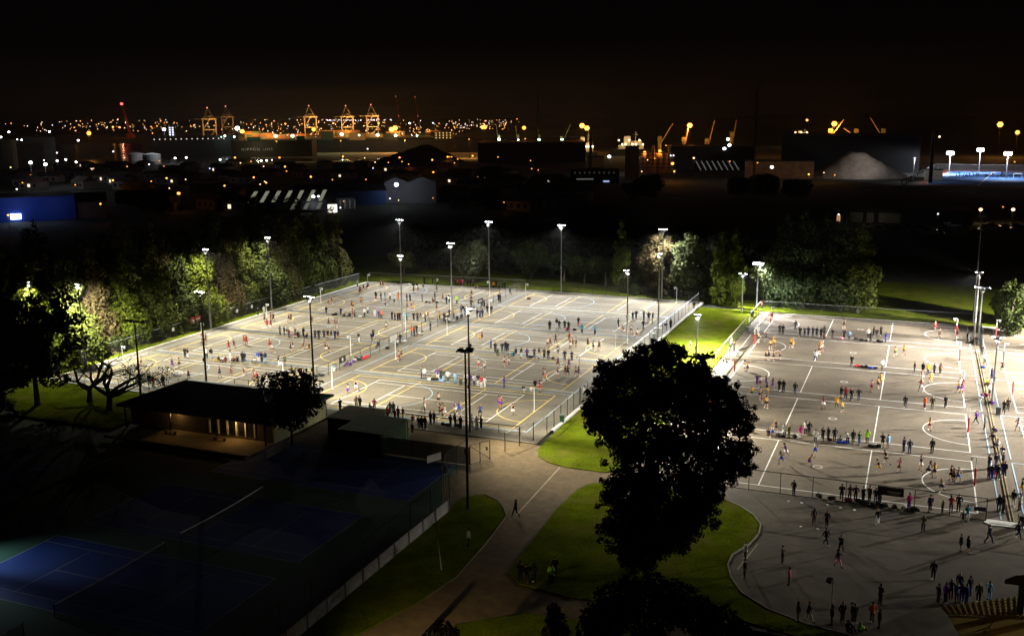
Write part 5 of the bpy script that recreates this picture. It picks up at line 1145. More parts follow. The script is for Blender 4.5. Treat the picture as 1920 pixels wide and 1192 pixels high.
# hockey pitch with four lamps
q = [G(1735, 345), G(1990, 352), G(1990, 324), G(1785, 320)]
m = MB(); m.poly([(p.x, p.y, -.1) for p in q]); struct(m.build('hockey_pitch', pmat('blue_turf', (.07, .17, .42), .9, noise=(.05, .1))))
qe = [G(1712, 347), G(2010, 356), G(2010, 321), G(1770, 317)]
m = MB(); m.poly([(p.x, p.y, -.16) for p in qe]); struct(m.build('pitch_surround', pmat('red_surround', (.30, .10, .07), .9)))
l = Lines(-.08); 
for a, b in ((0, 1), (3, 2), (0, 3)): l.seg(q[a].xy.lerp(q[b].xy, .03), q[b].xy.lerp(q[a].xy, .03), .6)
l.seg(q[0].xy.lerp(q[1].xy, .4), q[3].xy.lerp(q[2].xy, .4), .6); struct(l.m.build('pitch_marking', M['white_line']))
for i, (px, bsy, tpy, pw) in enumerate(((1779, 326, 289, 60000), (1835, 323, 283, 30000), (1886, 334, 290, 26000), (1712, 340, 296, 3500))):
    b, h = Hgt(px, bsy, tpy); r = empty('pitch_light', b); tag(r, ('dazzling white pitch light, %s of three round the blue pitch' % ORD[i]) if i < 3 else 'weak lamp on a pole between sand pile and blue pitch', 'pitch light', 'lights of the blue pitch' if i < 3 else None)
    m = MB(); m.tube([(0, 0, -.3), (0, 0, h)], [.35, .22], 6); m.build('pole', M['galv'], r)
    if i < 3:
        hd = MB(); hd.box(-1.9, 1.9, -.35, .35, h, h+1.5); hd.build('lamp_bank', M['galv'], r)
        for k in range(4): e_ = MB(); e_.ell((-1.4+k*.93, -.75, h+.6), (.75, .45, 1.0), 8, 5); e_.build('lamp', emat('pitch_lamp', (.92, .94, 1.), 22.), r)  # oversized glowing ellipsoids stand in for lamp glare
    else: e_ = MB(); e_.box(-.9, .9, -.5, .3, h, h+.25); e_.build('lamp', emat('weak_lamp', (.8, .85, 1.), .5), r)
    if i == 3:
        o = spot(r, (0, -2.2, h-.2), 30e3, (.95, .90, .86), (0, 0, 0), 100, 1., .4); o.rotation_euler = (D(1605, 318, 590)-r.location).to_track_quat('-Z', 'Y').to_euler()  # strong extra beam added to brighten the sand pile
    spot(r, (0, -1.2, h-.6), pw, (.86, .91, 1.), (R(14) if i < 2 else R(10), R(18) if i == 0 else 0, 0), 165, .3, 1.)
fence('pitch_fence', [tuple(G(1690, 350).xy), tuple(G(1756, 318).xy), tuple(G(1990, 322).xy)], 3.5, 'pale wire fence round the lit blue pitch', 9., rail=M['galv'], railw=.2, pw=.3, wire=mesh_mat('far_wire', (.4, .4, .42), .15))
r, w, H, he, rf, u = building('clubroom', 1735, 1764, 319, 338, 'small pale pavilion at the corner of the blue pitch', cw, depth=8)
for px in (1813, 1908):
    c = G(px, 329 if px < 1850 else 333); r = empty('hockey_goal', c, face_cam(c)); tag(r, 'small white goal on the blue pitch, %s one' % ('left' if px < 1850 else 'right'), 'goal'); u = hdist(c)/FPX
    for a, b in (((-2, 0, 0), (-2, 0, 2.2)), ((2, 0, 0), (2, 0, 2.2)), ((-2, 0, 2.2), (2, 0, 2.2))): m = MB(); m.bar(a, b, .25); m.build('goal_bar', M['white_paint'], r)
pm_ = MB()
for i in range(22):
    p = G(random.uniform(1790, 1900), random.uniform(327, 334)); z = lambda h: Vector((p.x, p.y, h))
    pm_.tube([z(0), z(.9), z(1.35), z(1.45)], [.16, .24, .22, .07], 6); pm_.ell(z(1.58), (.11, .12, .14), 6, 5)
tag(pm_.build('pitch_players', pmat('dark_clothes', (.02, .02, .03), .9)), 'dark specks of players on the far blue pitch', kind='stuff')
# left: tanks and blocks, blue sheds
yw = pmat('pale_tank', (.30, .30, .25), .8, noise=(.2, .15))
building('silo_block', 33, 80, 270, 314, 'dull square silo block at the tank yard, nearer one', yw, yw, 18, cat='silo')
building('silo_block', 52, 102, 258, 306, 'paler taller silo block at the tank yard, behind the nearer', yw, yw, 18, cat='silo')
for px, t, b_, rr, lab in ((8, 262, 318, 22, 'round tank cut off by the left edge'), (256, 288, 301, 13, 'low white round tank, left of two near the water'), (285, 289, 302, 15, 'low grey round tank, right of two near the water')):
    b, h = Hgt(px, b_, t); u = hdist(b)/FPX; m = MB(); m.tube([(0, 0, -.3), (0, 0, h)], [rr*u]*2, 18); m.tube([(0, 0, h), (0, 0, h+1.2)], [rr*u, rr*u*.1], 18)
    o = m.build('tank', yw if px < 100 else pmat('white_tank', (.5, .52, .5), .6), None, b); tag(o, lab, 'tank')
r, w, H, he, rf, u = building('warehouse', -30, 127, 370, 414, 'long blue warehouse with a glowing white sign', bw, depth=22)
sg = MB(); sx = (34-48.5)*u; sg.box(sx-8*u, sx+8*u, -.5, -.2, H*.12, H*.34); sg.build('lit_sign', emat('sign_blue_white', (.72, .80, 1.), 9.), r)
for q in (-50, 5, 60): point(r, (sx+q*u, -9, H*.7), 900 if q == 5 else 330, (.5, .62, 1.), .4)  # added lights wash the blue wall; no fittings stand here
r, w, H, he, rf, u = building('warehouse', 128, 196, 364, 408, 'brown fronted warehouse beside the blue one', pmat('brown_wall', (.16, .10, .07), .85, noise=(.3, .2)), depth=20, gable=3)
r, w, H, he, rf, u = building('warehouse', 466, 628, 361, 398, 'dark shed with slanted glowing skylights', dw, depth=30, gable=7)
def skylights(r, w, he, H, depth, n, x0, x1, f0, f1, mat, pw, sk=2.4):
    for k in range(n):
        x = x0+(x1-x0)*k/(n-1); a = Vector((x-sk*(f1-f0), -.4+(depth/2+.4)*f0, he+(H-he)*f0+.06)); b = Vector((x+sk*(f1-f0), -.4+(depth/2+.4)*f1, he+(H-he)*f1+.06)); wv = Vector((pw, 0, 0))
        m = MB(); m.quad(a-wv, a+wv, b+wv, b-wv); m.build('skylight', mat, r)
sky_l = emat('skylight_glow', (.72, .72, .52), .28)
skylights(r, w, he, H, 30, 7, -w*.85, w*.72, .42, .95, sky_l, .75); skylights(r, w, he, H, 30, 3, w*.05, w*.62, .04, .34, emat('skylight_dim', (.62, .68, .55), .16), .75)
skp = MB(); skp.box(w-3.5, w+.1, -3.2, -2.9, 0, 3.2); skp.build('roller_door', emat('door_glow', (1., .95, .75), 1.6), r)  # panel glows by itself to look lit
r, w, H, he, rf, u = building('warehouse', 556, 722, 348, 385, 'dim blue shed right of the skylight shed', pmat('dull_blue_wall', (.02, .05, .14), .7), depth=24, gable=2.5)
r, w, H, he, rf, u = building('warehouse', 628, 665, 372, 390, 'low lit loading bay with white door posts', gw, depth=6)
for k in range(5): m = MB(); m.box(-w+k*w*.48, -w+k*w*.48+.6, -.3, -.05, 0, H*.85); m.build('door_post', pmat('pale_post', (.6, .6, .58), .7), r)
point(r, (0, -5, 3.5), 90, (.9, .95, 1.), .2)
for a, b, k in ((722, 766, 'left'), (766, 818, 'right')):
    r, w, H, he, rf, u = building('warehouse', a, b, 343, 380, 'grey gabled shed behind the single white lamp, %s one' % k, gw, pmat('grey_roof', (.10, .105, .115), .6), depth=26, gable=0)
    m = MB(); m.poly([(-w, -.02, H+.3), (w, -.02, H+.3), (0, -.02, H+2.6)]); m.quad((-w, -.02, H+.3), (0, -.02, H+2.6), (0, 26, H+2.6), (-w, 26, H+.3)); m.quad((0, -.02, H+2.6), (w, -.02, H+.3), (w, 26, H+.3), (0, 26, H+2.6)); m.build('gable_roof', gw, r)
# sawtooth skylight roof and blue striplights near the works
r, w, H, he, rf, u = building('warehouse', 1304, 1384, 303, 330, 'low works shed with a row of pale slanted skylights', dw, depth=24, gable=6)
skylights(r, w, he, H, 24, 8, -w*.85, w*.85, .15, .95, emat('skylight_grey', (.7, .72, .68), .13), .35, -2.0)
r, w, H, he, rf, u = building('works_tower', 1378, 1404, 280, 314, 'dark block with three tall bluish lit strips', dw, depth=12, cat='building')
for k in range(3):
    for j in range(2): m = MB(); m.box(-w*.6+k*w*.55, -w*.6+k*w*.55+w*.2, -.3, -.05, H*(.10+.44*j), H*(.48+.44*j)); m.build('window', emat('blue_strip', (.55, .68, 1.), .45), r)
r, w, H, he, rf, u = building('warehouse', 1070, 1160, 318, 344, 'low dark office with a row of dim round windows', dw, depth=14)
for k in range(9): m = MB(); m.box(-w*.85+k*w*.2, -w*.85+k*w*.2+.9, -.3, -.05, H*.72, H*.84); m.build('window', emat('dim_window', (.6, .65, .7), .035), r)
m = MB(); m.box(-w*.75, -w*.05, -.4, -.05, H*.30, H*.38); m.build('lit_strip', emat('strip_pale', (.85, .85, .8), .12), r)
m = MB(); m.box(w*.35, w*.6, -.4, -.05, 1.0, 1.8); m.build('window', emat('strip_blue', (.45, .6, 1.), .8), r)
r, w, H, he, rf, u = building('works_shed', 1100, 1132, 295, 312, 'small white clad shed beside the chimney foot', pmat('white_clad', (.5, .52, .55), .7), depth=8, dist=600)
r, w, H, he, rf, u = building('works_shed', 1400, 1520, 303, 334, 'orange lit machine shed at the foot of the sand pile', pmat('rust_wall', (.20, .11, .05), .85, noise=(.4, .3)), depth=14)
# long low building and car park at the right
r, w, H, he, rf, u = building('long_building', 1514, 1800, 393, 417, 'long low dark building with pale wall panels', dw, depth=12)
for k, (a, b) in enumerate(((1600, 1622), (1628, 1640), (1648, 1684))):
    x = (a-1657)*u; m = MB(); m.box(x, x+(b-a)*u, -.12, -.02, .1, H*.75); m.build('wall_panel', cw, r)
m = MB(); m.box((1578-1657)*u, (1584-1657)*u, -.14, -.02, 0, 2.4); m.build('door', emat('orange_door_glow', (1., .5, .18), .5), r)  # door given a glow of its own
point(r, ((1640-1657)*u, -7, 3.), 60, (1., .9, .7), .2)
def car_mesh():
    b = MB(); V = [(-2.2, .55), (-2.15, .85), (-1.3, .95), (1.25, .98), (2.1, .82), (2.2, .5)]
    for (x0, z0), (x1, z1) in zip(V, V[1:]): b.quad((x0, -.85, z0), (x1, -.85, z1), (x1, .85, z1), (x0, .85, z0))
    for s in (-.85, .85): b.poly([(x, s, z) for x, z in (V if s < 0 else V[::-1])]+([(2.2, s, .25), (-2.2, s, .25)] if s < 0 else [(-2.2, s, .25), (2.2, s, .25)]))
    b.quad((-2.2, -.85, .25), (-2.2, -.85, .55), (-2.2, .85, .55), (-2.2, .85, .25)); b.quad((2.2, -.85, .25), (2.2, .85, .25), (2.2, .85, .5), (2.2, -.85, .5))
    c = MB(); P = [(-1.5, .96), (-.8, 1.42), (.55, 1.44), (1.3, .98)]
    for (x0, z0), (x1, z1) in zip(P, P[1:]): c.quad((x0, -.72 if z0 < 1 else -.6, z0), (x1, -.72 if z1 < 1 else -.6, z1), (x1, .72 if z1 < 1 else .6, z1), (x0, .72 if z0 < 1 else .6, z0))
    for s in (-1, 1): c.poly([(x, s*(.72 if z < 1 else .6), z) for x, z in P])
    w = MB().tube([(0, -.1, 0), (0, .1, 0)], [.32, .32], 10)
    return b.mesh('car_body', pmat('car_paint', (.2, .2, .22), .25, .6)), c.mesh('car_cabin', pmat('car_glass', (.01, .01, .012), .1, .6)), w.mesh('wheel', M['black_metal'])
CB, CC, CWm = car_mesh()
paint = {'white': (.6, .6, .6), 'silver': (.35, .36, .37), 'black': (.01, .01, .012), 'red': (.3, .02, .02), 'blue': (.02, .04, .15), 'grey': (.1, .1, .11)}
cars = [(1654, 424, 'white'), (1662, 428, 'silver'), (1679, 427, 'grey'), (1717, 433, 'silver'), (1730, 430, 'black'), (1757, 438, 'white'), (1782, 420, 'white'), (1790, 424, 'silver'), (1808, 424, 'grey'), (1832, 437, 'black'), (1858, 423, 'red'), (1868, 428, 'silver'), (1885, 427, 'white'), (1893, 433, 'blue'), (1905, 425, 'grey'), (1846, 431, 'white'), (1700, 424, 'black'), (1770, 430, 'grey')]
for i, (px, py, c) in enumerate(sorted(cars)):
    p = G(px, py); r = empty('parked_car', (p.x, p.y, -.28), random.choice((.3, .35, 1.9, -.2))); tag(r, '%s car parked in the dark car park, %s car from left' % (c, ORD[i]), 'car', 'cars in the dark car park')
    inst('body', CB, r, mats=[pmat('car_paint_'+c, paint[c], .25, .6)]); inst('cabin', CC, r)
    for sx in (-1.35, 1.35):
        for sy in (-.8, .8): inst('wheel', CWm, r, (sx, sy, .33))
kerb('road_kerb', [tuple(G(px, py).xy) for px, py in ((1560, 414), (1600, 420), (1660, 430), (1720, 437), (1780, 443), (1900, 446))], .5, -.3, -.1, M['concrete'])
# houses between the trees and the port
hw = [pmat('house_wall_%d' % i, c, .85) for i, c in enumerate(((.22, .2, .17), (.30, .29, .27), (.15, .12, .10), (.26, .20, .14)))]
hr = [pmat('house_roof_%d' % i, c, .8) for i, c in enumerate(((.06, .045, .04), (.05, .05, .055), (.09, .04, .03)))]
wlit = emat('house_window_lit', (1., .85, .6), 1.3); wdk = pmat('dark_glass', (.01, .01, .012), .08, .6)
hs_ = []
rs = random.Random(21)
for i in range(400):
    px, py = rs.uniform(15, 1080), rs.uniform(312, 398)
    if (px < 205 and py > 355) or (455 < px < 830 and py > 335) or (px < 110 and py < 330) or px > 880 and py < 330: continue
    p = G(px, py)
    if any((p-q).length < 17+(400-py)*.05 for q in hs_): continue
    hs_.append(p)
    if len(hs_) >= 72: break
hs_.sort(key=lambda p: (p.x-CAM[0])/(p.y-CAM[1]))
wn = ['weatherboard', 'pale', 'brown', 'tan']; 
for i, p in enumerate(hs_):
    k = rs.randrange(4); r = empty('house', (p.x, p.y, -.3), rs.uniform(-.4, .4)-YAW*0); tag(r, '%s walled low house in the dark suburb, %s from left' % (wn[k], ORD[i]), 'house', 'low houses of the dark suburb')
    w, d, h, g_ = rs.uniform(5, 8), rs.uniform(7, 10), rs.uniform(2.8, 4.2), rs.uniform(1.6, 2.6)
    box_at(r, -w, w, 0, d, 0, h, 'wall', hw[k])
    m = MB(); m.quad((-w-.4, -.4, h), (w+.4, -.4, h), (w+.4, d/2, h+g_), (-w-.4, d/2, h+g_)); m.quad((-w-.4, d/2, h+g_), (w+.4, d/2, h+g_), (w+.4, d+.4, h), (-w-.4, d+.4, h)); m.poly([(-w, 0, h), (-w, d/2, h+g_-.1), (-w, d, h)]); m.poly([(w, 0, h), (w, d, h), (w, d/2, h+g_-.1)]); m.build('roof', hr[k % 3], r)
    for x in (-w*.6, 0, w*.55): box_at(r, x-.7, x+.7, -.08, -.01, h*.35, h*.75, 'window', wlit if rs.random() < .11 else wdk)
for i, (px, py) in enumerate(((286, 376), (325, 323))):
    p = G(px, py); r = empty('shop', (p.x, p.y, -.3), face_cam(p)); tag(r, 'small shop with a bright white window, %s of two' % ('nearer' if i == 0 else 'farther'), 'shop'); u = hdist(p)/FPX
    box_at(r, -14*u, 14*u, 0, 9, 0, 11*u, 'wall', hw[1]); box_at(r, -15*u, 15*u, -.3, 9.3, 11.05*u, 12.5*u, 'roof', hr[1])
    for k in range(3): box_at(r, -7*u+k*5*u, -3*u+k*5*u, -.2, -.02, 3*u, 8*u, 'window', emat('shop_window', (.95, .97, 1.), 2.2))
for i, px in enumerate(sorted(rs.uniform(0, 1500) for _ in range(26))):
    py = rs.uniform(338, 402)
    if 430 < px < 860: continue
    if px < 240: continue
    p = G(px, py); tree('clump', i % 2, p.x, p.y, rs.uniform(.7, 1.1), 'black tree clump among the dark suburb roofs, %s from left' % ORD[i], 'dark trees of the suburb', leaf='black')
# =================================================================== PEOPLE
def skin(verts, edges, radii, sub=1):
    me = bpy.data.meshes.new('sk'); me.from_pydata([tuple(v) for v in verts], edges, []); o = bpy.data.objects.new('sk', me); COL.objects.link(o)
    md = o.modifiers.new('s', 'SKIN'); md.use_smooth_shade = True
    sv = me.skin_vertices[0].data
    for i, r in enumerate(radii): sv[i].radius = (r, r) if not isinstance(r, tuple) else r; sv[i].use_root = (i == 0)
    if sub: sb = o.modifiers.new('u', 'SUBSURF'); sb.levels = sub; sb.render_levels = sub
    dg = bpy.context.evaluated_depsgraph_get(); dg.update(); out = bpy.data.meshes.new_from_object(o.evaluated_get(dg))
    bpy.data.objects.remove(o); bpy.data.meshes.remove(me); return out
def pose(kind):
    """joints of a 1.7 m figure that faces -Y"""
    V = Vector
    j = dict(pel=V((0, 0, .93)), che=V((0, -.01, 1.25)), nec=V((0, .0, 1.45)), hea=V((0, -.025, 1.60)))
    for s, n in ((-1, 'L'), (1, 'R')):
        j['sho'+n] = V((s*.18, 0, 1.40)); j['elb'+n] = V((s*.235, .02, 1.13)); j['wri'+n] = V((s*.235, -.06, .89)); j['han'+n] = V((s*.23, -.09, .80))
        j['hip'+n] = V((s*.095, 0, .89)); j['kne'+n] = V((s*.10, -.02, .49)); j['ank'+n] = V((s*.105, .02, .09)); j['toe'+n] = V((s*.12, -.13, .035))
    if kind == 'c':                                  # arms folded
        for s, n in ((-1, 'L'), (1, 'R')): j['elb'+n] = V((s*.25, -.04, 1.14)); j['wri'+n] = V((-s*.03, -.19, 1.16-.03*s)); j['han'+n] = V((-s*.12, -.17, 1.18-.03*s))
    if kind == 'p':                                  # hands in pockets
        for s, n in ((-1, 'L'), (1, 'R')): j['elb'+n] = V((s*.30, .06, 1.13)); j['wri'+n] = V((s*.20, -.05, .95)); j['han'+n] = V((s*.17, -.08, .90))
    if kind == 'w':
        j['kneL'] = V((-.1, -.20, .52)); j['ankL'] = V((-.1, -.30, .12)); j['toeL'] = V((-.11, -.45, .09)); j['kneR'] = V((.1, .06, .49)); j['ankR'] = V((.1, .34, .17)); j['toeR'] = V((.11, .24, .04))
        j['elbL'] = V((-.25, .16, 1.14)); j['wriL'] = V((-.24, .20, .90)); j['hanL'] = V((-.23, .19, .81)); j['elbR'] = V((.25, -.12, 1.15)); j['wriR'] = V((.23, -.30, .97)); j['hanR'] = V((.22, -.37, .92))
    if kind == 'r':
        for k in ('che', 'nec', 'hea', 'shoL', 'shoR'): j[k].y -= .16 if k == 'che' else .27
        j['hea'].y -= .05
        j['kneL'] = V((-.1, -.40, .68)); j['ankL'] = V((-.1, -.30, .27)); j['toeL'] = V((-.1, -.46, .22)); j['kneR'] = V((.1, .16, .53)); j['ankR'] = V((.1, .52, .36)); j['toeR'] = V((.1, .55, .20))
        j['elbL'] = V((-.28, -.05, 1.10)); j['wriL'] = V((-.22, -.28, 1.08)); j['hanL'] = V((-.20, -.36, 1.11)); j['elbR'] = V((.28, -.42, 1.18)); j['wriR'] = V((.20, -.60, 1.32)); j['hanR'] = V((.18, -.65, 1.39))
    if kind == 'a':                                  # player on her toes
        j['pel'].z -= .05
        for s, n in ((-1, 'L'), (1, 'R')):
            j['hip'+n].z -= .05; j['kne'+n] = V((s*.19, -.12, .47)); j['ank'+n] = V((s*.24, .03, .09)); j['toe'+n] = V((s*.27, -.12, .035))
            j['elb'+n] = V((s*.31, -.06, 1.14)); j['wri'+n] = V((s*.33, -.26, 1.02)); j['han'+n] = V((s*.32, -.35, 1.02))
        for k in ('che', 'nec', 'hea', 'shoL', 'shoR'): j[k] += V((0, -.07, -.04))
    if kind == 'u':
        for s, n in ((-1, 'L'), (1, 'R')): j['elb'+n] = V((s*.24, -.12, 1.62)); j['wri'+n] = V((s*.13, -.20, 1.85)); j['han'+n] = V((s*.08, -.22, 1.94))
        j['kneL'] = V((-.14, -.06, .49)); j['ankL'] = V((-.2, .05, .09)); j['toeL'] = V((-.22, -.1, .035)); j['ankR'] = V((.2, .05, .09)); j['toeR'] = V((.22, -.1, .035))
    if kind == 'd':
        j['elbL'] = V((-.42, -.08, 1.48)); j['wriL'] = V((-.60, -.2, 1.62)); j['hanL'] = V((-.67, -.24, 1.68)); j['elbR'] = V((.43, -.06, 1.38)); j['wriR'] = V((.66, -.15, 1.42)); j['hanR'] = V((.74, -.18, 1.43))
        for s, n in ((-1, 'L'), (1, 'R')): j['kne'+n] = V((s*.17, -.08, .48)); j['ank'+n] = V((s*.23, .03, .09)); j['toe'+n] = V((s*.26, -.12, .035))
    if kind == 'g':
        j['pel'] = V((0, 0, .13)); j['che'] = V((0, .05, .46)); j['nec'] = V((0, .0, .66)); j['hea'] = V((0, -.05, .80))
        for s, n in ((-1, 'L'), (1, 'R')):
            j['sho'+n] = V((s*.18, .01, .61)); j['elb'+n] = V((s*.25, -.14, .42)); j['wri'+n] = V((s*.16, -.34, .47)); j['han'+n] = V((s*.12, -.41, .45)); j['hip'+n] = V((s*.1, -.03, .13)); j['kne'+n] = V((s*.16, -.37, .46)); j['ank'+n] = V((s*.13, -.58, .10)); j['toe'+n] = V((s*.14, -.74, .05))
    if kind == 'q':
        d = Vector((0, .12, -.44))
        for k in ('pel', 'che', 'nec', 'hea', 'shoL', 'shoR', 'hipL', 'hipR', 'elbL', 'elbR'): j[k] += d
        for s, n in ((-1, 'L'), (1, 'R')): j['kne'+n] = V((s*.13, -.30, .50)); j['ank'+n] = V((s*.13, -.32, .09)); j['toe'+n] = V((s*.14, -.48, .035)); j['wri'+n] = V((s*.16, -.18, .60)); j['han'+n] = V((s*.15, -.26, .58))
    if kind == 'e':
        j['che'] = V((0, -.28, 1.08)); j['nec'] = V((0, -.46, 1.13)); j['hea'] = V((0, -.60, 1.13)); j['pel'].y = .06
        for s, n in ((-1, 'L'), (1, 'R')): j['sho'+n] = V((s*.18, -.42, 1.10)); j['elb'+n] = V((s*.22, -.48, .83)); j['wri'+n] = V((s*.18, -.58, .62)); j['han'+n] = V((s*.17, -.61, .54)); j['kne'+n] = V((s*.11, -.10, .49)); j['hip'+n].y = .05
    return j
DARKF = pmat('face_features', (.02, .012, .01), .6)
def body_mesh(kind):
    j = pose(kind); K = ['pel', 'che', 'nec', 'shoL', 'elbL', 'wriL', 'shoR', 'elbR', 'wriR', 'hipL', 'kneL', 'ankL', 'toeL', 'hipR', 'kneR', 'ankR', 'toeR', 'hea', 'hanL', 'hanR']
    E_ = [('pel', 'che'), ('che', 'nec'), ('nec', 'shoL'), ('shoL', 'elbL'), ('elbL', 'wriL'), ('nec', 'shoR'), ('shoR', 'elbR'), ('elbR', 'wriR'), ('pel', 'hipL'), ('hipL', 'kneL'), ('kneL', 'ankL'), ('ankL', 'toeL'), ('pel', 'hipR'), ('hipR', 'kneR'), ('kneR', 'ankR'), ('ankR', 'toeR'), ('nec', 'hea'), ('wriL', 'hanL'), ('wriR', 'hanR')]
    rr = dict(pel=.115, che=.115, nec=.06, sho=.058, elb=.042, wri=.029, hip=.088, kne=.057, ank=.038, toe=.034, hea=.055, han=.034)
    me = skin([j[k] for k in K], [(K.index(a), K.index(b)) for a, b in E_], [rr[k[:3]] for k in K])
    m = MB(); h = j['hea']; m.ell(h, (.078, .098, .118), 10, 8)                    # skull and jaw
    m.ell(h+Vector((0, -.10, -.012)), (.014, .022, .024), 6, 4)                      # nose
    for s in (-1, 1): m.ell(h+Vector((s*.080, .005, -.005)), (.012, .022, .032), 6, 4)  # ears
    nsk = len(m.f)
    for s in (-1, 1): m.ell(h+Vector((s*.032, -.089, .014)), (.012, .008, .008), 6, 3)  # eyes
    m.ell(h+Vector((0, -.088, -.055)), (.026, .010, .007), 6, 3)                       # mouth
    neye = len(m.f)
    for n, s in (('L', -1), ('R', 1)):
        w, hd = j['wri'+n], j['han'+n]; t = (hd-w).normalized(); sd = t.cross(Vector((0, 1, .3))).normalized(); nn = t.cross(sd)
        for q, L in ((-.024, .062), (-.008, .074), (.008, .070), (.024, .055)):
            b = hd+sd*q; m.tube([b, b+t*L*.55, b+t*L+nn*.018], [.0095, .0085, .007], 5)
        b = hd-t*.035+sd*.03*s; m.tube([b, b+(sd*.035*s+t*.02), b+(sd*.045*s+t*.05)], [.011, .010, .008], 5)
    b2 = m.mesh('h', [], True); bm = bmesh.new(); bm.from_mesh(me); n0 = len(bm.faces); bm.from_mesh(b2); bm.faces.ensure_lookup_table()
    for i, f in enumerate(bm.faces):
        f.smooth = True; f.material_index = 1 if n0+nsk <= i < n0+neye else 0
    out = bpy.data.meshes.new('person'); bm.to_mesh(out); bm.free(); bpy.data.meshes.remove(b2); bpy.data.meshes.remove(me)
    out.materials.append(SKINM[0]); out.materials.append(DARKF); return out
SKINM = [pmat('skin_light', (.52, .31, .21), .55), pmat('skin_tan', (.36, .20, .12), .55), pmat('skin_brown', (.16, .085, .05), .55)]
def cloth_meshes(kind):
    j = pose(kind); out = {}; up = lambda a, b, t: j[a].lerp(j[b], t); tmp = pmat('cloth_base', (.1, .1, .1), .9)
    def done(me, n): me.materials.clear(); me.materials.append(tmp); me.name = n; out[n] = me
    waist = up('pel', 'che', .12)
    K = [waist, j['che'], up('che', 'nec', .75)]; R_ = [.155, .165, .085]; E_ = [(0, 1), (1, 2)]
    for n in 'LR':
        i = len(K); K += [j['sho'+n], j['elb'+n], up('elb'+n, 'wri'+n, .93)]; R_ += [.088, .068, .050]; E_ += [(2, i), (i, i+1), (i+1, i+2)]
    K.append(j['pel']-Vector((0, 0, .05)) if kind not in 'g' else j['pel']+Vector((0, 0, .04))); R_.append(.155); E_.append((0, len(K)-1))
    done(skin(K, E_, R_), 'jacket')
    K = [j['pel'], up('pel', 'che', .5)]; R_ = [.135, .125]; E_ = [(0, 1)]
    for n in 'LR':
        i = len(K); K += [j['hip'+n], j['kne'+n], up('kne'+n, 'ank'+n, .95)]; R_ += [.105, .078, .062]; E_ += [(0, i), (i, i+1), (i+1, i+2)]
    done(skin(K, E_, R_), 'trousers')
    K = [j['pel'], up('pel', 'che', .5)]; R_ = [.135, .125]; E_ = [(0, 1)]
    for n in 'LR':
        i = len(K); K += [j['hip'+n], up('hip'+n, 'kne'+n, .8)]; R_ += [.11, .095]; E_ += [(0, i), (i, i+1)]
    done(skin(K, E_, R_), 'shorts')
    K = [waist, j['che'], up('che', 'nec', .6), up('nec', 'shoL', .62)-Vector((0, 0, .02)), up('nec', 'shoR', .62)-Vector((0, 0, .02))]
    done(skin(K, [(0, 1), (1, 2), (2, 3), (2, 4)], [.135, .14, .085, .055, .055]), 'bodice')
    m = MB(); n = 14; rings = []                                        # pleated skirt
    top = up('pel', 'che', .25); kn = (j['kneL']+j['kneR'])/2; hipm = (j['hipL']+j['hipR'])/2; low = hipm.lerp(kn, .42)
    sp = max(.0, (j['kneL']-j['kneR']).length*.25)
    for t, ra in ((0, .125), (.5, .175), (1, .225+sp*.5)):
        c = top.lerp(low, t); i = len(m.v)
        for q in range(n):
            a = 2*PI*q/n; rad = ra*(1+(.07*t if q % 2 else -.03*t)); m.v.append((c.x+rad*math.cos(a), c.y+rad*math.sin(a)*.92, c.z))
        rings.append(i)
    for a, b in zip(rings, rings[1:]):
        for q in range(n): m.f.append((a+q, b+q, b+(q+1) % n, a+(q+1) % n))
    out['skirt'] = m.mesh('skirt', tmp, True)
    for n in 'LR':
        m = MB(); a, t = j['ank'+n], j['toe'+n]; d = (t-a); m.tube([a-d*.35+Vector((0, 0, -.03)), a.lerp(t, .35)+Vector((0, 0, -.012)), t-d*.05, t+d*.12], [.048, .055, .046, .026], 7); out['shoe'+n] = m.mesh('shoe', tmp, True)
    h = j['hea']
    m = MB(); m.ell(h+Vector((0, .022, .022)), (.094, .102, .118), 10, 7); out['hair_short'] = m.mesh('hair', tmp, True)
    m = MB(); m.ell(h+Vector((0, .022, .022)), (.094, .102, .118), 10, 7); m.tube([h+Vector((0, .10, .05)), h+Vector((0, .17, .0)), h+Vector((0, .16, -.16))], [.035, .042, .018], 6); out['hair_tail'] = m.mesh('hair', tmp, True)
    m = MB(); m.ell(h+Vector((0, .022, .022)), (.096, .104, .120), 10, 7); m.tube([h+Vector((0, .06, .05)), h+Vector((0, .075, -.10)), h+Vector((0, .085, -.24))], [.085, .095, .05], 8); out['hair_long'] = m.mesh('hair', tmp, True)
    m = MB(); m.ell(h+Vector((0, .01, .045)), (.100, .110, .100), 10, 7); m.ell(h+Vector((0, .01, .15)), (.025, .025, .025), 6, 4); out['beanie'] = m.mesh('beanie', tmp, True)
    return out
PM = {}
def kitset(kind):
    if kind not in PM: PM[kind] = (body_mesh(kind), cloth_meshes(kind))
    return PM[kind]
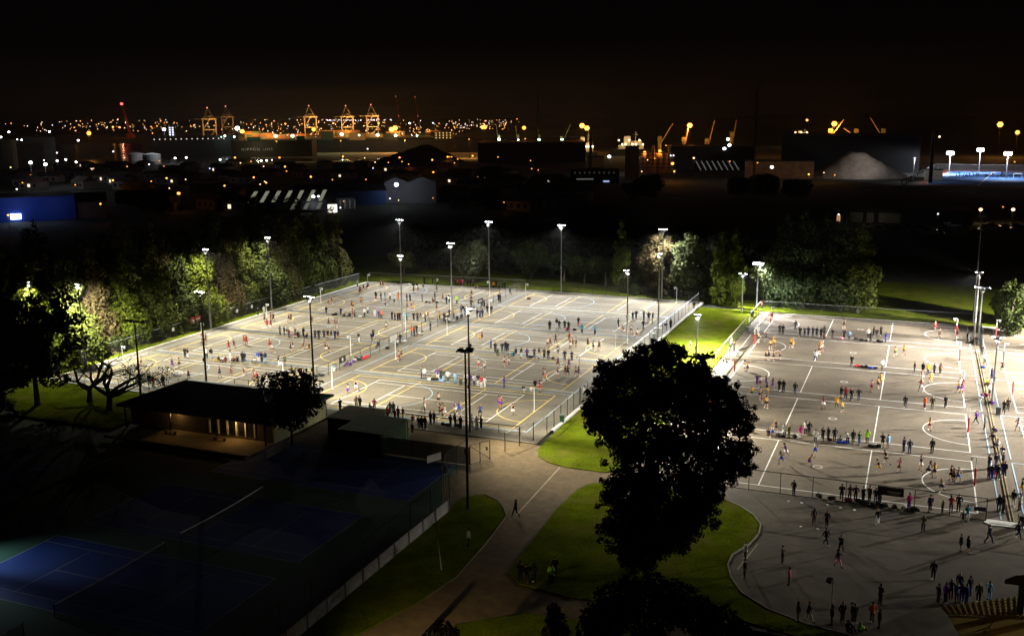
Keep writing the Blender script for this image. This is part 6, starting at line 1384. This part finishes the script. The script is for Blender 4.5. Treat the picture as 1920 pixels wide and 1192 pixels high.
CL = {'K': ('black', (.010, .010, .012)), 'N': ('navy', (.010, .016, .055)), 'G': ('grey', (.13, .13, .135)), 'D': ('charcoal', (.032, .032, .036)), 'W': ('white', (.72, .71, .70)), 'R': ('red', (.50, .025, .03)), 'O': ('orange', (.75, .17, .02)), 'T': ('teal', (.02, .30, .42)),
      'B': ('bright blue', (.03, .07, .50)), 'P': ('purple', (.13, .04, .30)), 'M': ('maroon', (.17, .014, .035)), 'E': ('dark green', (.025, .075, .035)), 'Y': ('yellow', (.72, .40, .03)), 'H': ('lime hi-vis', (.42, .85, .05)), 'I': ('pink', (.68, .22, .34)), 'C': ('cream', (.58, .48, .36)), 'S': ('brown', (.14, .07, .04)), 'J': ('jeans blue', (.05, .085, .19)), 'L': ('pale blue', (.28, .48, .72)), 'V': ('olive', (.09, .09, .03)), 'F': ('fuchsia', (.50, .03, .22))}
CM = {k: pmat('cloth_'+v[0].replace(' ', '_'), v[1], .9, .2, noise=(9., .18)) for k, v in CL.items()}
HAIRM = [pmat('hair_'+n, c, .6) for n, c in (('black', (.012, .009, .008)), ('brown', (.045, .024, .014)), ('fair', (.32, .19, .085)), ('dark', (.022, .014, .010)))]
SHOE = [CM['W'], CM['W'], CM['K'], CM['G']]
prs = random.Random(33)
NP = [0]
CROWD = []
PWORD = {'s': 'person', 'w': 'walking person', 'r': 'running player', 'a': 'player', 'u': 'player reaching up', 'd': 'player with arms spread', 'g': 'seated person', 'q': 'person on a low seat', 'e': 'stooping person', 'h': 'bare-legged person'}
def person(p, code, label, group, face):
    CROWD.append((p, code, label, group, face))
def make_person(p, code, label, group, face):
    k = code[0]; top = code[1]; bot = code[2]; opt = code[3:]
    kind = k if k not in 'sh' else prs.choice('sscpp'); body, cl = kitset(kind)
    sc = prs.uniform(.95, 1.04)*(1.0 if 'c' not in opt else .78)
    skin_ = SKINM[prs.choice((0, 0, 0, 0, 1, 1, 2))]
    rz = face+prs.gauss(0, .5) if face is not None else prs.uniform(0, 6.28)
    o = inst('person', body, None, (p.x, p.y, p.z), (0, 0, rz), (sc, sc, sc), [skin_, DARKF]); tag(o, label, 'person', group)
    ath = k in 'arud'
    tm, bm_ = CM[top], CM[bot]
    if ath: inst('dress_top', cl['bodice'], o, mats=[tm]); inst('skirt', cl['skirt'], o, mats=[bm_])
    else:
        inst('jacket', cl['jacket'], o, mats=[tm]); inst('shorts' if k == 'h' else 'trousers', cl['shorts' if k == 'h' else 'trousers'], o, mats=[bm_])
    for n in 'LR': inst('shoe', cl['shoe'+n], o, mats=[prs.choice(SHOE) if ath or prs.random() < .5 else CM['K']])
    if 'b' in opt: inst('beanie', cl['beanie'], o, mats=[CM['O' if 'o' in opt else 'G']])
    else:
        hk = 'hair_tail' if ath else prs.choice(('hair_short', 'hair_short', 'hair_long', 'hair_tail')); inst('hair', cl[hk], o, mats=[HAIRM[2] if 'f' in opt else prs.choice(HAIRM if ath else HAIRM[:2]+HAIRM[3:]+HAIRM)])
    NP[0] += 1; return o
def folk(phrase, region, spec, face=None, group=None):
    """spec: 'x,y,code ...' feet in the coordinates of one enlarged region; code = pose, top colour, lower colour, options"""
    L = []
    for t in spec.split():
        x, y, c = t.split(','); px, py = px_(region, float(x), float(y)); L.append((px, py, c))
    L.sort(); desc = []
    for px, py, c in L:
        t, b = CL[c[1]][0], CL[c[2]][0]; bt = 'jeans' if c[2] == 'J' else b+' trousers'
        if c[0] in 'arud': d = '%s in %s' % (PWORD[c[0]], t+' dress' if t == b else '%s top, %s skirt' % (t, b))
        else: d = '%s in %s' % (PWORD[c[0]], 'all '+t if t == b else t+' jacket' if c[0] in 'ghq' else '%s top, %s' % (t, bt))
        if 'o' in c[3:]: d = d+' and orange hat'
        desc.append(d)
    for i, (px, py, c) in enumerate(L):
        same = [k for k in range(len(L)) if desc[k] == desc[i]]
        lab = desc[i]+' '+phrase
        if len(same) > 1: lab += ', '+('%s such' % ('left', 'right')[same.index(i)] if len(same) == 2 else ORD[same.index(i)]+' such from left')
        person(G(px, py), c, lab, group, face)
PL = 'players on the left courts'; SP = 'spectators round the left courts'; PR = 'players on the brown courts'; SR = 'spectators round the brown courts'; PZ = 'people on the plaza and lawn'
# ---- left courts, fenced half
folk('at far kerb corner', 'B', '455,190,sWK 475,265,aMK 490,255,aKK 515,235,aMM 553,208,qMM 678,200,aKK 698,200,aMM', None, PL)
folk('by left kerb post', 'B', '95,272,sKK 140,262,sKKc', PI/2, SP)
folk('on farthest fenced court', 'B', '990,250,aKK 1028,245,aKS 1082,218,aSK 1205,240,aSK 1535,292,aMK 1535,330,aKK', None, PL)
folk('beyond back kerb of fenced half', 'B', '1090,168,sKK 1170,166,sDD 1213,176,sWK 1388,185,sKK 1405,187,sRK 1435,182,sRK 1453,182,sIR 1500,192,sKK 1527,196,sKK 1552,196,sSK 1575,205,gSS', PI, SP)
folk('beyond back kerb by a pole', 'C', '262,165,sOK 284,152,sKK 305,170,sEK 330,165,sEK 347,167,sKK 385,200,sGK', PI, SP)
folk('lined across fourth fenced court', 'B', '632,310,sKK 680,320,sKK 717,295,sDKc 765,312,sWK 805,342,sWK 845,318,sOO 925,330,sKK 955,330,sKK 1070,332,sGG 1190,312,sKD 1168,335,gSS 1265,330,aMS 1300,352,sNN 1325,338,sKK 1398,352,sHK', PI*.9, SP)
folk('on the fourth fenced court', 'B', '180,375,aSS 213,357,aKS 493,362,aOS 400,402,aMS 417,402,aYK 627,352,aRW 720,387,aYK 925,408,aSS 965,392,aYS 990,412,aYY 1205,422,aKS', None, PL)
folk('behind middle fenced court', 'B', '162,450,sNN 300,462,sNN 335,472,gSK 385,474,gKK 413,482,aMS 432,470,sGNc 523,472,sWK 555,452,sWN 620,482,sWW 660,492,sBJ 683,492,sOK 785,500,sKK 812,507,sKK 838,512,sKK 858,512,sKK 925,512,sTK 990,512,sKK 1025,512,sKK 1055,500,aSS 1100,522,sGD 1125,490,aRS', 0, SP)
folk('beside the banner of middle fence', 'B', '1235,502,sYK 1278,512,sNN 1328,480,sNN 1370,482,sYN 1440,442,sBN 1400,500,gNN 1445,482,gNK 1480,468,gNG', PI/2, SP)
folk('on the middle fenced court', 'A', '985,480,aMK 1005,515,aRR 1030,517,aMM 1030,472,aMS 1048,472,aKK 1160,476,aSK 1175,478,aKK 1325,490,aSS 1445,510,aMK 1495,510,aMS 1510,512,aKS 1860,540,aWS', None, PL)
folk('by left kerb near a goal post', 'A', '937,432,sKD 980,420,sWW', PI/2, SP)
folk('behind second fenced court', 'A', '1095,567,sGK 1127,572,sKK 1145,550,sWKc 1160,587,sMM 1205,557,sWS 1207,585,gMW 1225,577,gKS 1265,582,sKK 1290,587,gKN 1348,592,sNN 1375,597,sKK 1413,594,sKK 1440,594,hKK 1465,594,hKK 1492,599,sNN 1513,599,hDD', 0, SP)
folk('at right end of second fenced court', 'B', '470,715,sKW 595,717,sNG 607,672,sKK', None, SP)
folk('on the second fenced court', 'A', '540,620,aOW 562,630,aSS 725,680,aRR 765,657,aRMc 840,637,aRS 853,642,aRR 1020,668,aRM 1045,702,rWS 1172,692,aNK 1188,682,aNW 1260,677,rNS 1307,692,aKS 1430,697,rKW 1445,692,aSK', None, PL)
folk('behind nearest fenced court', 'A', '412,730,sDK 432,735,sKW 568,735,sWK 600,737,sKW 655,757,gKY 680,757,gWK 705,760,gMS 738,762,sWW 765,762,gMK 790,757,gKK 825,767,sKK 840,767,sNJ 940,762,sBW 965,764,sKK 990,767,sNL 915,767,gWG 1085,792,sNW 1130,787,hEE', 0, SP)
folk('on the nearest fenced court', 'A', '97,792,aYS 322,812,aPP 368,802,aYK 437,887,aNN 663,872,aNN 747,872,aMS 838,867,rSS 908,885,aNS 915,897,aMM 930,912,aMK', None, PL)
folk('behind the clubhouse roof', 'A', '98,935,sNN 155,932,sKK 183,948,sRK 257,940,sKK', PI, SP)
folk('beside the middle fence near the dark banner', 'A', '1265,912,sWW 1293,922,sKK 1640,752,gEW 1585,790,gPP 1238,942,gPD', None, SP)
folk('by the footed pole', 'B', '970,652,sOG 993,657,sMK 1018,632,sNK 1048,652,gWS 1072,640,gVW 1150,607,sNN 835,762,sNN 862,722,sKK 650,772,qNK', None, SP)
# ---- left courts, right half
folk('near the gap in the middle fence', 'C', '95,305,sDK 175,302,sKK 192,302,sSK 300,262,sKK 313,264,sKK 140,382,sNN 160,387,sNN 178,382,sNK 215,347,sKK 245,355,sDD', None, SP)
folk('lined across fourth open court', 'C', '683,477,sKK 735,455,sKW 755,472,sDN 795,467,sEK 825,477,sKK 898,447,sKR 925,502,sTK 1023,512,sTN 815,492,qMM', PI, SP)
folk('by fourth open goal post', 'C', '1197,457,sKK 1305,402,sKK 1330,395,sKK 1390,402,sKK 1385,472,wNN 1425,407,hKK 1455,412,hKK 1240,512,rRW 1295,502,aWS 1335,537,rWS', None, SP)
folk('outside the right kerb fence', 'C', '1590,462,sKK 1765,320,sKK 1738,640,sKK 1778,660,sKK 940,985,sWG', -PI/2, SP)
folk('on the middle open court', 'C', '160,557,aYY 175,555,aNN 665,607,aWS 690,602,aSS 728,582,dKS 825,557,aYS 835,562,aMS 855,605,aSS 882,602,aKK 835,612,aSW 968,607,aKK 1012,627,aKK 1052,627,aSS', None, PL)
folk('behind second open court', 'C', '85,642,wKK 243,622,sBK 275,642,sKK 293,667,eEE 327,642,sKJ 352,637,sNN 368,637,sNK 425,667,qNK 470,682,sNW 512,687,sPN 567,687,sNN 602,687,sKW 642,687,sVK 673,692,sNN 745,667,rWK 795,702,sNN 848,710,sNN', 0, SP)
folk('on the second open court', 'C', '150,770,dWR 193,792,dWS 345,747,aWM 372,735,aSW 745,752,aPS 745,837,aPW 828,762,aPP 800,822,dKS 817,822,aSK 880,822,aWS 898,827,aPP 635,845,aSS 650,847,aWI', None, PL)
folk('by the blue line goal post', 'B', '845,892,aWM 865,872,aEK', None, PL)
folk('behind nearest open court', 'D', '963,222,sGK 988,227,sWJ 1100,237,sPW 1130,242,sDK 1150,247,sEL 1190,257,sWE 1252,267,sLL 1297,272,gEE 1345,272,sWK 1380,280,hPP 1412,287,sWK 1447,287,sNW 1475,302,sRW 1505,305,sWW 1670,305,sPJ 1835,332,gKW', 0, SP)
folk('at right end behind nearest open court', 'C', '573,925,hKK 605,937,aRR', None, SP)
folk('on the nearest open court', 'D', '335,367,aWP 400,337,aKW 985,492,aRR 1105,447,aWK 1125,547,aKK 1145,540,aWM 1160,557,aWW 1255,532,aBW 1285,525,aBB 1465,560,aBK 1620,472,aPP 1640,482,aRP 1742,542,aKW', None, PL)
folk('at the near railing by the sheds', 'D', '265,505,sKK 405,482,sSK 435,482,sKK 520,492,gDD 560,500,sMN 670,575,sRK 695,540,sEK 722,532,sKK 762,572,sKK 805,577,sKW 735,595,sKD 735,705,sKK 815,722,sKK 883,702,sKKc 888,592,gMS', PI, SP)
folk('in railing crowd', 'D', '940,660,sKK 965,662,sKK 995,662,sKD 990,530,sWS 1040,622,sKK 1070,622,sNK 1210,642,sNN 1250,645,sKK 1297,655,sNK 1395,642,sWG 1437,662,sWM 1473,662,sKK', PI, SP)
# ---- brown courts
folk('on the brown courts at far left', 'E', '582,215,aMK 820,317,wKK 440,372,sWW 1313,302,aKK', None, PR)
folk('before fourth brown court', 'E', '660,357,sKK 692,357,sKK 866,382,sKK 912,382,sNN 950,377,sNN 997,382,sNN 1035,382,sNK 1080,392,sKK 1112,372,sGK 1110,405,gMS 1197,402,sKD 1313,402,sNK 1362,422,sLN', 0, SR)
folk('in the far group around bags', 'F', '30,612,sWD 48,637,sDD 70,600,sKK 95,612,sKG 125,592,sKK 160,642,sBB', None, SR)
folk('on the fourth brown court', 'E', '445,442,aYK 520,432,dKK 600,462,aYY 567,512,aYK 605,502,aYS 770,497,aYK 788,495,aYY 515,622,aKK 545,622,aKK 595,632,aDK 660,622,aKK 610,612,aSK 1020,627,wWN 1065,562,aOK 1085,552,aWS 1075,522,aYY', None, PR)
folk('by the long fence', 'E', '150,582,sGD 195,545,sDK 85,642,gWG', PI/2, SR)
folk('behind middle brown court', 'E', '1390,682,sKD 1700,722,sWS', 0, SR)
folk('right behind middle brown court', 'F', '375,867,sKK 437,877,sKK 475,882,sYN 522,882,sGK 567,882,sSK', None, SR)
folk('on the middle brown court', 'E', '310,732,aIW 335,747,aYN 430,882,sPP 460,902,dWM 525,892,aPP 590,922,aPP 1590,942,aIM 1663,912,aYK 1690,870,aYY', None, PR)
folk('at right of middle brown court', 'F', '435,932,aPW 495,947,aYY 422,1007,aRW 710,990,sCC 705,1017,aYP 725,1020,aPP', None, PR)
folk('at far right brown corner', 'F', '533,552,aRR 558,612,aKS 680,572,aMM 693,607,aDK 768,642,sKE 232,747,aYE 297,737,aYS', None, PR)
folk('left behind second brown court', 'E', '655,937,sKK 697,947,sKK 815,972,sKJ 1283,1012,hKK 1330,1022,sRK 1387,1032,sKK 1463,1032,sKJ', 0, SR)
folk('right behind second brown court', 'F', '305,1127,sKD 450,1137,sOM 507,1140,sKV 605,1127,sKK', 0, SR)
folk('on the second brown court', 'E', '375,1007,aYE 455,1022,aON 475,1067,aKS 527,972,aNY 520,1112,aYK 1103,1122,aMW 1237,1117,wYE 1300,1172,rYE', None, PR)
folk('behind nearest brown court', 'G', '325,412,gKN 370,437,aWB 400,385,aDK 490,430,sWJ 535,432,sVV 655,442,hFI 705,402,sWK 740,412,sKK 805,492,sWK 877,472,sKK 933,467,sKK 1000,472,sNK 1057,490,gGG 1135,497,eWN 1187,497,sKK 1250,512,sEJ 1330,492,sHK 1485,537,hKK 130,382,gKW', PI, SR)
folk('right of the lime jacket', 'H', '205,457,hLL 340,490,sNN 390,502,sNN 583,502,sKK 560,305,aYM', PI, SR)
folk('on the nearest brown court', 'G', '510,640,rPW 460,712,rWB 800,627,rWB 740,740,rYP', None, PR)
folk('by nearest right goal circle', 'H', '190,605,rKK 130,677,rKY 297,677,rIS 485,650,uNW 545,707,rWN 605,712,aYS 750,737,aKK 772,752,aSK 805,750,aWB 665,847,rWN', None, PR)
folk('on the drain strip between the courts', 'F', '812,652,gKK 840,658,eKG 840,727,gWC 875,742,sKK 898,800,sWD 950,922,sNN 915,952,gHS 930,972,gSM 880,1062,gPW 903,1052,gMM 932,1035,sWK', None, SR)
folk('walking near the drain strip', 'H', '963,247,wPN 1035,292,sGK 1115,332,gNK 1110,385,gKG 1145,442,gWN 1190,502,gNW', None, SR)
folk('in navy huddle', 'H', '1070,722,sNN 1100,724,sNB 1130,715,sNR 1148,727,sNN 1190,702,sNN 1207,707,sNN 1072,640,sNN 1130,625,sNB 1190,625,sNN', None, SR)
folk('on the court beyond the drain', 'F', '1030,862,aMK 1040,1172,sKK 1070,1152,sKD', None, SR)
folk('at the right edge beyond the drain', 'H', '1350,852,aNY 1320,310,aIW 1280,962,sKW 1335,992,sWS 1155,1007,sNN 1192,1012,sKK', None, SR)
folk('at the plaza fence, left part', 'G', '585,1022,sKK 1070,1077,sKK 1152,1077,sGD 1212,1080,sKK 1290,1095,sKK 1352,1092,sKK 1415,1102,sKG 1457,1107,sDN', PI, SR)
folk('at the plaza fence, right part', 'H', '385,987,sFP 565,1007,sNN 672,1017,sDKc 745,1007,sRN 810,1002,sKK 885,1087,sTW 847,1117,wDGc', PI, SR)
# ---- plaza, lawn, path
folk('on the upper plaza', 'I', '615,277,sGS 695,292,sKK 690,402,wKK 780,452,wKK 765,540,wDI 1010,277,sKW 1292,322,sVK 1525,442,hKK 1570,457,hKK 1700,392,wNN 1883,362,wKN', None, PZ)
folk('near the curved lawn edge', 'I', '190,492,sWD 185,605,sDD 420,517,sSK 460,652,sIK', None, PZ)
folk('on the lower plaza', 'I', '1355,617,sKK 515,877,sGC 583,882,wKWbo 1025,772,sKK', None, PZ)
folk('in bottom dark cluster', 'I', '725,900,sDK 865,892,sDG 975,882,sOS 1020,920,sKK 825,935,gKK 850,880,sDD 900,945,gHE 790,885,sKD', None, PZ)
folk('before the pavilion', 'I', '1385,762,sDS 1430,762,sPD 1463,742,sDM 1500,752,sLP 1515,700,sND 1530,762,sPB 1560,764,sBB 1580,720,sDD 1635,757,sEK 1700,747,sLL', None, PZ)
folk('on the path corner', 'J', '410,922,sKK 440,932,sKD 478,927,sDK 562,930,sHK 583,892,sKN', PI, PZ)
folk('alone on the path', 'J', '388,602,wDE', 0, PZ)
folk('alone on the dark lawn', 'J', '155,747,sWD', 0, PZ)
# the 300 figures that show largest are people of their own; the farthest rows are joined
CROWD.sort(key=lambda c: hdist(c[0])*(1.35 if c[1][0] == 'g' else 1.0))
far_lists = {}
for k, c in enumerate(CROWD):
    o = make_person(*c)
    if k >= 300:
        for q in [o]+list(o.children):
            mt = [sl.material for sl in q.material_slots]; mw = (o.matrix_basis if q is o else o.matrix_basis @ q.matrix_basis)
            far_lists.setdefault('x', []).append((q.data, mw.copy(), mt))
        lab = o.get('label')
        for q in list(o.children)+[o]: bpy.data.objects.remove(q)
        if lab in LABELS: LABELS[lab].pop() if len(LABELS[lab]) > 1 else LABELS.pop(lab)
def join_crowd():
    mats, MI, cache, VV, LV, PT, PMI, n0 = [], {}, {}, [], [], [], [], 0
    for me, mw, mt in far_lists['x']:
        if me.name not in cache:
            v = np.empty(len(me.vertices)*3); me.vertices.foreach_get('co', v); l = np.empty(len(me.loops), int); me.loops.foreach_get('vertex_index', l)
            t = np.empty(len(me.polygons), int); me.polygons.foreach_get('loop_total', t); q = np.empty(len(me.polygons), int); me.polygons.foreach_get('material_index', q); cache[me.name] = (v.reshape(-1, 3), l, t, q)
        v, l, t, q = cache[me.name]; A = np.array(mw); VV.append(v @ A[:3, :3].T+A[:3, 3]); LV.append(l+n0); n0 += len(v); PT.append(t)
        ix = []
        for m in mt:
            if m.name not in MI: MI[m.name] = len(mats); mats.append(m)
            ix.append(MI[m.name])
        PMI.append(np.array(ix)[np.minimum(q, len(ix)-1)])
    V, L, T, P = map(np.concatenate, (VV, LV, PT, PMI)); out = bpy.data.meshes.new('far_crowd')
    out.vertices.add(len(V)); out.vertices.foreach_set('co', V.ravel()); out.loops.add(len(L)); out.loops.foreach_set('vertex_index', L)
    out.polygons.add(len(T)); out.polygons.foreach_set('loop_start', np.concatenate(([0], np.cumsum(T)[:-1]))); out.polygons.foreach_set('loop_total', T)
    for m in mats: out.materials.append(m)
    out.polygons.foreach_set('material_index', P); out.polygons.foreach_set('use_smooth', np.ones(len(T), bool)); out.update(calc_edges=True)
    tag(inst('far_crowd', out), 'players and spectators on the farthest rows of courts', kind='stuff')
join_crowd()
# ---- bags on the ground
def bag_mesh(v):
    rs = random.Random(v); m = MB()
    m.ell((0, 0, .17), (.34, .17, .17), 9, 6)
    for s in (-.12, .12): m.tube([(s, -.13, .26), (s, -.02, .40), (s, .13, .26)], [.015]*3, 4)
    m.box(-.22, .22, -.19, -.16, .06, .22); return m.mesh('bag', CM['K'])
BAGM = [bag_mesh(1), bag_mesh(2)]
def bags(phrase, region, spec, s=1.15):
    L = sorted((*px_(region, float(a), float(b)), c) for a, b, c in (t.split(',') for t in spec.split()))
    for i, (px, py, c) in enumerate(L):
        p = G(px, py); o = inst('sports_bag', BAGM[i % 2], None, p, (0, 0, prs.uniform(-1, 1)), (s*prs.uniform(.8, 1.3), s, s*prs.uniform(.8, 1.1)), [CM[c]])
        tag(o, '%s sports bag %s, %s bag from left' % (CL[c][0], phrase, ORD[i]), 'bag', 'sports bags laid on the ground')
bags('by the middle fence, near end', 'B', '385,930,P 420,905,P 470,880,N 500,868,D 545,858,R 740,780,K')
bags('by the middle fence, near dark banner', 'A', '1355,870,K 1395,865,K 1378,858,D 1665,752,K 1700,742,R')
bags('on ground in far group', 'B', '945,176,W 985,178,K 1020,178,K 1110,342,K 1140,345,S 1210,345,D 230,462,K 250,458,K 480,478,W')
bags('in the row of second open court', 'C', '405,662,T 540,682,K 710,692,S 735,697,W 870,478,K 1553,440,K 525,245,S')
bags('in the row of nearest open court', 'D', '1030,240,W 1060,242,K 1085,240,D 1150,627,K 1185,635,K 1275,640,K 1130,250,L')
bags('in the row of the brown courts', 'E', '1285,412,I 1435,415,K 1490,425,K 1540,432,D 1660,440,K 1690,445,K 1450,690,R 1500,698,K 1540,702,K 1585,712,B 1632,712,D')
bags('in the front row of brown courts', 'G', '430,420,K 470,428,D 600,435,K 625,440,W 760,420,V 850,468,W 955,465,M 1050,492,B 1115,495,B 1370,530,K 1410,528,W 1445,535,K')
bags('along the plaza fence', 'G', '845,1040,K 970,1060,K 1140,1085,M 1240,1090,K 1280,1100,K 1310,1108,K 1390,1118,G 1440,1120,K 1500,1130,K')
bags('along the plaza fence, right part', 'H', '180,960,E 265,975,K 340,980,W 425,992,K 440,998,D')
bags('on the drain strip', 'F', '885,835,B 800,650,K 960,1100,P 945,1095,K')
# umbrella/tent top and cones
m = MB(); m.ell((0, 0, 1.7), (.8, .8, .42), 10, 6); m.bar((0, 0, 0), (0, 0, 1.7), .05)
p = G(335, 722); tag(m.build('umbrella', CM['W'], None, p), 'white umbrella top showing over the clubhouse roof', 'umbrella')
cn = MB(); cn.tube([(0, 0, 0), (0, 0, .03)], [.14, .13], 8); CNM = cn.mesh('marker', CM['W'])
for i, (a, b) in enumerate(((460, 128), (540, 138), (700, 150), (782, 168), (868, 182), (535, 285), (640, 300))):
    p = G(*px_('I', a, b)); tag(inst('marker_disc', CNM, None, (p.x, p.y, -.034)), 'small white disc lying on the upper plaza, %s from left' % ORD[i], 'marker', 'white discs on the plaza')
bl = MB(); bl.ell((0, 0, .11), (.11, .11, .11), 8, 6); p = G(*px_('F', 1190, 1055)); tag(bl.build('ball', CM['W'], None, p), 'white netball lying on the court beyond the drain', 'ball')
print('people', NP[0], 'spots', LIGHTN[0])
for l, v in LABELS.items():
    if len(v) > 1: print('DUP', l, len(v), v[0])
    if not 4 <= len(l.split()) <= 16: print('LEN', len(l.split()), l)
# =================================================================== NIGHT AIR
hz = MB(); hz.box(-4210, 2610, -410, 6410, -1.5, 82)
hm = bpy.data.materials.new('night_haze'); hm.use_nodes = True; n = hm.node_tree.nodes; n.remove(n['Principled BSDF'])
pv = n.new('ShaderNodeVolumePrincipled'); pv.inputs['Color'].default_value = (.9, .9, .9, 1); pv.inputs['Density'].default_value = .000065; pv.inputs['Anisotropy'].default_value = .3
hm.node_tree.links.new(pv.outputs[0], n['Material Output'].inputs['Volume'])
hz_o = hz.build('haze', hm); hz_o['kind'] = 'stuff'
